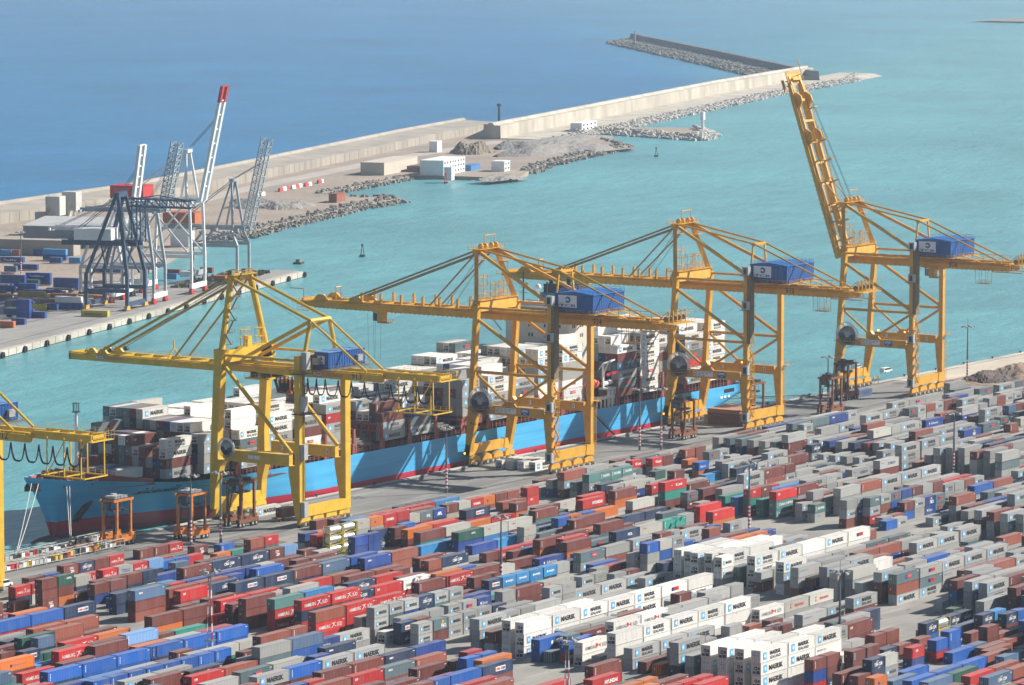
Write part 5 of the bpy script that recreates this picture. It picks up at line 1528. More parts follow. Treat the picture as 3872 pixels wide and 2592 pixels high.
def lettering(mb, tx, L_, H, x0=0.0, y0=0.0, z0=0.0, col='G', light=False):
    """the marks on the long side that faces the camera side; also valid for any offset"""
    y = y0 - .012; k = L_ / 12.19; s40 = L_ > 8
    def T(txt, a, c, h, m, w_=None, b=.02): mb.text(txt, (x0 + a, y, z0 + c), U_, V_, h, m, width=w_, bold=b)
    def Q(a, c, d, e, m, dy=0.0): mb.add([(x0 + a, y - dy, z0 + c), (x0 + d, y - dy, z0 + c), (x0 + d, y - dy, z0 + e), (x0 + a, y - dy, z0 + e)], [(0, 1, 2, 3)], m)
    if tx in ('mk', 'ms'):
        if s40:
            Q(1.3, .55, 2.75, 2.25, LBL); star(mb, (x0 + 2.02, y - .01, z0 + 1.4), .62, WHT)
            if tx == 'mk': T('MAERSK', 3.7, .75, 1.2, BLK, 6.2, .035)
            else: T('MAERSK', 4.3, 1.3, .95, BLK, 4.9, .035); T('SEALAND', 4.3, .35, .72, BLK, 4.9, .012)
        else:
            Q(.8, .7, 1.6, 1.8, LBL); star(mb, (x0 + 1.2, y - .01, z0 + 1.25), .4, WHT)
            if tx == 'mk': T('MAERSK', 2.0, .85, .75, BLK, 3.2, .03)
            else: T('MAERSK', 2.2, 1.25, .6, BLK, 2.7, .03); T('SEALAND', 2.2, .6, .45, BLK, 2.7, .01)
    elif tx == 'pn':
        a = L_ * .38 if s40 else 1.4; w1 = 1.1 if s40 else .8; w2 = 2.3 if s40 else 1.7
        Q(a, .95, a + w1, 1.85, DBL); Q(a + w1 + .05, .95, a + w1 + w2, 1.9, RED_)
        if not light: T('P&O', a + .12, 1.15, .45, WHT, w1 - .24); T('Nedlloyd', a + w1 + .25, 1.15, .5, WHT, w2 - .4)
    elif tx == 'hs':
        c1, c2 = ((WHT, WHT) if col == 'R' else (GRY, RED_)); f = 1 if s40 else .52
        T('HAMBURG', 1.2 * f, .75, .85 * (1 if s40 else .7), c1, 4.6 * f, .01); T('S\u00dcD', 8.6 * f, .75, 1.1 * (1 if s40 else .7), c1, 2.1 * f, .01)
        if col == 'R': mb.flat([(0, 1.25), (.9, 1.0), (1.15, .75), (1.9, .2), (2.5, .15), (1.6, .5), (1.25, .95), (2.1, 1.3), (1.0, 1.15)], (x0 + 6.1 * f, y, z0 + .6), U_ * f, V_, c2); mb.flat([(.2, 0), (1.0, .85), (1.25, .75), (.6, .2)], (x0 + 6.1 * f, y, z0 + .5), U_ * f, V_, c2)
        else: mb.flat([(0, .1), (0, 1.4), (1.2, .75)][::-1], (x0 + 6.0 * f, y, z0 + .6), U_ * f, V_, c2); mb.flat([(1.25, .7), (1.9, 1.2), (2.0, .2)][::-1], (x0 + 6.0 * f, y, z0 + .6), U_ * f, V_, c2)
    elif tx == 'cg':
        f = 1 if s40 else .95; a = L_ * .40 if s40 else L_ * .22; wd = 4.3 if s40 else 3.6
        T('CMA CGM', a, .9, .8, WHT, wd, .04)
        P = [(wd * .2 + wd * .3 * i / 6, 1.85 + .3 * math.sin(i / 6 * 1.5)) for i in range(7)]
        mb.flat(P + [(q[0], q[1] - .13) for q in P[::-1]], (x0 + a, y, z0), U_, V_, WHT)
        P = [(wd * .5 + wd * .25 * i / 6, .42 + .3 * (i / 6) ** 2) for i in range(7)]
        mb.flat(P + [(q[0], q[1] - .13) for q in P[::-1]], (x0 + a, y, z0), U_, V_, WHT)
    elif tx == 'cb':
        a = L_ * .42 if s40 else L_ * .25; wd = 4.0 if s40 else 3.3
        Q(a, .8, a + wd, 1.85, WHT); T('CMA', a + .2, 1.0, .62, RED_, wd * .42, .05, ) if False else mb.text('CMA', (x0 + a + .2, y - .02, z0 + 1.0), U_, V_, .62, RED_, width=wd * .42, bold=.05)
        mb.text('CGM', (x0 + a + wd * .5, y - .02, z0 + 1.0), U_, V_, .62, DBL, width=wd * .45, bold=.05)
    elif tx == 'hj':
        f = 1 if s40 else .62; a = L_ * .45 if s40 else 1.6
        mb.flat([(.5 * f * math.cos(i * .5236), .5 * f * math.sin(i * .5236)) for i in range(12)], (x0 + a, y, z0 + 1.35), U_, V_, WHT); T('HANJIN', a + .8 * f, .98, .78 * (1 if s40 else .8), WHT, 4.3 * f, .05)
    elif tx == 'hy': T('HYUNDAI', L_ * .42 if s40 else 1.2, .85, .95 if s40 else .7, WHT, 5.4 if s40 else 3.4, .05)
    elif tx == 'kl': T('K', L_ * .5 if s40 else 2.4, 1.0, .85, WHT, .8, .06); T('LINE', (L_ * .5 if s40 else 2.4) + 1.0, 1.0, .65, WHT, 2.6 if s40 else 1.8, .04); Q(L_ * .3, 1.3, L_ * .3 + .35, 1.65, WHT)
    elif tx == 'cs':
        Q(.7, .6, .85, 2.0, WHT); T('CHINA SHIPPING', 1.5, .95, .8, WHT, 3.9 if not s40 else 8.5, .03)
    elif tx == 'co': T('COSCO', L_ * .42 if s40 else 1.6, .95, .8, DBL, 4.8 if s40 else 3.2, .02); T('—', 1.0, 1.7, .12, DBL, 1.6)
    elif tx == 'hl': Q(L_ * .3, .95, L_ * .3 + .6, 1.55, DBL); T('Hapag-Lloyd', L_ * .3 + .9, 1.0, .55, GRY, L_ * .38, .01)
    elif tx == 'mo': T('MOL', L_ * .5, .9, .85, WHT, 2.4 if s40 else 1.9, .04)
    elif tx == 'sf': Q(L_ * .18, 1.0, L_ * .18 + .5, 1.6, WHT); T('Safmarine', L_ * .3, .9, .8, WHT, L_ * .4, .0)
    elif tx == 'se': T('seaco', 1.5 if s40 else .8, 1.6, .45, WHT, 1.6, .04)
    elif tx == 'di': T('DFI', 1.0 if s40 else 1.6, 1.45, .55, WHT, 1.1, .04)
    elif tx == 'tr':
        for i in range(5): Q(.75, .6 + i * .34, .98, .84 + i * .34, WHT)
    elif tx == 'ym': T('YANG MING', L_ * .4, .9, .65, RED_, 4.6, .03); mb.flat([(0, 1.2), (.5, 1.2), (.25, .7), (.45, 0), (.05, 0), (.25, .7)], (x0 + L_ * .22, y, z0 + .7), U_ * 1.6, V_, RED_)
    elif tx == 'po': T('P&O.', L_ * .5, .45, 1.0, WHT, 2.3, .04); Q(L_ * .55, 1.6, L_ * .55 + .8, 2.2, GLD)
    elif tx == 'ap': T('APL', L_ * .3, .75, 1.0, WHT, 2.4, .09)
    elif tx == 'oc': T('OOCL', 2.0 if s40 else 1.2, 1.6, .38, RED_, 1.5, .05)
    elif tx == 'ca': T('CAPITAL', L_ * .52, 1.5, .5, WHT, 2.0, .04)
    elif tx == 'ml': Q(.9, 1.5, 1.3, 1.95, LBL); T('MAERSK LINE', 1.5, 1.55, .34, GRY, 3.2 if s40 else 2.2)
    elif tx == 'zi': T('ZIM', L_ * .45, .5, .7, WHT, 1.5, .06); Q(L_ * .4, 1.45, L_ * .66, 1.6, WHT); Q(L_ * .4, 1.8, L_ * .66, 1.95, WHT)
    if tx in ('di', 'tr', 'hs', 'se', 'cg', 'pn') and s40: Q(L_ - 1.2, H - .55, L_ - .5, H - .4, WHT if col != 'W' else GRY)
HT = 2.62
def body_mb(L_, H, c, full=True, x0=0.0, y0=0.0, z0=0.0, mb=None, roofc=None):
    mb = mb or MB(); mb.col = c; W_ = 2.44; g = .03
    x1, y1, z1 = x0 + L_, y0 + W_, z0 + H - .05
    z0 += .03
    if full:
        i = .05
        mb.box(x0 + i, y0 + i, z0 + .05, x1 - i, y1 - i, z1 - .06, 0, skip='tb')
        mb.add([(x0 + i, y0 + i, z1 - .05), (x1 - i, y0 + i, z1 - .05), (x1 - i, y1 - i, z1 - .05), (x0 + i, y1 - i, z1 - .05)], [(0, 1, 2, 3)], 1)
        for yy in (y0, y1 - .14):
            mb.box(x0 + .16, yy, z1 - .12, x1 - .16, yy + .14, z1 - .012, 0); mb.box(x0 + .16, yy, z0, x1 - .16, yy + .14, z0 + .16, 0)
        for xx in (x0, x1 - .16):
            mb.box(xx, y0 + .16, z1 - .12, xx + .16, y1 - .16, z1 - .014, 0); mb.box(xx, y0 + .16, z0, xx + .16, y1 - .16, z0 + .16, 0)
            for yy in (y0 - .006, y1 - .154): mb.box(xx, yy, z0 - .01, xx + .16, yy + .16, z1, 0)
    else:
        mb.box(x0, y0, z0, x1, y1, z1 - .01, 0, skip='tb')
        mb.add([(x0, y0, z1 - .01), (x1, y0, z1 - .01), (x1, y1, z1 - .01), (x0, y1, z1 - .01)], [(0, 1, 2, 3)], 1)
    mb.col = None
    return mb
def door_mb(L_, H, c, code, tx, x0=0.0, y0=0.0, z0=0.0, mb=None, kind=0):
    mb = mb or MB(); W_ = 2.44
    if kind == 2:     # refrigeration unit
        mb.col = tuple(q * .72 for q in c)
        mb.box(x0 - .01, y0 + .14, z0 + .12, x0 + .045, y0 + W_ - .14, z0 + H - .2, 0)
        mb.col = None
        mb.box(x0 - .04, y0 + .3, z0 + .35, x0 + .0, y0 + 1.2, z0 + 1.05, DRK); mb.box(x0 - .04, y0 + 1.35, z0 + .35, x0, y0 + 2.1, z0 + .9, DRK)
        mb.tube((x0 - .05, y0 + 1.3, z0 + 1.6), (x0, y0 + 1.3, z0 + 1.6), .42, 12, m=DRK); mb.tube((x0 - .07, y0 + 1.3, z0 + 1.6), (x0 - .05, y0 + 1.3, z0 + 1.6), .2, 8, m=GLV)
        mb.box(x0 - .03, y0 + .3, z0 + 1.3, x0, y0 + .75, z0 + 1.9, DRK)
    else:
        mb.col = c
        for a in (.17, 1.24): mb.box(x0 + .005, y0 + a, z0 + .17, x0 + .06, y0 + a + 1.03, z0 + H - .2, 0)
        mb.col = None
        for a in (.45, .95, 1.5, 2.0): mb.box(x0 - .05, y0 + a, z0 + .15, x0 + .0, y0 + a + .07, z0 + H - .2, GLV if code in 'GWCLSK' else DRK)
        if tx in ('mk', 'ms', 'ml') or code == 'W':
            for a in (.62, 1.3, 1.66): mb.box(x0 - .06, y0 + a, z0 + 1.5, x0 - .052, y0 + a + .22, z0 + 1.85, LBL)
        elif kind == 0:
            for a in (1.55,): mb.box(x0 - .06, y0 + a, z0 + 1.5, x0 - .052, y0 + a + .4, z0 + 1.62, WHT); mb.box(x0 - .06, y0 + a, z0 + 1.2, x0 - .052, y0 + a + .4, z0 + 1.32, WHT)
    return mb
RUNS = """
B1 520 1020 2 B4tr:N B4tr:B B4tr:B B4tr:N B4tr:B B4tr:B
B1 1030 1108 2 B2tr:B B2tr:B B2tr:B B2tr:B B2tr:B B2tr:S B2tr:B B2tr
B1 1375 1115 2 G4mk:P G4mk:G
B1 1680 1068 2 M4tr:M
B1 2115 1072 2 R4di:M P4
A5 690 658 2 S4pn:G C4
A5 400 755 2 G4ml:G G4mk
A5 830 690 2 G4mk:M B4tr:M G4mk:P G4mk:G
A5 715 562 2 G4mk:G D4po:S D4sf:N G4ms:G
A5 850 455 3 G4:S K4:B
A4 515 975 2 N4se:B
A4 450 1345 2 M4tr:M M4tr:R N4se:D D4:N
A4 430 1518 2 P4:M R4di:K S4se:P P4tr:M
A4 1865 1295 2 M4tr:B
B1 655 780 2 R4hs:M M4:P
B1 715 695 1 R4hs O4
B1 1060 712 2 M4:M
B1 420 628 2 K4:N C4:G P4tr:B
B1 240 640 2 E4:M
B1 1680 395 2 M4:O M4:M
B1 1400 592 2 L4tr:O
B1 1575 655 1 M4 T4:T
B1 1515 735 1 O4 C4 R4
B1 1500 100 3 K4se:M:P
B1 2005 100 2 R4di:R
B1 -10 435 2 B4:R B4:P N4cb:N
B1 -10 745 1 M4tr
B1 -10 915 2 O4hl:M
B1 250 1025 1 R4hs
B1 0 810 1 M4 P4:P
B1 1290 140 2 N2:N
B1 1050 35 2 M2:D M2:D
A1 215 1072 1 M2:M
A1 625 755 3 M2:M:Mzi E2ca:M:Ohs
A1 430 735 2 M2:Rdi D2
A1 235 858 2 R2hs:N R2hs
A1 1120 712 2 C2:N
A1 1000 745 1 M2 R2hs
A1 930 570 2 M2zi:N N2cg:D M2:M R2hs:R
A1 1520 615 2 R2hs:M G2co:G R2hs:R L2:N
A1 1395 825 2 M2:N M2:N M2:N N2
A1 2060 335 1 M2tr M2tr R2hs
A2 720 280 1 M2zi
A2 1115 245 1 B2tr
A2 555 605 2 M4tr:Ncg N4cg:C N4cg:N M2zi:P L2:R
A2 225 492 1 B2 B2
A2 440 520 1 K2
A2 815 495 1 M2 M2 
A2 1060 380 1 O2 T2
A2 440 445 1 P2 R2
A2 525 910 2 R4di:Rdi N4cg:M
A2 1325 830 2 N4cb:M N4cb:E M4tr:N K4se:S
A2 1640 600 2 B4tr:B
A2 2230 480 2 M2:M
A2 1485 1030 3 M4:M:M
A2 1690 1005 3 R4hs:M:M C4:P
A2 1910 1045 3 H4:Rhs:Rhs A4:B
A2 80 1305 2 M4:O M4tr:M
A2 890 1255 1 N4
A2 1070 1275 1 R2hs
A2 1290 1120 2 M2di:M
A3 165 1440 3 R4hs:N:R R4hs:M:M
A3 815 1355 2 N4cg:P R4di:P W4hs:R
A3 1895 1190 2 M4tr:N R4hs:M M4:M
A3 575 370 3 Z2:Z:Z Z2:Z:Z C2oc:G O2hl:C R2hy:R R2
A3 950 518 2 D2:D D2:D
A3 1725 210 2 C2:D S2mo:R D2ap:N
A3 1730 410 2 O4:M R4:R
A3 1915 440 2 M4:T C4:M
A3 2115 425 2 C4oc:M:C P4:C
A3 1530 380 2 M2:M
A3 1090 835 2 D4se:D P4:P
A3 475 910 2 K4se:N B4:C
A3 1500 895 1 E4
A3 35 975 2 M4tr:N S4se:S
A3 435 1070 1 N4cg R4
A3 210 1180 1 R4 P4
A3 850 1090 1 M4
A3 845 1205 1 N4cg R4
A3 205 455 2 D2:G
A3 385 475 2 R2:M
A3 375 280 1 M2
A4 1235 400 3 G2mk:Gmk:G G2mk:Spn:G G2mk:Dsf:M N2cg:Ncg:N G2mk:H:G G2mk:G:G
A4 370 465 3 P4:Rhs:R R4hs:R
A4 1005 1005 2 G4mk
A4 1400 735 1 W2cb
A4 1640 600 2 N2cb:Ncg M2
A4 1885 638 2 G2ms:Gms S2po:M G2mk:Gmk G2mk:Gmk G2mk
A4 2330 360 2 G2ms:Gmk G2pn:Gmk D2sf:Gmk
C2 475 110 3 G4mk:Gms:Gmk
C2 735 112 3 W4:W:W W4:W:W W4:W:W
C2 850 125 3 W4se:Wmk:Wmk W4mk:Wmk:Wmk W4ms:Wpn:W W4mk:Wms:W W4ms:Wmk:W W4pn:Wmk:W W4:Wms:W
B4 1150 295 3 W4ms:Wpn:W W4mk:Wms:W W4ms:Wmk:W W4pn:Wmk:W W4ms:Wmk:W
C2 985 270 2 B4hj:Bhj
C2 1085 365 1 S2tr
C2 1225 285 2 B4hj:Rdi
C2 1345 300 2 W4hs:Whs
B4 1525 455 3 W4hs:W:W W4hs:W:W
B4 1550 590 3 W4:W:W W4ms:W:W W4mk:W:W W4ms:W:W W4mk:W:W
B4 1180 560 2 M4ca:M
B4 1735 740 2 G4ms:Gmk G4mk:Gml G4mk:G
B4 2050 905 1 O2
B4 2245 690 3 G4mk:Gmk:N
B4 1300 935 2 M4tr:M
B4 1485 995 1 S4
B4 1290 1080 2 R4hy:R
B4 720 1150 1 R4
B2 250 703 4 W4:Wmk:Wmk:W W4:W:W:W
B2 436 722 4 W4mk:W:W:W W4mk:W:W:W
B2 622 745 4 W4:Wmk:W:W W4:W:W:W W4mk:W:W:W
B2 812 770 4 W4ms:Wmk:Wmk:W W4ms:Wmk:W:W W4mk:Wml:W:W
B2 180 487 2 D4:D B4hj:S W4hs:G C4ym:G C4ym:G
B2 1275 370 2 G4ml:Gmk G4ms:Gmk:G G4ms:Mtr:Spn
B2 140 325 3 W4mk:W:W W4ms:W:W W4mk:W:W W4mk:W:W
B2 690 510 1 P4
B2 1710 800 2 W2mk:W
B2 1005 962 2 N2:E S2
B2 1160 970 2 P2:N
B2 1395 870 3 M2tr:D:R M2:M
B2 1840 785 3 M2tr:M:N M2:M
B2 2045 875 3 N2cg:N:N C2
B2 2065 590 2 M2:M P2
B2 2180 755 2 N2cg:B
B2 2095 1070 1 N4:N
R3 415 950 0 X
R3 1390 1180 0 X
C1 265 425 2 N2cg:B Z2
C1 440 360 1 N2cg N2cg
C1 465 300 1 E2
C1 700 360 2 N2cg:M A2:N
C1 880 350 2 N2cg:M B2
C1 735 450 2 M2:M
C1 610 500 1 M2
C1 440 480 2 B2tr:B
C1 345 555 2 B2:R
C1 160 612 2 R2di:D M2tr:D
C1 65 600 1 P2 
C1 215 545 1 P2
C1 545 735 1 B4 P4
C1 470 650 1 B4
C1 90 790 1 B4 
C1 180 760 1 P4
C1 155 865 1 B4 B4
C1 0 850 1 K4 
C1 280 875 1 K4 E4
C1 605 830 1 R4 P4
C1 740 840 1 K4cg P4
C1 750 640 1 P4 
C1 860 680 1 K4
C1 650 600 1 K4 K4
C1 690 590 1 P4 P4
B3 440 1030 3 C4:Gmk:G
B3 278 1045 3 G4:G:G
B3 120 1000 2 G4mk:G G4mk:G
B3 775 1085 3 G4mk:M:M
B3 940 1100 3 S4pn:P:Gmk G4pn:Spn:Gms G4mk:Gml:Gmk G4mk:Gmk:G G4mk:Gmk:G
B3 1035 1000 2 G4 B4:S
B3 1600 1155 3 M4:B:S G4:G:G
B3 1775 1180 3 G4mk:Gmk:G G4:G:G
B3 1940 1195 3 G4mk:Gms:M M4tr:M:M
B3 2265 1258 3 M4:P:P
B3 1440 1395 1 G2
B3 465 1370 3 G4ms:Mtr:Spn
B3 650 965 2 W4
B3 315 145 3 G4:G:G P4tr:G:G G4mk:G:G G4mk:G:G G4mk:G
B3 375 265 3 G2:Gmk:M G2ms:Dsf:M
B3 640 248 3 S2ca:Gmk:Rdi G2mk:P:G S2pn:B:G D2:G:G M2tr:G:G G2:G:G M2:M:M
B3 1018 298 2 M2tr:B G2mk:Gml D2po:Dsf S2pn:Spn
B3 780 465 1 G2 P2
B3 820 505 1 B2 G2mk
B3 1335 465 1 G4mk
B3 1468 95 2 G2ms:G G2:G P2:G G2mk
B3 1580 215 3 P4tr:G:G
B3 1805 125 2 B4:G P4
B3 1940 185 2 S4 G4
B3 2100 195 2 G4 G4
B3 2240 205 3 G4mk:G:G
B3 1725 335 2 M4 D4
B3 1720 385 2 G4 G4
B3 1875 385 3 G4:M:G
B3 2015 405 3 M4:G:G
B3 2165 420 3 G4mk:Gmk:G
B3 2340 428 3 G4:S:G
B3 1640 600 2 G4mk:Gmk
B3 1155 745 2 G4mk:G G4mk:G G4mk:Gmk
B3 1395 650 2 G4mk:G G4mk:G 
B3 225 720 2 P4:P P4:P
B3 500 865 2 P4 P4 G4
B3 2110 690 2 P4tr:G
B3 140 940 2 S4
R3 310 700 3 W4ms:Wmk:Gml W4:W:W
R3 500 715 3 W4ms:Wms:W W4mk:W:W W4:W:W W4mk:W:W W4pn:W:W
R3 690 750 3 W4mk:Gms:W W4mk:W:W W4mk:W:W W4pn:W:W
R3 120 690 3 W4mk:W:W W4:W:W W4:W:W
R3 215 700 3 W4:W:W W4:W:W W4:W:W
R3 5 660 3 W4mk:W:W W4:W:W
R3 785 785 3 G4ml:G G4:G
R3 880 850 2 M4tr:D
R3 975 775 3 G4mk:G G4mk:G
B5 1000 905 3 G4mk:Gms:Gms
B5 1210 838 3 G4ms:G:P G4mk:G
B5 435 1160 2 G4co:M
B5 750 1065 3 G4co:M
B5 510 1120 2 G4co M4
B5 865 870 2 G4mk:G
B5 740 865 2 G4mk:M
B5 610 865 2 M4:S
B5 460 855 2 N4:M
B5 330 855 2 G4:G
B5 195 852 2 D4:P
B5 1410 920 3 G4mk:G:G
B5 1545 912 3 G4:G:G
B5 1685 922 3 G4:G:G
B5 1820 965 3 M4tr:G:G
B5 1960 945 3 G4:Gmk:G
B5 2095 975 3 G4:S:G
B5 2230 950 3 G4:M:N
B5 100 715 2 G4:G G4mk:G
B5 600 570 2 G4mk G4ms
B5 1070 485 2 S2pn:M G2mk:C P2:G G2mk:G M2 M2
B5 885 425 1 G4ms G4pn G4
B5 1520 205 2 G4:Gmk
B5 1850 270 1 S4pn:G
B5 2070 225 2 G4mk:M S4pn:G
B5 1660 385 2 G4ms:G
B5 1965 380 2 G2:D P2:P G2mk G2mk
B5 1900 665 2 S4pn:S
B5 1685 730 2 D4po
B5 2175 455 2 K2:N M2:R
B5 2090 590 1 S4pn
B5 1260 615 1 D4sf
C3 65 1 0 X
C3 60 318 3 Hcs2 X
C3 425 210 2 R2kl:M
C3 595 185 2 R2kl M2:M
C3 875 115 2 P2tr:M M2:M
C3 1075 135 2 S2pn:Gmk G2mk:G
C3 55 320 3 H2cs:Hcs:H H2cs:Hcs:M H2cs:Hcs:G H2cs:Gco
C3 705 395 3 R4kl:T:M
C3 590 405 2 R4di:M
C3 905 408 2 M4tr:B
C3 1020 440 2 M4:R
C3 620 300 1 E2
C3 985 215 2 B2sf:O
C3 895 200 1 O2
C3 430 555 2 C4:P
C3 280 465 2 M4tr:O
C3 5 510 2 R4hy:M
C3 120 625 1 O4
C3 0 660 0 X
C3 0 685 2 M4
C3 160 745 2 M4:S
C3 290 812 2 N4mo:G C4oc:G T4tr:P
C3 680 655 2 S4
C3 1105 635 2 R4di:O
C3 1000 600 2 R4:R
C3 345 690 1 N4 N4mo
C3 430 868 2 G4mk:G
C3 845 805 1 G4ms
C3 1075 785 2 P2:P
C3 1250 735 1 G2ms G2
C3 1045 330 1 A4 
C3 905 340 0 X
C4 105 325 2 S4pn:Gmk G4
C4 350 345 1 M4
C4 555 335 2 G2mk:Gmk G2mk:Gmk
C4 665 240 3 B2tr:G C2:B G2ms:G
C4 300 350 0 X
C4 240 470 0 X
C4 235 445 1 G2 
C4 385 490 1 G2mk M2tr:B
C4 115 510 1 G2mk G2ml
C4 930 300 3 W4mk:Wmk:W W4:W:W
C4 1045 320 3 W4mk:W:W W4:W:W
C4 1160 335 3 W4:W:W W4:W:W
C4 1290 345 3 W4mk:Wmk:G W4mk:W:W
C4 800 392 1 N2
C4 650 530 1 G4mk
C4 60 640 1 G4mk G4mk G4mk
A6 185 380 2 E4ca:D C4oc:A C4oc:M
A6 305 480 1 D4 A4
A6 645 520 1 M2:M D2
A6 875 440 2 M4tr:Ohl
A6 1100 445 2 M4:Ohl
A6 870 380 1 S4mo
A6 740 310 2 C4oc:Coc
A6 640 600 1 M4 
A6 450 675 1 C4oc P4tr
A6 320 750 2 M4:N
A6 445 780 2 N2cb:G A2hj:G A2hj:N A2hj:A A2hj:Ncg G2:G
A6 95 740 2 R4hs:M
A6 560 872 2 G2:G 
A6 955 835 2 G2mk:G G2ml:G G2mk:P G2:P P2:G
A6 260 300 1 O4 R4
A6 845 155 1 M4 C4oc
A6 840 190 2 M4tr:T
A6 1235 90 2 R4hy:M
A6 1160 265 2 M4tr:Rdi
A6 85 135 2 M2tr:C C2:C R2hy:C O2hl:P M2:O P2:O
A6 1215 555 2 S4pn:Gmk
"""
CROP = dict(A1=(0, 2000, .25608), A2=(550, 2000, .25608), A3=(1100, 1900, .25608), A4=(1100, 2200, .25608), A5=(600, 2250, .4481), A6=(1650, 1850, .4481),
            B1=(0, 2200, .34144), B2=(2600, 2200, .34144), B3=(3072, 1800, .34144), B4=(1800, 2200, .34144), B5=(3072, 1380, .34144),
            OV=(0, 0, 1.6533), R1=(0, 1700, .5689), R2=(1300, 1700, .5689), R3=(2572, 1700, .5689), C1=(3372, 2150, .4931), C2=(1600, 2300, .4481), C3=(2200, 1650, .4481), C4=(2150, 1950, .4481))
GAP = .36
class Box:
    __slots__ = ('x', 'y', 'z', 'L', 'H', 'code', 'tx', 'kind', 'exp', 'lev', 'where', 'px', 'top', 'below', 'n')
    def __init__(s, x, y, z, L_, H, code, tx, lev, where, exp=False):
        s.x, s.y, s.z, s.L, s.H, s.code, s.tx, s.lev, s.where, s.exp = x, y, z, L_, H, code, tx, lev, where, exp
        s.kind = 2 if (code == 'W' and rnd.random() < .7) else (0 if rnd.random() < .6 else 1); s.px = 0; s.top = False; s.below = None
STK = []     # stacks: dict(x,y,L,boxes)
def tail_tx(code, L_, r):
    t = {'G': ['mk', 'mk', 'ms', 'ml', 'no', 'no'], 'W': ['mk', 'ms', 'mk', 'no', 'no'], 'M': ['tr', 'tr', 'no', 'di'], 'P': ['tr', 'no', 'no'], 'R': ['hs', 'di', 'hs', 'no'], 'O': ['hl', 'no'], 'N': ['cg', 'cb', 'cg', 'no'],
         'D': ['se', 'no', 'sf'], 'B': ['tr', 'no'], 'C': ['oc', 'no', 'oc'], 'T': ['no'], 'E': ['ca', 'no'], 'L': ['no'], 'S': ['pn', 'pn', 'mo', 'no'], 'K': ['se', 'no'], 'A': ['hj', 'no'], 'H': ['cs'], 'Y': ['no'], 'Z': ['no']}[code]
    return r.choice(t)
def clash(x, y, L_, W_=2.44):
    for s_ in GRID.get(int(y // 10), []) + GRID.get(int(y // 10) - 1, []) + GRID.get(int(y // 10) + 1, []):
        if x < s_['x'] + s_['L'] - .05 and s_['x'] < x + L_ - .05 and abs(y - s_['y']) < W_ + .15: return s_
    return None
GRID = {}
def put(x, y, L_, spec, h, exp):
    """spec: list of (code, tx) from the top down"""
    s_ = dict(x=x, y=y, L=L_, b=[]); n = len(spec)
    for i, (c, tx) in enumerate(spec):
        lev = n - 1 - i
        s_['b'].append(Box(x, y, lev * h, L_, h, c, tx, lev, 'yard', exp))
    s_['b'][0].top = True
    for i in range(n - 1): s_['b'][i].below = s_['b'][i + 1]
    STK.append(s_); GRID.setdefault(int(y // 10), []).append(s_)
    return s_
ROWY = lambda k: 472.3 + 4.3 * k
dropped = []
rr = random.Random(11)
for ln in RUNS.strip().split('\n'):
    q = ln.split('#')[0].split()
    if len(q) < 5 or q[4][0] == 'X': continue
    ox, oy, sc = CROP[q[0]]; px = ox + float(q[1]) * sc; py = oy + float(q[2]) * sc; lev = int(q[3])
    h = 2.88 if q[4][0] == 'W' else (2.72 if q[4][0] in 'GB' else 2.66)
    p = at(px, py, h * lev); x, y = p.x, p.y
    k = round((y - 472.3) / 4.3); r_ = ROWY(k) - y
    if abs(r_) < 1.3: y += r_; x += r_ * 1.5
    s0 = clash(x, y, 6)
    if s0:
        for dy in (.5, -.5, 1, -1, 1.4, -1.4, 1.9, -1.9):
            if not clash(x + dy * 1.5, y + dy, 6): x += dy * 1.5; y += dy; break
    for tk in q[4:]:
        pa = tk.split(':'); c = pa[0][0]; L_ = 12.19 if pa[0][1:2] == '4' else 6.06; tx = pa[0][2:] or 'no'
        if c == 'X': continue
        spec = [(c, tx)] + [(b[0], b[1:] or 'no') for b in pa[1:]]
        while len(spec) < lev: b = rr.choice('MPGNCB' if c != 'W' else 'W'); spec.append((b, tail_tx(b, L_, rr)))
        hit = clash(x, y, L_)
        if hit and x < hit['x'] + hit['L'] and hit['x'] + hit['L'] - x < 2.5: x = hit['x'] + hit['L'] + .2; hit = clash(x, y, L_)
        if hit and L_ > 8 and not clash(x, y, 6.06): L_ = 6.06; hit = None
        if hit: dropped.append((q[0], q[1], q[2], tk)); x += (12.19 if pa[0][1:2] == '4' else 6.06) + GAP; continue
        put(x, y, L_, spec[:lev], h, True)
        x += L_ + GAP


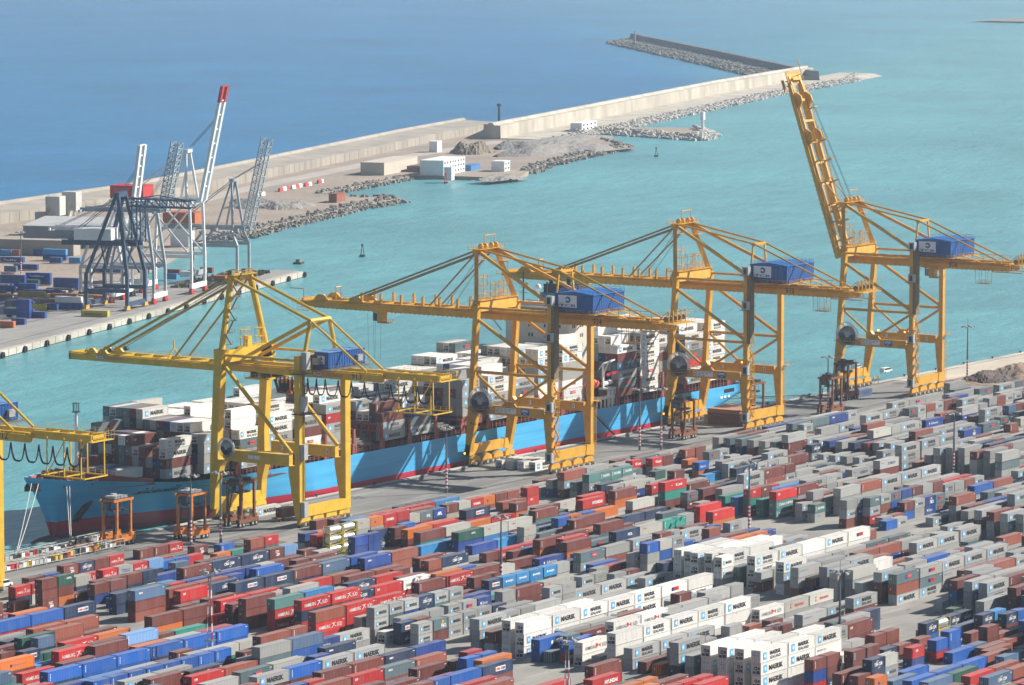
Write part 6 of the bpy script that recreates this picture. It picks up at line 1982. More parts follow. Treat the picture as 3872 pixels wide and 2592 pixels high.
# ---- keep what the photograph shows in front of what is filled in
RW_, RH_ = 1024, 685
SC = RW_ / PW
def project(P):
    d = np.asarray(P, float) - np.array([0, 0, CAMH])
    f = np.array(FW); r = np.array(RT); u = np.array(UP)
    z = d @ f
    return np.stack([(PW / 2 + FPX * (d @ r) / z) * SC, (PH / 2 - FPX * (d @ u) / z) * SC - .3, z], -1)
def hull2(pts):
    pts = sorted(set((round(a, 2), round(b, 2)) for a, b in pts))
    def half(ps):
        o = []
        for p in ps:
            while len(o) > 1 and (o[-1][0] - o[-2][0]) * (p[1] - o[-2][1]) - (o[-1][1] - o[-2][1]) * (p[0] - o[-2][0]) <= 0: o.pop()
            o.append(p)
        return o
    a, b = half(pts), half(pts[::-1])
    return a[:-1] + b[:-1]
def mask(h):
    xs_ = [p[0] for p in h]; ys_ = [p[1] for p in h]
    x0, x1 = int(max(0, math.floor(min(xs_)))), int(min(RW_ - 1, math.ceil(max(xs_)))); y0, y1 = int(max(0, math.floor(min(ys_)))), int(min(RH_ - 1, math.ceil(max(ys_))))
    if x1 < x0 or y1 < y0: return None
    X_, Y2 = np.meshgrid(np.arange(x0, x1 + 1) + .5, np.arange(y0, y1 + 1) + .5)
    m = np.ones(X_.shape, bool)
    for i in range(len(h)):
        a, b = h[i], h[(i + 1) % len(h)]
        m &= ((b[0] - a[0]) * (Y2 - a[1]) - (b[1] - a[1]) * (X_ - a[0])) >= 0
    return y0, y1 + 1, x0, x1 + 1, m
def boxmask(x, y, z0, z1, L_, W_=2.44):
    P = project([(a, b, c) for a in (x, x + L_) for b in (y, y + W_) for c in (z0, z1)])
    return mask(hull2([(p[0], p[1]) for p in P])), float(P[:, 2].mean())
EID = np.full((RH_, RW_), -1, np.int32); ED = np.zeros((RH_, RW_))
exb = [b for s_ in STK for b in s_['b']]
order = sorted(range(len(exb)), key=lambda i: -((exb[i].x + exb[i].L / 2) * FW.x + exb[i].y * FW.y) - exb[i].z * .001 * -1)
for i in order:
    b = exb[i]; mk_, d = boxmask(b.x, b.y, b.z, b.z + b.H, b.L)
    if mk_ is None: continue
    y0, y1, x0, x1, m = mk_; EID[y0:y1, x0:x1][m] = i; ED[y0:y1, x0:x1][m] = d
AREA = np.bincount(EID[EID >= 0], minlength=len(exb)).astype(float)
ISTOP = np.array([b.top for b in exb])
LOST = np.zeros(len(exb))
KEEP = np.zeros((RH_, RW_), bool)
for crop, poly in (('R3', [(1325, 1065), (1440, 1062), (1700, 965), (1800, 925), (1790, 960), (1690, 1080), (1540, 1150), (1530, 1235), (1330, 1180)]),
                   ('B4', [(560, 900), (760, 895), (1100, 950), (1180, 985), (1180, 1148), (560, 1148)]),
                   ('R3', [(700, 530), (815, 492), (1050, 500), (1215, 500), (1500, 430), (1640, 440), (1640, 510), (1180, 580), (920, 590)]),
                   ('R2', [(700, 1270), (830, 1240), (840, 1290), (720, 1300)]),
                   ('R1', [(0, 880), (60, 900), (45, 1010), (0, 1010)]),
                   ('OV', [(520, 1232), (690, 1206), (690, 1150), (520, 1180)]), ('OV', [(800, 1182), (1050, 1122), (1050, 1070), (800, 1130)]),
                   ('OV', [(1050, 1125), (1262, 1087), (1265, 1040), (1050, 1075)]), ('OV', [(1262, 1082), (1352, 1058), (1352, 1020), (1262, 1040)]),
                   ('OV', [(1352, 1062), (1600, 1008), (1600, 960), (1352, 1020)]), ('OV', [(1620, 982), (1695, 968), (1695, 940), (1620, 960)]),
                   ('OV', [(1800, 948), (1890, 930), (1890, 900), (1800, 912)]), ('OV', [(1970, 925), (2080, 897), (2080, 870), (1970, 895)]),
                   ('OV', [(2080, 900), (2150, 886), (2150, 868), (2080, 880)])):
    ox, oy, sc = CROP[crop]; pts = [((ox + a * sc) * SC, (oy + b * sc) * SC) for a, b in poly]
    m_ = mask(hull2(pts))
    if m_: y0, y1, x0, x1, m = m_; KEEP[y0:y1, x0:x1] |= m
def allowed(x, y, z1, L_):
    mk_, d = boxmask(x, y, 0, z1, L_)
    if mk_ is None: return 2
    y0, y1, x0, x1, m = mk_
    if (KEEP[y0:y1, x0:x1] & m).sum() > 4: return 0
    e = EID[y0:y1, x0:x1]; sel = m & (e >= 0) & (ED[y0:y1, x0:x1] > d)
    if sel.any():
        ids = e[sel]; ids, cn = np.unique(ids, return_counts=True)
        t = ISTOP[ids]
        if t.any():
            loss = (LOST[ids][t] + cn[t]) / np.maximum(AREA[ids][t], 1)
            if (loss > .13).any(): return 0
        LOST[ids] += cn; EID[y0:y1, x0:x1][sel] = -1
    return 1
def zone(x, y):
    if y < 468: return 'mix2' if x < 1010 else 'grey'
    if x < 800: return 'mix'
    if x < 905: return 'greyw' if y < 562 else 'mix'
    if x < 1030: return 'grey' if y < 560 else ('mixg' if y < 600 else 'mix')
    if x < 1120: return 'grey' if y < 575 else ('mixr' if y < 618 else 'grey')
    return 'grey'
ZP = {'mix': 'MMMMPPPRRONNBDDGCSTEKA', 'mix2': 'MMMPPPNNBBDKREOT', 'greyw': 'GGGGGGSMNCW', 'grey': 'GGGGGGGGGGSSMMPCDN', 'mixg': 'GGGMMPRNOCSDB', 'mixr': 'MMPRRGGGCTAHS'}
blocks = [(589.6 + 112.2 * k, 84.5) for k in range(0, 10)]
r2 = random.Random(21)
for k in range(51, -46, -1):
    y = ROWY(k)
    if y > 692: continue
    bl = blocks if y > 468 else [(560 + 0 * 1, 226), (814, 420)]
    for bx, bl_ in bl:
        if y > 684 and bx > 1140: continue
        x = bx + r2.uniform(-.15, .15); hh = r2.choice([1, 2, 2, 2, 3]); cc = None
        while x + 5.5 < bx + bl_ + .5:
            L_ = 12.19 if r2.random() < .68 and x + 12 < bx + bl_ + .5 else 6.06
            if r2.random() < .34: hh = r2.choice([1, 2, 2, 2, 3, 3]); cc = None
            z_ = zone(x, y)
            if r2.random() < .05: x += L_ + GAP; continue
            c0 = project([(x, y, 0), (x + L_, y, 0)])
            if c0[:, 0].max() < -60 or c0[:, 0].min() > 1090 or c0[:, 1].min() > 760: x += L_ + GAP; continue
            yy = y; c_ = clash(x, yy, L_)
            if c_:
                xe = c_['x'] + c_['L'] + GAP
                if abs(c_['y'] - y) < 1.6 or True: x = max(x + 1.0, xe); continue
            h = 2.66 if z_ != 'greyw' else 2.75
            n_ = hh
            while n_ > 0 and not allowed(x, y, n_ * h, L_): n_ -= 1
            if n_ > 0:
                if cc is None or r2.random() < .5: cc = r2.choice(ZP[z_])
                spec = []
                for i in range(n_):
                    c = cc if i == 0 else (r2.choice(ZP[z_]) if r2.random() < .6 else cc)
                    spec.append((c, tail_tx(c, L_, r2)))
                put(x, y, L_, spec, h, False)
            x += L_ + GAP
# a few boxes standing on the quay
def lone(px, py, L_, c, tx, off=0):
    p = at(px, py, 2.6); put(p.x, p.y, L_, [(c, tx)], 2.6, True)
for i, (a, b) in enumerate([(828, 1305), (958, 1312), (1103, 1320), (1245, 1332)]):
    p = at(1650 + a * .2998, 1350 + b * .2998 - 0, 2.85); put(p.x, p.y, 12.19, [('W', ['no', 'mk', 'hs', 'ms'][i])], 2.88, True)
lone(700 + 900 * .2988, 1600 + 1085 * .2988, 12.19, 'C', 'mk'); lone(3236, 1480, 12.19, 'K', 'co')
lone(2200 + 1895 * .2561, 1300 + 1050 * .2561, 6.06, 'G', 'mk')
lone(1600 * 1.0, 2060, 6.06, 'N', 'no') if False else None
p = at(700 + 1290 * .2988, 1600 + 1085 * .2988, 3.6); TR1 = (p.x, p.y)

# ---- containers on the ship
SHB = []
def sbay(x, base, cols, near, seed, wtop=.5, lo=2, hi=5, half=None, pal='GGGGSSMMPCND', span=16):
    r = random.Random(seed); n = span; y0 = SYC - n / 2 * 2.52 + .04
    hts = []; c = near if isinstance(near, int) else len(near)
    hcur = max(lo, min(hi, c + r.choice([0, 1])))
    for i in range(n):
        if i == 0: hts.append(c)
        elif cols and i < len(cols): hts.append(cols[i])
        else:
            if r.random() < .45: hcur = max(lo, min(hi, hcur + r.choice([-1, 0, 1])))
            hts.append(hcur)
    split = r.random() < .15
    for i in range(n):
        y = y0 + i * 2.52
        for t in range(hts[i]):
            if i == 0 and not isinstance(near, int): code, tx = near[t][0], near[t][1:] or 'no'
            else:
                up_ = t >= hts[i] - (2 if wtop > .6 else 1)
                code = 'W' if (up_ and r.random() < wtop) else r.choice(pal); tx = tail_tx(code, 12.19, r)
            b = Box(x, y, base + t * 2.92, 12.19, 2.92, code, tx, t, 'ship'); b.top = t == hts[i] - 1; b.n = i
            SHB.append(b)
S0 = 922.9
sbay(S0 + 1.2, 12.6, None, 1, 1, .3, 1, 2, span=7)
sbay(937.5, 12.2, [4, 3, 2, 3, 3, 4], ['Gmk', 'Mtr', 'Wmk', 'Wms'], 2, .5, 3, 5, span=13)
sbay(952.2, 12.2, None, ['Gms', 'Gno', 'Gmk', 'Gms'], 3, .5, 4, 6, span=15)
sbay(BAY0, 12.0, None, ['Gms', 'Gmk', 'Spn', 'Wms'], 4, .8, 5, 6)
sbay(BAY0 + BP, 12.0, None, ['Gms', 'Gno', 'Gmk', 'Wmk', 'Wmk'], 5, .9, 5, 6)
sbay(BAY0 + BP * 2, 12.0, None, ['Wmk', 'Wpn', 'Mno', 'Gmk'], 6, .8, 4, 5)
sbay(BAY0 + BP * 3, 12.0, None, ['Gmk', 'Gno', 'Gms', 'Rdi', 'Gmk'], 7, .5, 4, 6)
sbay(BAY0 + BP * 4, 12.2, [0, 0, 0, 0, 0, 3, 3, 4, 4, 4], 0, 8, .3, 3, 4)
sbay(BAY0 + BP * 5, 12.2, None, ['Gmk', 'Gms', 'Mtr'], 9, .4, 2, 5)
sbay(BAY0 + BP * 6, 12.2, None, ['Gmk', 'Spn', 'Dsf'], 10, .4, 2, 4)
sbay(BAY0 + BP * 7, 12.2, [0, 0, 0, 0, 2, 2, 3, 5], 0, 11, .7, 3, 5)
sbay(BAY0 + BP * 8, 12.2, None, ['Pno', 'Gno', 'Gms', 'Gmk', 'Gms'], 12, .6, 4, 6)
sbay(BAY0 + BP * 9, 12.2, None, ['Gms', 'Spn', 'Gmk', 'Wms', 'Wms'], 13, .8, 5, 6)
sbay(BAY0 + BP * 10, 12.2, None, ['Gno', 'Gms', 'Spn', 'Gmk'], 14, .8, 4, 6)
sbay(BAY0 + BP * 11, 12.2, None, ['Gmk', 'Wpn', 'Wno', 'Gmk', 'Gmk', 'Wms', 'Wms'], 15, .9, 5, 7, pal='GWMCS')
sbay(BAY0 + BP * 12, 12.2, None, ['Wmk', 'Wpn', 'Wpn', 'Cno', 'Cml', 'Wms', 'Wms'], 16, .9, 6, 8, pal='GWMCS')
sbay(1176.4, 12.0, None, ['Mno', 'Spn', 'Gmk', 'Kms', 'Mno', 'Wmk'], 17, .9, 6, 8)
sbay(1191.05, 11.8, None, ['Wmk', 'Wmk', 'Wpn', 'Wms', 'Wms', 'Wms', 'Wmk'], 18, .9, 6, 8)
sbay(1205.7, 11.8, [0, 0, 6, 6, 5], 0, 19, .8, 5, 7)
sbay(1220.35, 11.8, None, ['Gmk', 'Wno', 'Rno', 'Spn', 'Gms', 'Wms'], 20, .8, 6, 7)
sbay(1235.0, 11.6, None, ['Wms', 'Wms', 'Wms', 'Wmk', 'Wms', 'Wmk', 'Wms'], 21, .95, 6, 8)

ALL = [b for s_ in STK for b in s_['b']] + SHB
# ---- which ones show largest in the picture
IDB = np.full((RH_, RW_), -1, np.int32)
dist = lambda b: (b.x + b.L / 2) * FW.x + (b.y + 1.2) * FW.y - b.z * .3
for i in sorted(range(len(ALL)), key=lambda i: -dist(ALL[i])):
    b = ALL[i]; mk_, d = boxmask(b.x, b.y, b.z, b.z + b.H, b.L)
    if mk_ is None: continue
    y0, y1, x0, x1, m = mk_; IDB[y0:y1, x0:x1][m] = i
vis = np.bincount(IDB[IDB >= 0], minlength=len(ALL))
for b, v in zip(ALL, vis): b.px = int(v)
tanks = [b for b in ALL if b.code == 'Z']
reef = sorted([b for b in ALL if b.code == 'W' and b.px > 18], key=lambda b: -b.px)[:290]
dry = sorted([b for b in ALL if b.code not in 'WZ' and b.where == 'yard' and b.px > 0], key=lambda b: -b.px)[:300]
IND = set(id(b) for b in reef + dry)


# ---- labels that single each one out
ORD = ['first', 'second', 'third', 'fourth', 'fifth', 'sixth', 'seventh', 'eighth', 'ninth', 'tenth', 'eleventh', 'twelfth', 'thirteenth', 'fourteenth', 'fifteenth', 'sixteenth', 'seventeenth', 'eighteenth', 'nineteenth', 'twentieth']
def ordn(n):
    if n < 20: return ORD[n]
    t, u = divmod(n + 1, 10); ten = {2: 'twenty', 3: 'thirty', 4: 'forty', 5: 'fifty', 6: 'sixty'}[t]
    return ten if u == 0 else ten + '-' + ORD[u - 1]
seen_lab = {}
kk = sorted(set(round((b.y - 300) / 4.3) for b in dry + [r for r in reef if r.where == 'yard'] + tanks)); kidx = {k: i for i, k in enumerate(kk)}
bylane = {}
for b in dry + reef + tanks:
    if b.where == 'yard': bylane.setdefault(round((b.y - 300) / 4.3), []).append(b)
for k, l in bylane.items():
    xs_ = sorted(set(round(b.x, 1) for b in l))
    for b in l: b.n = xs_.index(round(b.x, 1))
def label(b):
    cn = PAL[b.code][1] if b.code != 'Z' else 'silver'; sz = 'long' if b.L > 8 else 'short'; t = TXN.get(b.tx, '')
    kind = 'reefer' if b.code == 'W' else 'container'
    if b.where == 'ship':
        bay = sorted(set(q.x for q in SHB)).index(b.x)
        return '%s reefer, ship bay %s from bow, stack %s from quay, tier %s' % (cn, ordn(bay), ordn(b.n), ordn(b.lev))
    on = ('on a %s one' % (PAL[b.below.code][1] if b.below.code != 'Z' else 'silver')) if b.below else 'on the ground'
    core = '%s %s %s' % (sz, cn, kind)
    tshort = {'one': 0}
    tail = '%s, row %s from camera, %s from left' % (on, ordn(kidx[round((b.y - 300) / 4.3)]), ordn(b.n))
    s = core + ((' with ' + t) if t else '') + ', ' + tail
    while len(s.split()) > 16 and t:
        t = ' '.join(t.split()[:-1]) if len(t.split()) > 2 else ''
        if t.endswith((' and', ' of', ' one', ' under', ' a', ' in', ' the', ' line', ' two')): t = ' '.join(t.split()[:-1])
        s = core + ((' with ' + t) if t else '') + ', ' + tail
    return s
MESH = {}
def shared(b):
    key = (round(b.L, 2), round(b.H, 2), b.code, b.tx, b.kind)
    if key in MESH: return MESH[key]
    c = PAL[b.code][0]; out = []
    out.append(('body', body_mb(b.L, b.H, c).mesh('body', CM)))
    out.append(('refrigeration_unit' if b.kind == 2 else 'door', door_mb(b.L, b.H, c, b.code, b.tx, kind=b.kind).mesh('door', CM)))
    if b.tx != 'no':
        l = MB(); lettering(l, b.tx, b.L, b.H, col=b.code); out.append(('lettering', l.mesh('lettering', CM)))
    MESH[key] = out
    return out
def spawn(b):
    nm = 'refrigerated_container' if b.code == 'W' else 'shipping_container'
    lab = label(b); k = seen_lab.get(lab, 0); seen_lab[lab] = k + 1
    if k: lab = lab.replace(', row', ' above,' if b.lev else ' below,', 1) if False else lab + (' upper' if k == 1 else ' extra')
    off = random.Random(int(b.x * 31 + b.y * 17 + b.z * 7)).uniform(-.09, .09)
    e = empty(nm, (b.x, b.y + off, b.z), 0, lab, 'reefer container' if b.code == 'W' else 'container', 'white refrigerated containers' if b.code == 'W' else 'stacked shipping containers')
    for n_, me in shared(b):
        link(n_, me, e)
for b in reef + dry: spawn(b)
def bulk(lst, name, label_, cat, with_text=True):
    mb = MB()
    for b in lst:
        if b.code == 'Z': continue
        r = random.Random(int(b.x * 31 + b.y * 17 + b.z * 7)); f = r.uniform(.82, 1.16); c = tuple(q * f for q in PAL[b.code][0])
        off = r.uniform(-.09, .09)
        body_mb(b.L, b.H, c, False, b.x, b.y + off, b.z, mb)
        if b.px > 8:
            door_mb(b.L, b.H, c, b.code, b.tx, b.x, b.y + off, b.z, mb, kind=b.kind if b.px > 25 else 3)
            if b.tx != 'no': lettering(mb, b.tx, b.L, b.H, b.x, b.y + off, b.z, col=b.code)
    return mb.build(name, CM, None, kind='stuff', label=label_, cat=cat)
rest = [b for b in ALL if id(b) not in IND]
bulk([b for b in rest if b.where == 'yard'], 'stacked_containers', 'mass of stacked containers filling the rest of the yard', 'containers')
bulk([b for b in rest if b.where == 'ship'], 'deck_containers', 'grey, maroon and dark containers stacked on the ship deck', 'containers')
# tank containers
txs = sorted(set(round(b.x) for b in tanks))
def tlab(b, nmz):
    if b.y < 560: return 'silver tank lying beside the navy lettered container at lower right'
    return 'silver tank in yellow frame, %s of the %s tank stack near crane 913' % (nmz, 'left' if round(b.x) == min(round(q.x) for q in tanks if q.y > 560) else 'right')
def tank(b, i):
    nmz = ['top', 'middle', 'bottom'][max(0, min(2, 2 - b.lev))]
    e = empty('tank_container', (b.x, b.y, b.z), 0, tlab(b, nmz), 'tank container', 'silver tank containers')
    L_, W_, H = b.L, 2.44, b.H - .06
    mb = MB()
    for xx in (0, L_ - .16):
        for yy in (0, W_ - .16): mb.box(xx, yy, .02, xx + .16, yy + .16, H)
        mb.box(xx, .16, .02, xx + .16, W_ - .16, .18); mb.box(xx, .16, H - .16, xx + .16, W_ - .16, H)
        for yy in (0, W_ - .16): mb.beam((xx + .08, yy + .08, .2), (xx + (1.2 if xx < 1 else -1.0), yy + .08, .8), .12, .12)
    for yy in (.03, W_ - .15): mb.box(.16, yy, .04, L_ - .16, yy + .12, .18)
    mb.build('frame', mat('frame_yellow', (.55, .45, .04), .5), e)
    rings = []
    for x_, r in ((.25, .35), (.35, .85), (.6, 1.08), (L_ - .6, 1.08), (L_ - .35, .85), (L_ - .25, .35)):
        rings.append([(x_, W_ / 2 + r * math.cos(a), H / 2 + .05 + r * math.sin(a)) for a in [j * math.pi / 9 for j in range(18)]])
    t_ = MB(); t_.loft(rings); t_.build('tank', mat('tank_steel', (.62, .60, .56), .32, .15, .8, metal=.6), e, smooth=False)
    m_ = MB(); m_.tube((L_ / 2, W_ / 2, H - .3), (L_ / 2, W_ / 2, H - .05), .3, 10); m_.box(.6, W_ / 2 - .3, H - .1, L_ - .6, W_ / 2 + .3, H - .06); m_.build('walkway', MT['galv'], e)
for i, b in enumerate(tanks): tank(b, i)
# ================================================================ the far terminal
QROT = math.atan2(qd.y, qd.x)
Q0 = at(0, 803 * 1.6533, 0.0)
def far_at(u_, v_): return Vector((Q0.x + qd.x * u_ - qn.x * v_, Q0.y + qd.y * u_ - qn.y * v_, 0))
M_NAVYC = mat('crane_navy', (.035, .065, .13), .5, .3, .5)
M_GREYC = mat('crane_grey', (.36, .39, .42), .5, .2, .4)
M_WHC = mat('crane_white', (.68, .69, .70), .5, .15, .4)
def lattice(mb, p, q, wy, wz, n, t=.35, m=0):
    p, q = Vector(p), Vector(q); d = (q - p).normalized(); a = Vector((1, 0, 0)); b = a.cross(d).normalized()
    C_ = [a * (sx * wy / 2) + b * (sz * wz / 2) for sx in (-1, 1) for sz in (-1, 1)]
    for c in C_: mb.beam(p + c, q + c, t, t, m)
    for i in range(n):
        A = p.lerp(q, i / n); B = p.lerp(q, (i + 1) / n)
        for (c, e) in ((0, 1), (2, 3), (0, 2), (1, 3)): mb.beam(A + C_[c], B + C_[e], t * .5, t * .5, m); mb.beam(A + C_[c], A + C_[e], t * .5, t * .5, m)
def far_crane(u_, label, m, hw=7.5, g=22.0, zk=17.0, zg=40.0, top=None, style='beam', boom=None, house=None, feet=None, v0=10.0, hcol=None, tipred=False, lean=2.6, zb=None):
    P = far_at(u_, v0); e = empty('dock_crane', (P.x, P.y, 0), QROT, label, 'crane', 'older dock cranes on the far quay')
    t = .85
    for sx in (-1, 1):
        mb = MB(); mb.beam((sx * hw, 0, 1.5), (sx * hw, 0, zk), 1.1, 1.1); mb.beam((sx * hw, 0, zk), (sx * (hw - lean * .3), lean * 1.3, zg), 1.1, 1.1); mb.build('leg', m, e)
        mb = MB(); mb.beam((sx * hw, g, 1.5), (sx * hw, g, zk), 1.1, 1.1); mb.beam((sx * hw, g, zk), (sx * (hw - lean * .3), g - lean * 2.2, zg if zb is None else zb), 1.1, 1.1); mb.build('leg', m, e)
        mb = MB(); mb.beam((sx * hw, 0, zk), (sx * hw, g, zk), 1.2, 1.6); mb.tube((sx * hw, 1, zk + 1), (sx * hw * .9, g - 3, (zb or zg) - 1), .4, 6); mb.tube((sx * hw, g - 1, zk + 1), (sx * hw * .9, 4, (zb or zg) - 1), .4, 6); mb.build('portal_beam', m, e)
    for yy in (0, g):
        mb = MB(); mb.box(-hw - 1, yy - .6, 2.4, hw + 1, yy + .6, 4.6); mb.build('sill_beam', m if feet is None else MT['white'], e)
        for xx in (-hw, hw):
            b_ = MB(); b_.prism([(xx - 2, .4), (xx - 1.4, 2.6), (xx + 1.4, 2.6), (xx + 2, .4)], 'y', yy - .6, yy + .6)
            for k in (-1.3, 0, 1.3): b_.tube((xx + k, yy - .8, .6), (xx + k, yy + .8, .6), .6, 8)
            b_.build('bogie', feet or MT['dark'], e)
    mb = MB()
    for zz in (zb or zg,):
        for sx in (-1, 1): mb.beam((sx * 3.2, -2, zz + .8), (sx * 3.2, g + 16, zz + .8), .8, 1.7)
        for yy in (0, g * .5, g, g + 15): mb.beam((-hw, yy, zz + .2), (hw, yy, zz + .2), .9, 1.2)
        mb.rail((-4.2, -2, zz + 1.7), (-4.2, g + 16, zz + 1.7)); mb.rail((4.2, -2, zz + 1.7), (4.2, g + 16, zz + 1.7))
    mb.build('girder', m, e)
    if top:
        mb = MB()
        for sx in (-1, 1):
            mb.beam((sx * (hw - 1), 2.5, (zb or zg) + .5), (sx * 2.4, 4.5, top), .9, .9); mb.beam((sx * (hw - 1), 11, (zb or zg) + .5), (sx * 2.4, 4.5, top), .7, .7)
            mb.tube((sx * 2.4, 4.5, top), (sx * 3.2, g + 12, (zb or zg) + 1.6), .22, 6)
        mb.box(-3, 3.4, top - .6, 3, 5.6, top + .8); mb.rail((-3, 3.4, top + .8), (3, 3.4, top + .8)); mb.build('mast', m, e)
    if boom:
        kind, ln, ang = boom; c, s_ = math.cos(R(ang)), math.sin(R(ang)); z0 = (zb or zg) + .8
        mb = MB(); A = Vector((0, -2.5, z0)); d = Vector((0, -c, s_)); B = A + d * ln
        if kind == 'box':
            for sx in (-1, 1):
                o_ = Vector((sx * 2.9, 0, 0)); mb.beam(A + o_, A + d * ln * .86 + o_, 1.3, 2.3, 0); mb.beam(A + d * ln * .86 + o_, B + o_, 1.35, 2.35, 1 if tipred else 0)
            for k in range(1, 9): mb.beam(A + d * ln * k / 8 - Vector((2.9, 0, 0)), A + d * ln * k / 8 + Vector((2.9, 0, 0)), .5, .6, 1 if (k == 8 and tipred) else 0)
        else:
            lattice(mb, A + Vector((0, 0, 0)), B, 5.4, 3.6, 12, .55)
        mb.build('boom', [m, MT['red']], e)
        if ang > 30 and top:
            mb = MB()
            for sx in (-1, 0, 1): mb.tube((sx * 2, 4.4, top + .5), A + d * ln * .72 + Vector((sx * 2, .8, 0)), .09, 4)
            mb.build('hoist_rope', MT['rope'], e)
    if house:
        h = MB(); x0, x1, y0, y1, z0, z1 = house; h.box(x0, y0, z0, x1, y1, z1); h.box(x0 - .2, y0 - .2, z1, x1 + .2, y1 + .2, z1 + .2)
        h.build('machinery_house', hcol or MT['white'], e)
    return e
P = far_at(171, 10); nc = empty('dock_crane', (P.x, P.y, 0), QROT, 'dark navy dock crane with a truss boom over the far quay edge', 'crane', 'older dock cranes on the far quay')
for sx in (-1, 1):
    h0, h1 = sx * 10.5, sx * 4.4
    mb = MB(); mb.beam((h0, 0, 2), (h0, 0, 16), 1.4, 1.4); mb.beam((h0, 0, 15.6), (h1, 6.2, 49.5), 1.4, 1.4); mb.build('leg', M_NAVYC, nc)
    mb = MB(); mb.beam((h0, 19, 2), (h0, 19, 16), 1.4, 1.4); mb.beam((h0, 19, 15.6), (h1, 7.2, 49.5), 1.4, 1.4); mb.build('leg', M_NAVYC, nc)
    mb = MB(); mb.beam((h0, 0, 8.5), (h0, 19, 8.5), 1.2, 1.6); mb.build('portal_beam', M_NAVYC, nc)
    mb = MB(); mb.beam((sx * 3.4, -2, 28.6), (sx * 3.4, 33, 28.6), 1.0, 2.2); mb.rail((sx * 4.2, -2, 29.7), (sx * 4.2, 33, 29.7)); mb.build('girder', M_NAVYC, nc)
for yy in (0, 19):
    mb = MB(); mb.beam((-10.5, yy, 2.6), (10.5, yy, 2.6), 1.2, 1.8); mb.build('sill_beam', M_NAVYC, nc)
    mb = MB(); mb.beam((-9, yy * .8 + 2, 15), (4, yy * .6 + 3, 27.5), .6, .6); mb.beam((9, yy * .8 + 2, 15), (-4, yy * .6 + 3, 27.5), .6, .6); mb.build('bracing', M_NAVYC, nc)
    for xx in (-10.5, 10.5):
        b_ = MB(); b_.prism([(xx - 2.2, .5), (xx - 1.4, 2.2), (xx + 1.4, 2.2), (xx + 2.2, .5)], 'y', yy - .7, yy + .7); b_.build('bogie', MT['yellow'], nc)
mb = MB(); mb.beam((-8, 2.6, 28.2), (8, 2.6, 28.2), 1.2, 1.4); mb.build('cross_beam', M_NAVYC, nc)
mb = MB(); mb.beam((-5, 6.7, 49.8), (5, 6.7, 49.8), 2.4, 2.2); mb.rail((-5, 5, 51), (5, 5, 51)); mb.rail((-5, 8, 51), (5, 8, 51)); mb.build('mast_head', M_NAVYC, nc)
mb = MB(); mb.box(-4.6, 10, 29.8, 4.6, 27, 34.8); mb.build('machinery_house', MT['white'], nc)
mb = MB()
for sx in (-1, 1): mb.tube((sx * 2, 8, 50), (sx * 3, 31, 30), .12, 5); mb.tube((sx * 2, 8, 47), (sx * 3, 26, 35), .12, 5)
mb.build('backstay', M_NAVYC, nc)
mb = MB()
for sx in (-1, 1):
    for yy in (-3.5, .5): mb.beam((sx * 3, yy, 29), (sx * 3, yy, 47), .55, .55)
    for k in range(6): mb.beam((sx * 3, -3.5, 29 + 3 * k), (sx * 3, .5, 32 + 3 * k), .2, .2)
lattice(mb, (0, 3, 46.5), (0, -27, 46.0), 6.0, 3.2, 9, .5)
mb.beam((-3, 1, 48.1), (-3, -12, 49.8), .4, .4); mb.beam((-3, -12, 49.8), (-3, -25, 48.0), .4, .4)
mb.build('boom', M_NAVYC, nc)
far_crane(199, 'pale grey dock crane with raised lattice boom, second from left', M_GREYC, 7, 20, 16, 40, 45, boom=('lat', 31, 78), feet=MT['red'])
far_crane(216, 'slim white dock crane half hidden behind the pale grey one', M_WHC, 6, 20, 14, 30, 44, boom=('box', 38, 82), v0=32)
rw = far_crane(247, 'tall white dock crane with raised red tipped boom', M_WHC, 8.5, 24, 17, 41, 64, boom=('box', 53, 78), house=(-6, 7, 24, 40, 42.5, 48), hcol=MT['red'], feet=MT['red'], tipred=True, lean=.6)
far_crane(306, 'grey dock crane with raised lattice boom, rightmost of the far quay', M_GREYC, 8, 22, 17, 24, 47, boom=('lat', 43, 77), house=(-5, 6, 22, 38, 26.5, 31.5), hcol=mat('house_orange', (.50, .13, .05), .5, .15, .5), lean=2.4)
rl = MB()
for v_ in (10, 32):
    for a in (-.3, .3):
        p, q = far_at(-300, v_ + a), far_at(330, v_ + a); rl.beam((p.x, p.y, .03), (q.x, q.y, .03), .12, .05)
rl.build('far_crane_rails', M_RAIL, None, kind='structure')

# containers and trailers standing at right angles to the far quay
FROT = QROT - math.pi / 2
RC = Matrix.Rotation(FROT, 3, 'Z')
def fbox(zx, zy, wpx, code, n=1, txt=None, o=(0, 880), sc=.424, label=None, cols=None, grp='containers on the far terminal'):
    p = at(o[0] + zx * sc, o[1] + zy * sc, 0)
    ppm = FPX / (p - CAMP).dot(FW); L_ = wpx * sc / (ppm * .95)
    L_ = 6.06 if L_ < 8.5 else (12.19 if L_ < 15.5 else 13.6)
    cols = cols or code * n
    for k in range(n):
        c = cols[k]; mb = body_mb(L_, 2.75, PAL[c][0], False)
        e = empty('shipping_container', (p.x, p.y, k * 2.75), FROT, label[k] if isinstance(label, list) else label, 'container', grp)
        link('body', mb.mesh('body', CM), e); link('door', door_mb(L_, 2.75, PAL[c][0], c, 'no', kind=1).mesh('door', CM), e)
        if txt and k == n - 1:
            t_ = MB(); t_.text(txt, (L_ * .15, -.02, .8), U_, V_, .95, WHT if c != 'Y' else BLK, width=L_ * .6, bold=.02); link('lettering', t_.mesh('lettering', CM), e)
QX = ['leftmost', 'second', 'third', 'fourth']
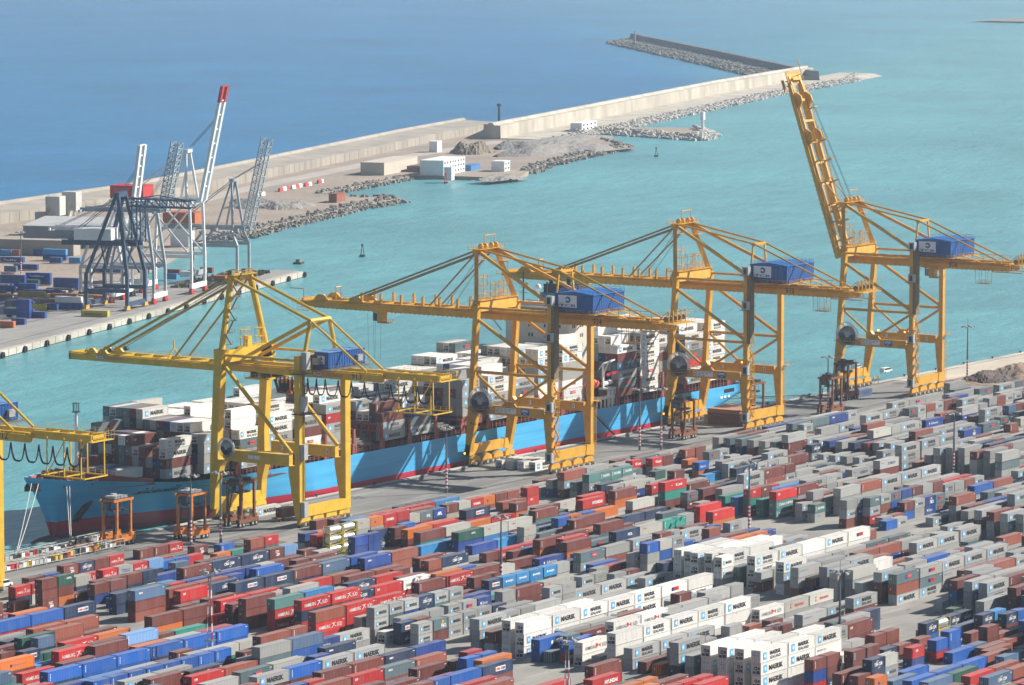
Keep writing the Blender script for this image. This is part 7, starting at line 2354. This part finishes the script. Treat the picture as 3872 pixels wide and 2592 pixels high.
FB = [
    (145, 765, 130, 'D', 3, None, ['deep blue short container at the bottom of the far terminal stack of three', 'deep blue short container in the middle of the far terminal stack of three', 'deep blue short container on top of the far terminal stack of three']),
    (282, 762, 138, 'D', 1, None, 'deep blue container right of the far terminal stack of three'), (100, 820, 90, 'D', 1, None, 'deep blue container at the left frame edge beyond the water'),
    (0, 848, 52, 'O', 1, None, 'orange container nearest the quay at the far left'), (60, 722, 84, 'Y', 1, None, 'olive yellow container left of the far stack of three'),
    (282, 695, 56, 'Y', 1, None, 'olive yellow container right behind the far stack of three'), (392, 690, 97, 'D', 1, None, 'deep blue container with pale roof in the open far yard'),
    (350, 676, 60, 'P', 1, None, 'rust brown short box between two small stacks on the far yard'),
    (490, 680, 240, 'D', 2, None, ['deep blue trailer box under a white one on the far yard', 'white trailer box lying on a deep blue one on the far yard']),
    (395, 600, 95, 'Y', 1, None, 'yellow short box behind the white trailer box'),
    (475, 508, 240, 'D', 2, None, ['deep blue long box, lower of the pair near the navy crane', 'deep blue long box, upper of the pair near the navy crane']),
    (228, 462, 240, 'D', 2, 'TransMallorca', ['deep blue long box under the lettered one', 'deep blue long box with large pale lettering']),
    (232, 474, 118, 'E', 1, None, 'dark green short container in front of the lettered blue box'), (0, 480, 180, 'D', 2, None, ['deep blue lower box at the left edge, middle of the far yard', 'deep blue upper box at the left edge, middle of the far yard']),
    (-10, 596, 160, 'D', 1, 'TransMallorca', 'deep blue lettered trailer at the left edge by the far light mast'), (156, 592, 135, 'D', 1, None, 'deep blue box right of the far light mast'),
    (312, 560, 220, 'D', 1, None, 'deep blue flat topped trailer behind the white box'), (8, 412, 150, 'M', 1, None, 'maroon container at the left edge of the far yard'),
    (36, 348, 122, 'K', 1, None, 'steel blue tarpaulined box at the far left'), (120, 330, 220, 'D', 1, None, 'deep blue long trailer in the back rows'),
    (0, 265, 250, 'D', 1, 'TasMar', 'deep blue trailer with white lettering in the back row'),
    (382, 245, 228, 'D', 2, None, ['deep blue box under a sky blue one at the back', 'sky blue long box on a deep blue one at the back']),
    (440, 270, 140, 'D', 1, None, 'deep blue short box in front of the sky blue one'), (612, 272, 140, 'A', 1, None, 'sky blue box at the back near the navy crane'),
    (296, 200, 95, 'D', 1, None, 'deep blue short box left of the sky blue one'), (72, 202, 108, 'P', 1, None, 'rust brown box by the long beige wall'), (0, 202, 66, 'A', 1, None, 'sky blue box at the left edge by the beige wall'),
    (722, 748, 300, 'Y', 1, 'iscomar.com', 'yellow lettered trailer nearest the far quay edge')]
for f_ in FB:
    zx, zy, wp, c, n_, tx, lb = f_
    cols = {(490, 680): 'DW', (382, 245): 'DA'}.get((zx, zy))
    fbox(zx, zy, wp, c, n_, tx, label=lb, cols=cols)
for i, (zx, zy, wp, c, tx, lb) in enumerate([
    (237, 672, 228, 'W', 'TasMar', 'white lettered trailer seen through the navy crane legs'), (85, 592, 160, 'D', None, 'deep blue box seen between the navy crane legs'),
    (140, 700, 190, 'W', None, 'white trailer with rounded roof under the navy crane'), (280, 560, 140, 'D', None, 'deep blue box behind the pale grey crane'),
    (430, 560, 110, 'D', None, 'deep blue box right behind the pale grey crane'), (60, 790, 42, 'O', None, 'orange cab sized box at the navy crane foot'),
    (540, 640, 110, 'A', None, 'sky blue box behind the slim white crane'), (5, 590, 60, 'P', None, 'rust brown box left of the navy crane'), (560, 610, 60, 'M', None, 'maroon box near the tall white crane')]):
    fbox(zx, zy, wp, c, 1, tx, o=(320, 700), sc=.558, label=lb)
for i, (zx, zy, wp, c, lb) in enumerate([(478, 680, 110, 'O', 'orange container near the grey crane feet on the far quay'), (385, 622, 34, 'M', 'small maroon box at the far end of the quay'), (245, 650, 60, 'W', 'white box between the crane legs at the quay end'), (300, 640, 36, 'R', 'red box between the tall white crane legs')]):
    fbox(zx, zy, wp, c, 1, None, o=(550, 700), sc=.5355, label=lb)
p = at(405, 905, 0)
fbox(0, 0, 0, 'R', 1, None, o=(405, 905), label='red container alone behind the navy crane') if False else None
mb = MB(); r5 = random.Random(5)
TC = [(.008, .05, .24), (.01, .06, .28), (.30, .26, .22), (.22, .18, .14), (.12, .12, .13), (.45, .42, .38), (.03, .05, .22), (.40, .25, .05), (.25, .07, .04)]
for i in range(430):
    u_ = r5.uniform(-150, 235); v_ = r5.uniform(48 + max(0, (150 - u_)) * .0, 190)
    if u_ < 60 and v_ < 60: v_ += 40
    p = far_at(u_, v_); L_ = r5.choice([6, 9, 12.5, 13.5]); hh = r5.choice([.25, .3, .8, 2.5, 2.5, .3])
    mb.col = r5.choice(TC); q = Vector((-qn.x, -qn.y, 0)); o_ = 1.0
    a = Vector((p.x, p.y, 1.1 + hh / 2)); b = a - q * L_
    mb.beam(a, b, 2.4, hh, 0)
    mb.col = (.03, .03, .03)
    for k in (.12, .2, .85): c_ = a.lerp(b, k); mb.beam((c_.x - qd.x, c_.y - qd.y, .5), (c_.x + qd.x, c_.y + qd.y, .5), .9, .9, 0)
mb.build('parked_trailers', CM, None, kind='stuff', label='crowded low trailers and flatbeds parked on the far terminal', cat='trailers')
# sheds, wall and towers behind the far yard
M_SHED = mat('shed_grey', (.22, .25, .28), .7, .15, .1); M_SHR = mat('shed_roof', (.42, .42, .41), .7, .1, .1)
def fb2(px, py, sx, sy, h, m, label, **kw):
    return building(at(px, py, 0), sx, sy, h, m, label, rz=FROT, **kw)
fb2(330, 915, 46, 60, 10, M_SHED, 'wide grey warehouse with pale low gabled roof behind the far terminal', roof=M_SHR, gable=3, cat='warehouse', name='warehouse')
fb2(130, 960, 46, 9, 7, mat('long_beige_wall', (.36, .32, .27), .85, .15, .1), 'long beige boundary building behind the blue trailers', cat='shed', name='shed')
fb2(470, 905, 14, 4, 6.5, MT['red'], 'red metal cabin between the warehouse and the navy crane', cat='cabin', name='cabin')
fb2(260, 935, 12, 5, 4, MT['white'], 'white bus sized cabin in front of the beige building', cat='cabin', name='cabin')
fb2(690, 930, 10, 8, 13, MT['white'], 'white tower block behind the tall white crane', cat='building')
def silo(px, py, label, hs):
    p = at(px, py, 0); e = empty('silo_tower', (p.x, p.y, 0), FROT, label, 'silo')
    mb = MB(); mb.box(-5, -4, 0, 3, 4, hs * .62); mb.box(1, -4.05, hs * .55, 9, 4.05, hs); mb.box(3.2, -3, 0, 4, -2.2, hs * .6); mb.box(7, -3, 0, 7.8, -2.2, hs * .6); mb.build('tower', mat('silo_grey', (.52, .51, .47), .7, .2, .2), e)
    mb = MB(); mb.box(-5.1, -4.1, hs * .3, 3.1, -4.02, hs * .3 + 1.2); mb.build('blue_band', MT['blue'], e)
    mb = MB(); mb.beam((-5, -4.6, hs * .3), (4, -4.6, hs * .72), .8, .2); mb.rail((-5, -4.9, hs * .3), (4, -4.9, hs * .72), 1.0, 1.2); mb.build('stair', MT['yellow'], e)
silo(178, 900, 'left of two stepped grey silo towers by the old sea wall', 22)
silo(240, 880, 'right of two stepped grey silo towers by the old sea wall', 22)
for px, pt, lab in ((200, 748, 'light mast behind the far terminal warehouse'), (80, 885, 'light mast at the far left of the far terminal')):
    py = (pt + 40) / .88; p = at(px, py, 0); mast(p.x, p.y, 22, lab)
mb = MB()
for i in range(900):
    u_ = r5.uniform(QL - 420 - 95, QL - 420 - 12); v_ = r5.uniform(12, 30); p = far_at(u_, v_); s1 = r5.uniform(.5, 1.4)
    for a in range(2):
        t_ = r5.uniform(0, 3.14); c, s_ = math.cos(t_) * s1, math.sin(t_) * s1
        mb.add([(p.x - c, p.y - s_, -.2), (p.x + c, p.y + s_, -.2), (p.x + c * .7, p.y + s_ * .7, s1 * 1.1), (p.x - c * .7, p.y - s_ * .7, s1 * 1.1)], [(0, 1, 2, 3)])
mb.build('scrub', mat('dry_scrub', (.16, .15, .09), .9, .4, .5), None, kind='stuff', label='dry brown scrub on the empty tip of the far quay', cat='scrub')

# ---------------------------------------------------------------- things on the near quay
def rack(px, py, L_, label, seed):
    p = at(px, py, 0); r = random.Random(seed); e = empty('lashing_gear_rack', (p.x, p.y, 0), 0, label, 'rack', 'racks of lashing gear on the quay')
    mb = MB()
    n = max(3, int(L_ / 6))
    for i in range(n + 1):
        for yy in (0, 2.4): mb.beam((L_ * i / n, yy, 0), (L_ * i / n, yy, 2.3), .22, .22)
        mb.beam((L_ * i / n, 0, 2.3), (L_ * i / n, 2.4, 2.3), .2, .2)
    for yy in (0, 2.4): mb.beam((0, yy, 2.3), (L_, yy, 2.3), .22, .22); mb.beam((0, yy, .5), (L_, yy, .5), .18, .18)
    mb.build('frame', mat('rack_grey', (.40, .39, .36), .6, .2, .5), e)
    for i in range(int(L_ / 1.7)):
        c = r.choice(['white', 'white2', 'galv', 'galv', 'galv', 'orange', 'yellow2', 'red', 'dark', 'dark']); b_ = MB()
        x = .5 + i * 1.68; b_.box(x, .3, .55, x + 1.4, 1.9, .55 + r.uniform(.7, 1.4)); b_.build('bin', MT[c], e)
rack(10, 2170, 30, 'front rack of lashing gear bins at far left of the quay', 1)
rack(190, 2125, 32, 'rack of lashing gear bins right of the front one', 2)
rack(20, 2130, 34, 'rear rack of lashing gear bins nearest the water, left', 3)
rack(235, 2080, 26, 'rear rack of lashing gear bins nearest the water, right', 4)
def spreader_(px, py, label, m, yaw=0.0, L_=12.2):
    p = at(px, py, 0); e = empty('container_spreader', (p.x, p.y, 0), yaw, label, 'spreader')
    mb = MB(); mb.box(2, .8, .6, L_ - 2, 1.7, 1.4, 0); mb.box(0, 0, .5, .5, 2.44, 1.1, 0); mb.box(L_ - .5, 0, .5, L_, 2.44, 1.1, 0); mb.box(.3, 1.0, .6, L_ - .3, 1.4, 1.0, 0)
    for x_ in (1.2, L_ - 1.4): mb.box(x_, .5, 0, x_ + .3, 2.0, .6, 1)
    mb.build('beam', [m, MT['dark']], e)
    mb = MB()
    for x_ in (L_ * .38, L_ * .58): mb.tube((x_, .9, 2.0), (x_, 1.6, 2.0), .75, 12)
    mb.box(L_ * .45, .7, 1.4, L_ * .55, 1.8, 2.4); mb.build('sheave', MT['dark'], e)
spreader_(970, 1910, 'yellow container spreader resting on a white box under crane 913', MT['yellow2'])
spreader_(2690, 1605, 'yellow spreader lying on the quay left of the hatch covers', MT['yellow'])
spreader_(265, 2085, 'rusty brown spreader lying beside the lashing racks', MT['rust'])
# trailer with a maroon box under crane 913
p = at(1060, 1975, 0)
e = empty('flat_trailer', (p.x, p.y, 0), 0, 'low trailer carrying a maroon box beneath crane 913', 'trailer')
mb = MB(); mb.box(-1, 0, .9, 11, 2.4, 1.2); mb.build('deck', MT['rust'], e)
for x_ in (.5, 1.8, 8.6, 9.8):
    mb = MB(); mb.tube((x_, .1, .45), (x_, .5, .45), .45, 12); mb.build('wheel', MT['tyre'], e)
b_ = Box(p.x + 1, p.y, 1.25, 6.06, 2.6, 'M', 'no', 1, 'yard'); mm = empty('shipping_container', (p.x + 1, p.y, 1.25), 0, 'maroon short container on a low trailer beneath crane 913', 'container', 'stacked shipping containers')
link('body', body_mb(6.06, 2.6, PAL['M'][0]).mesh('body', CM), mm); link('door', door_mb(6.06, 2.6, PAL['M'][0], 'M', 'no').mesh('door', CM), mm)
# hatch covers stacked by the stern
p = at(2800, 1605, 0)
for k in range(4):
    mb = MB(); mb.box(0, 0, k * 1.35, 14.5, 12.5, k * 1.35 + .55); 
    for j in range(7): mb.box(.3 + j * 2.2, .1, k * 1.35 + .55, .6 + j * 2.2, 12.4, k * 1.35 + 1.28)
    mb.box(-.1, -.1, k * 1.35 + 1.05, 14.6, 12.6, k * 1.35 + 1.3)
    mb.build('hatch_cover', mat('cover_top', (.42, .22, .13), .8, .2, .3) if k == 3 else MT['rust'], None, loc=(p.x + k * .4 - 6, p.y - 3 + k * .3, 0), label='%s of four brown ship hatch covers stacked behind crane 915' % ['bottom', 'second from bottom', 'second from top', 'topmost pinkish'][k], cat='hatch cover', group='hatch covers stacked on the quay')
# pickup and service vehicle
def car(px, py, label, m, rz=0.0, L_=5.2):
    p = at(px, py, 0); e = empty('service_van', (p.x, p.y, 0), rz, label, 'van')
    mb = MB(); mb.prism([(-L_ / 2, .35), (L_ / 2, .35), (L_ / 2, 1.0), (L_ / 2 - .9, 1.15), (L_ / 2 - 1.6, 1.95), (-L_ / 2 + .1, 2.0), (-L_ / 2, 1.1)], 'y', -.95, .95); mb.build('body', m, e)
    mb = MB(); mb.prism([(L_ / 2 - 1.0, 1.2), (L_ / 2 - 1.6, 1.85), (-L_ / 2 + .5, 1.85), (-L_ / 2 + .4, 1.2)], 'y', -.97, .97); mb.build('window', MT['glass'], e)
    for x_ in (-L_ / 2 + .9, L_ / 2 - 1.0):
        for yy in (-.98, .78): mb = MB(); mb.tube((x_, yy, .38), (x_, yy + .2, .38), .38, 12); mb.build('wheel', MT['tyre'], e)
car(14, 2220, 'white and orange service van at the left edge below crane 912', MT['white'])
car(3350, 1400 + 10, 'white service van behind the landside legs of crane 916', MT['white'], 0, 6.5)
car(3240, 1398, 'small white van on the quay beyond crane 916', MT['white'], 0)
e = None
for px, py, lab in ((3305, 1455, 'left thin post on the quay edge near crane 916'), (3322, 1450, 'right thin post on the quay edge near crane 916')):
    p = at(px, py, 0); mb = MB(); mb.tube((0, 0, 0), (0, 0, 2.6), .12, 6); mb.box(-.3, -.2, 2.2, .3, .2, 3.0); mb.build('quay_post', MT['yellow'], None, loc=(p.x, p.y, 0), label=lab, cat='post')
# ---------------------------------------------------------------- haze
mb = MB(); mb.box(-7000, -10000, WZ - 14, 17000, 15000, 205.0)
hz = bpy.data.materials.new('haze_air'); hz.use_nodes = True
t = hz.node_tree; t.nodes.remove(t.nodes['Principled BSDF'])
pv = t.nodes.new('ShaderNodeVolumePrincipled')
pv.inputs['Color'].default_value = (0.66, 0.83, 1.0, 1)
pv.inputs['Density'].default_value = 0.000055
pv.inputs['Anisotropy'].default_value = 0.3
t.links.new(pv.outputs[0], t.nodes['Material Output'].inputs['Volume'])
mb.build('haze', hz, None, kind='stuff')
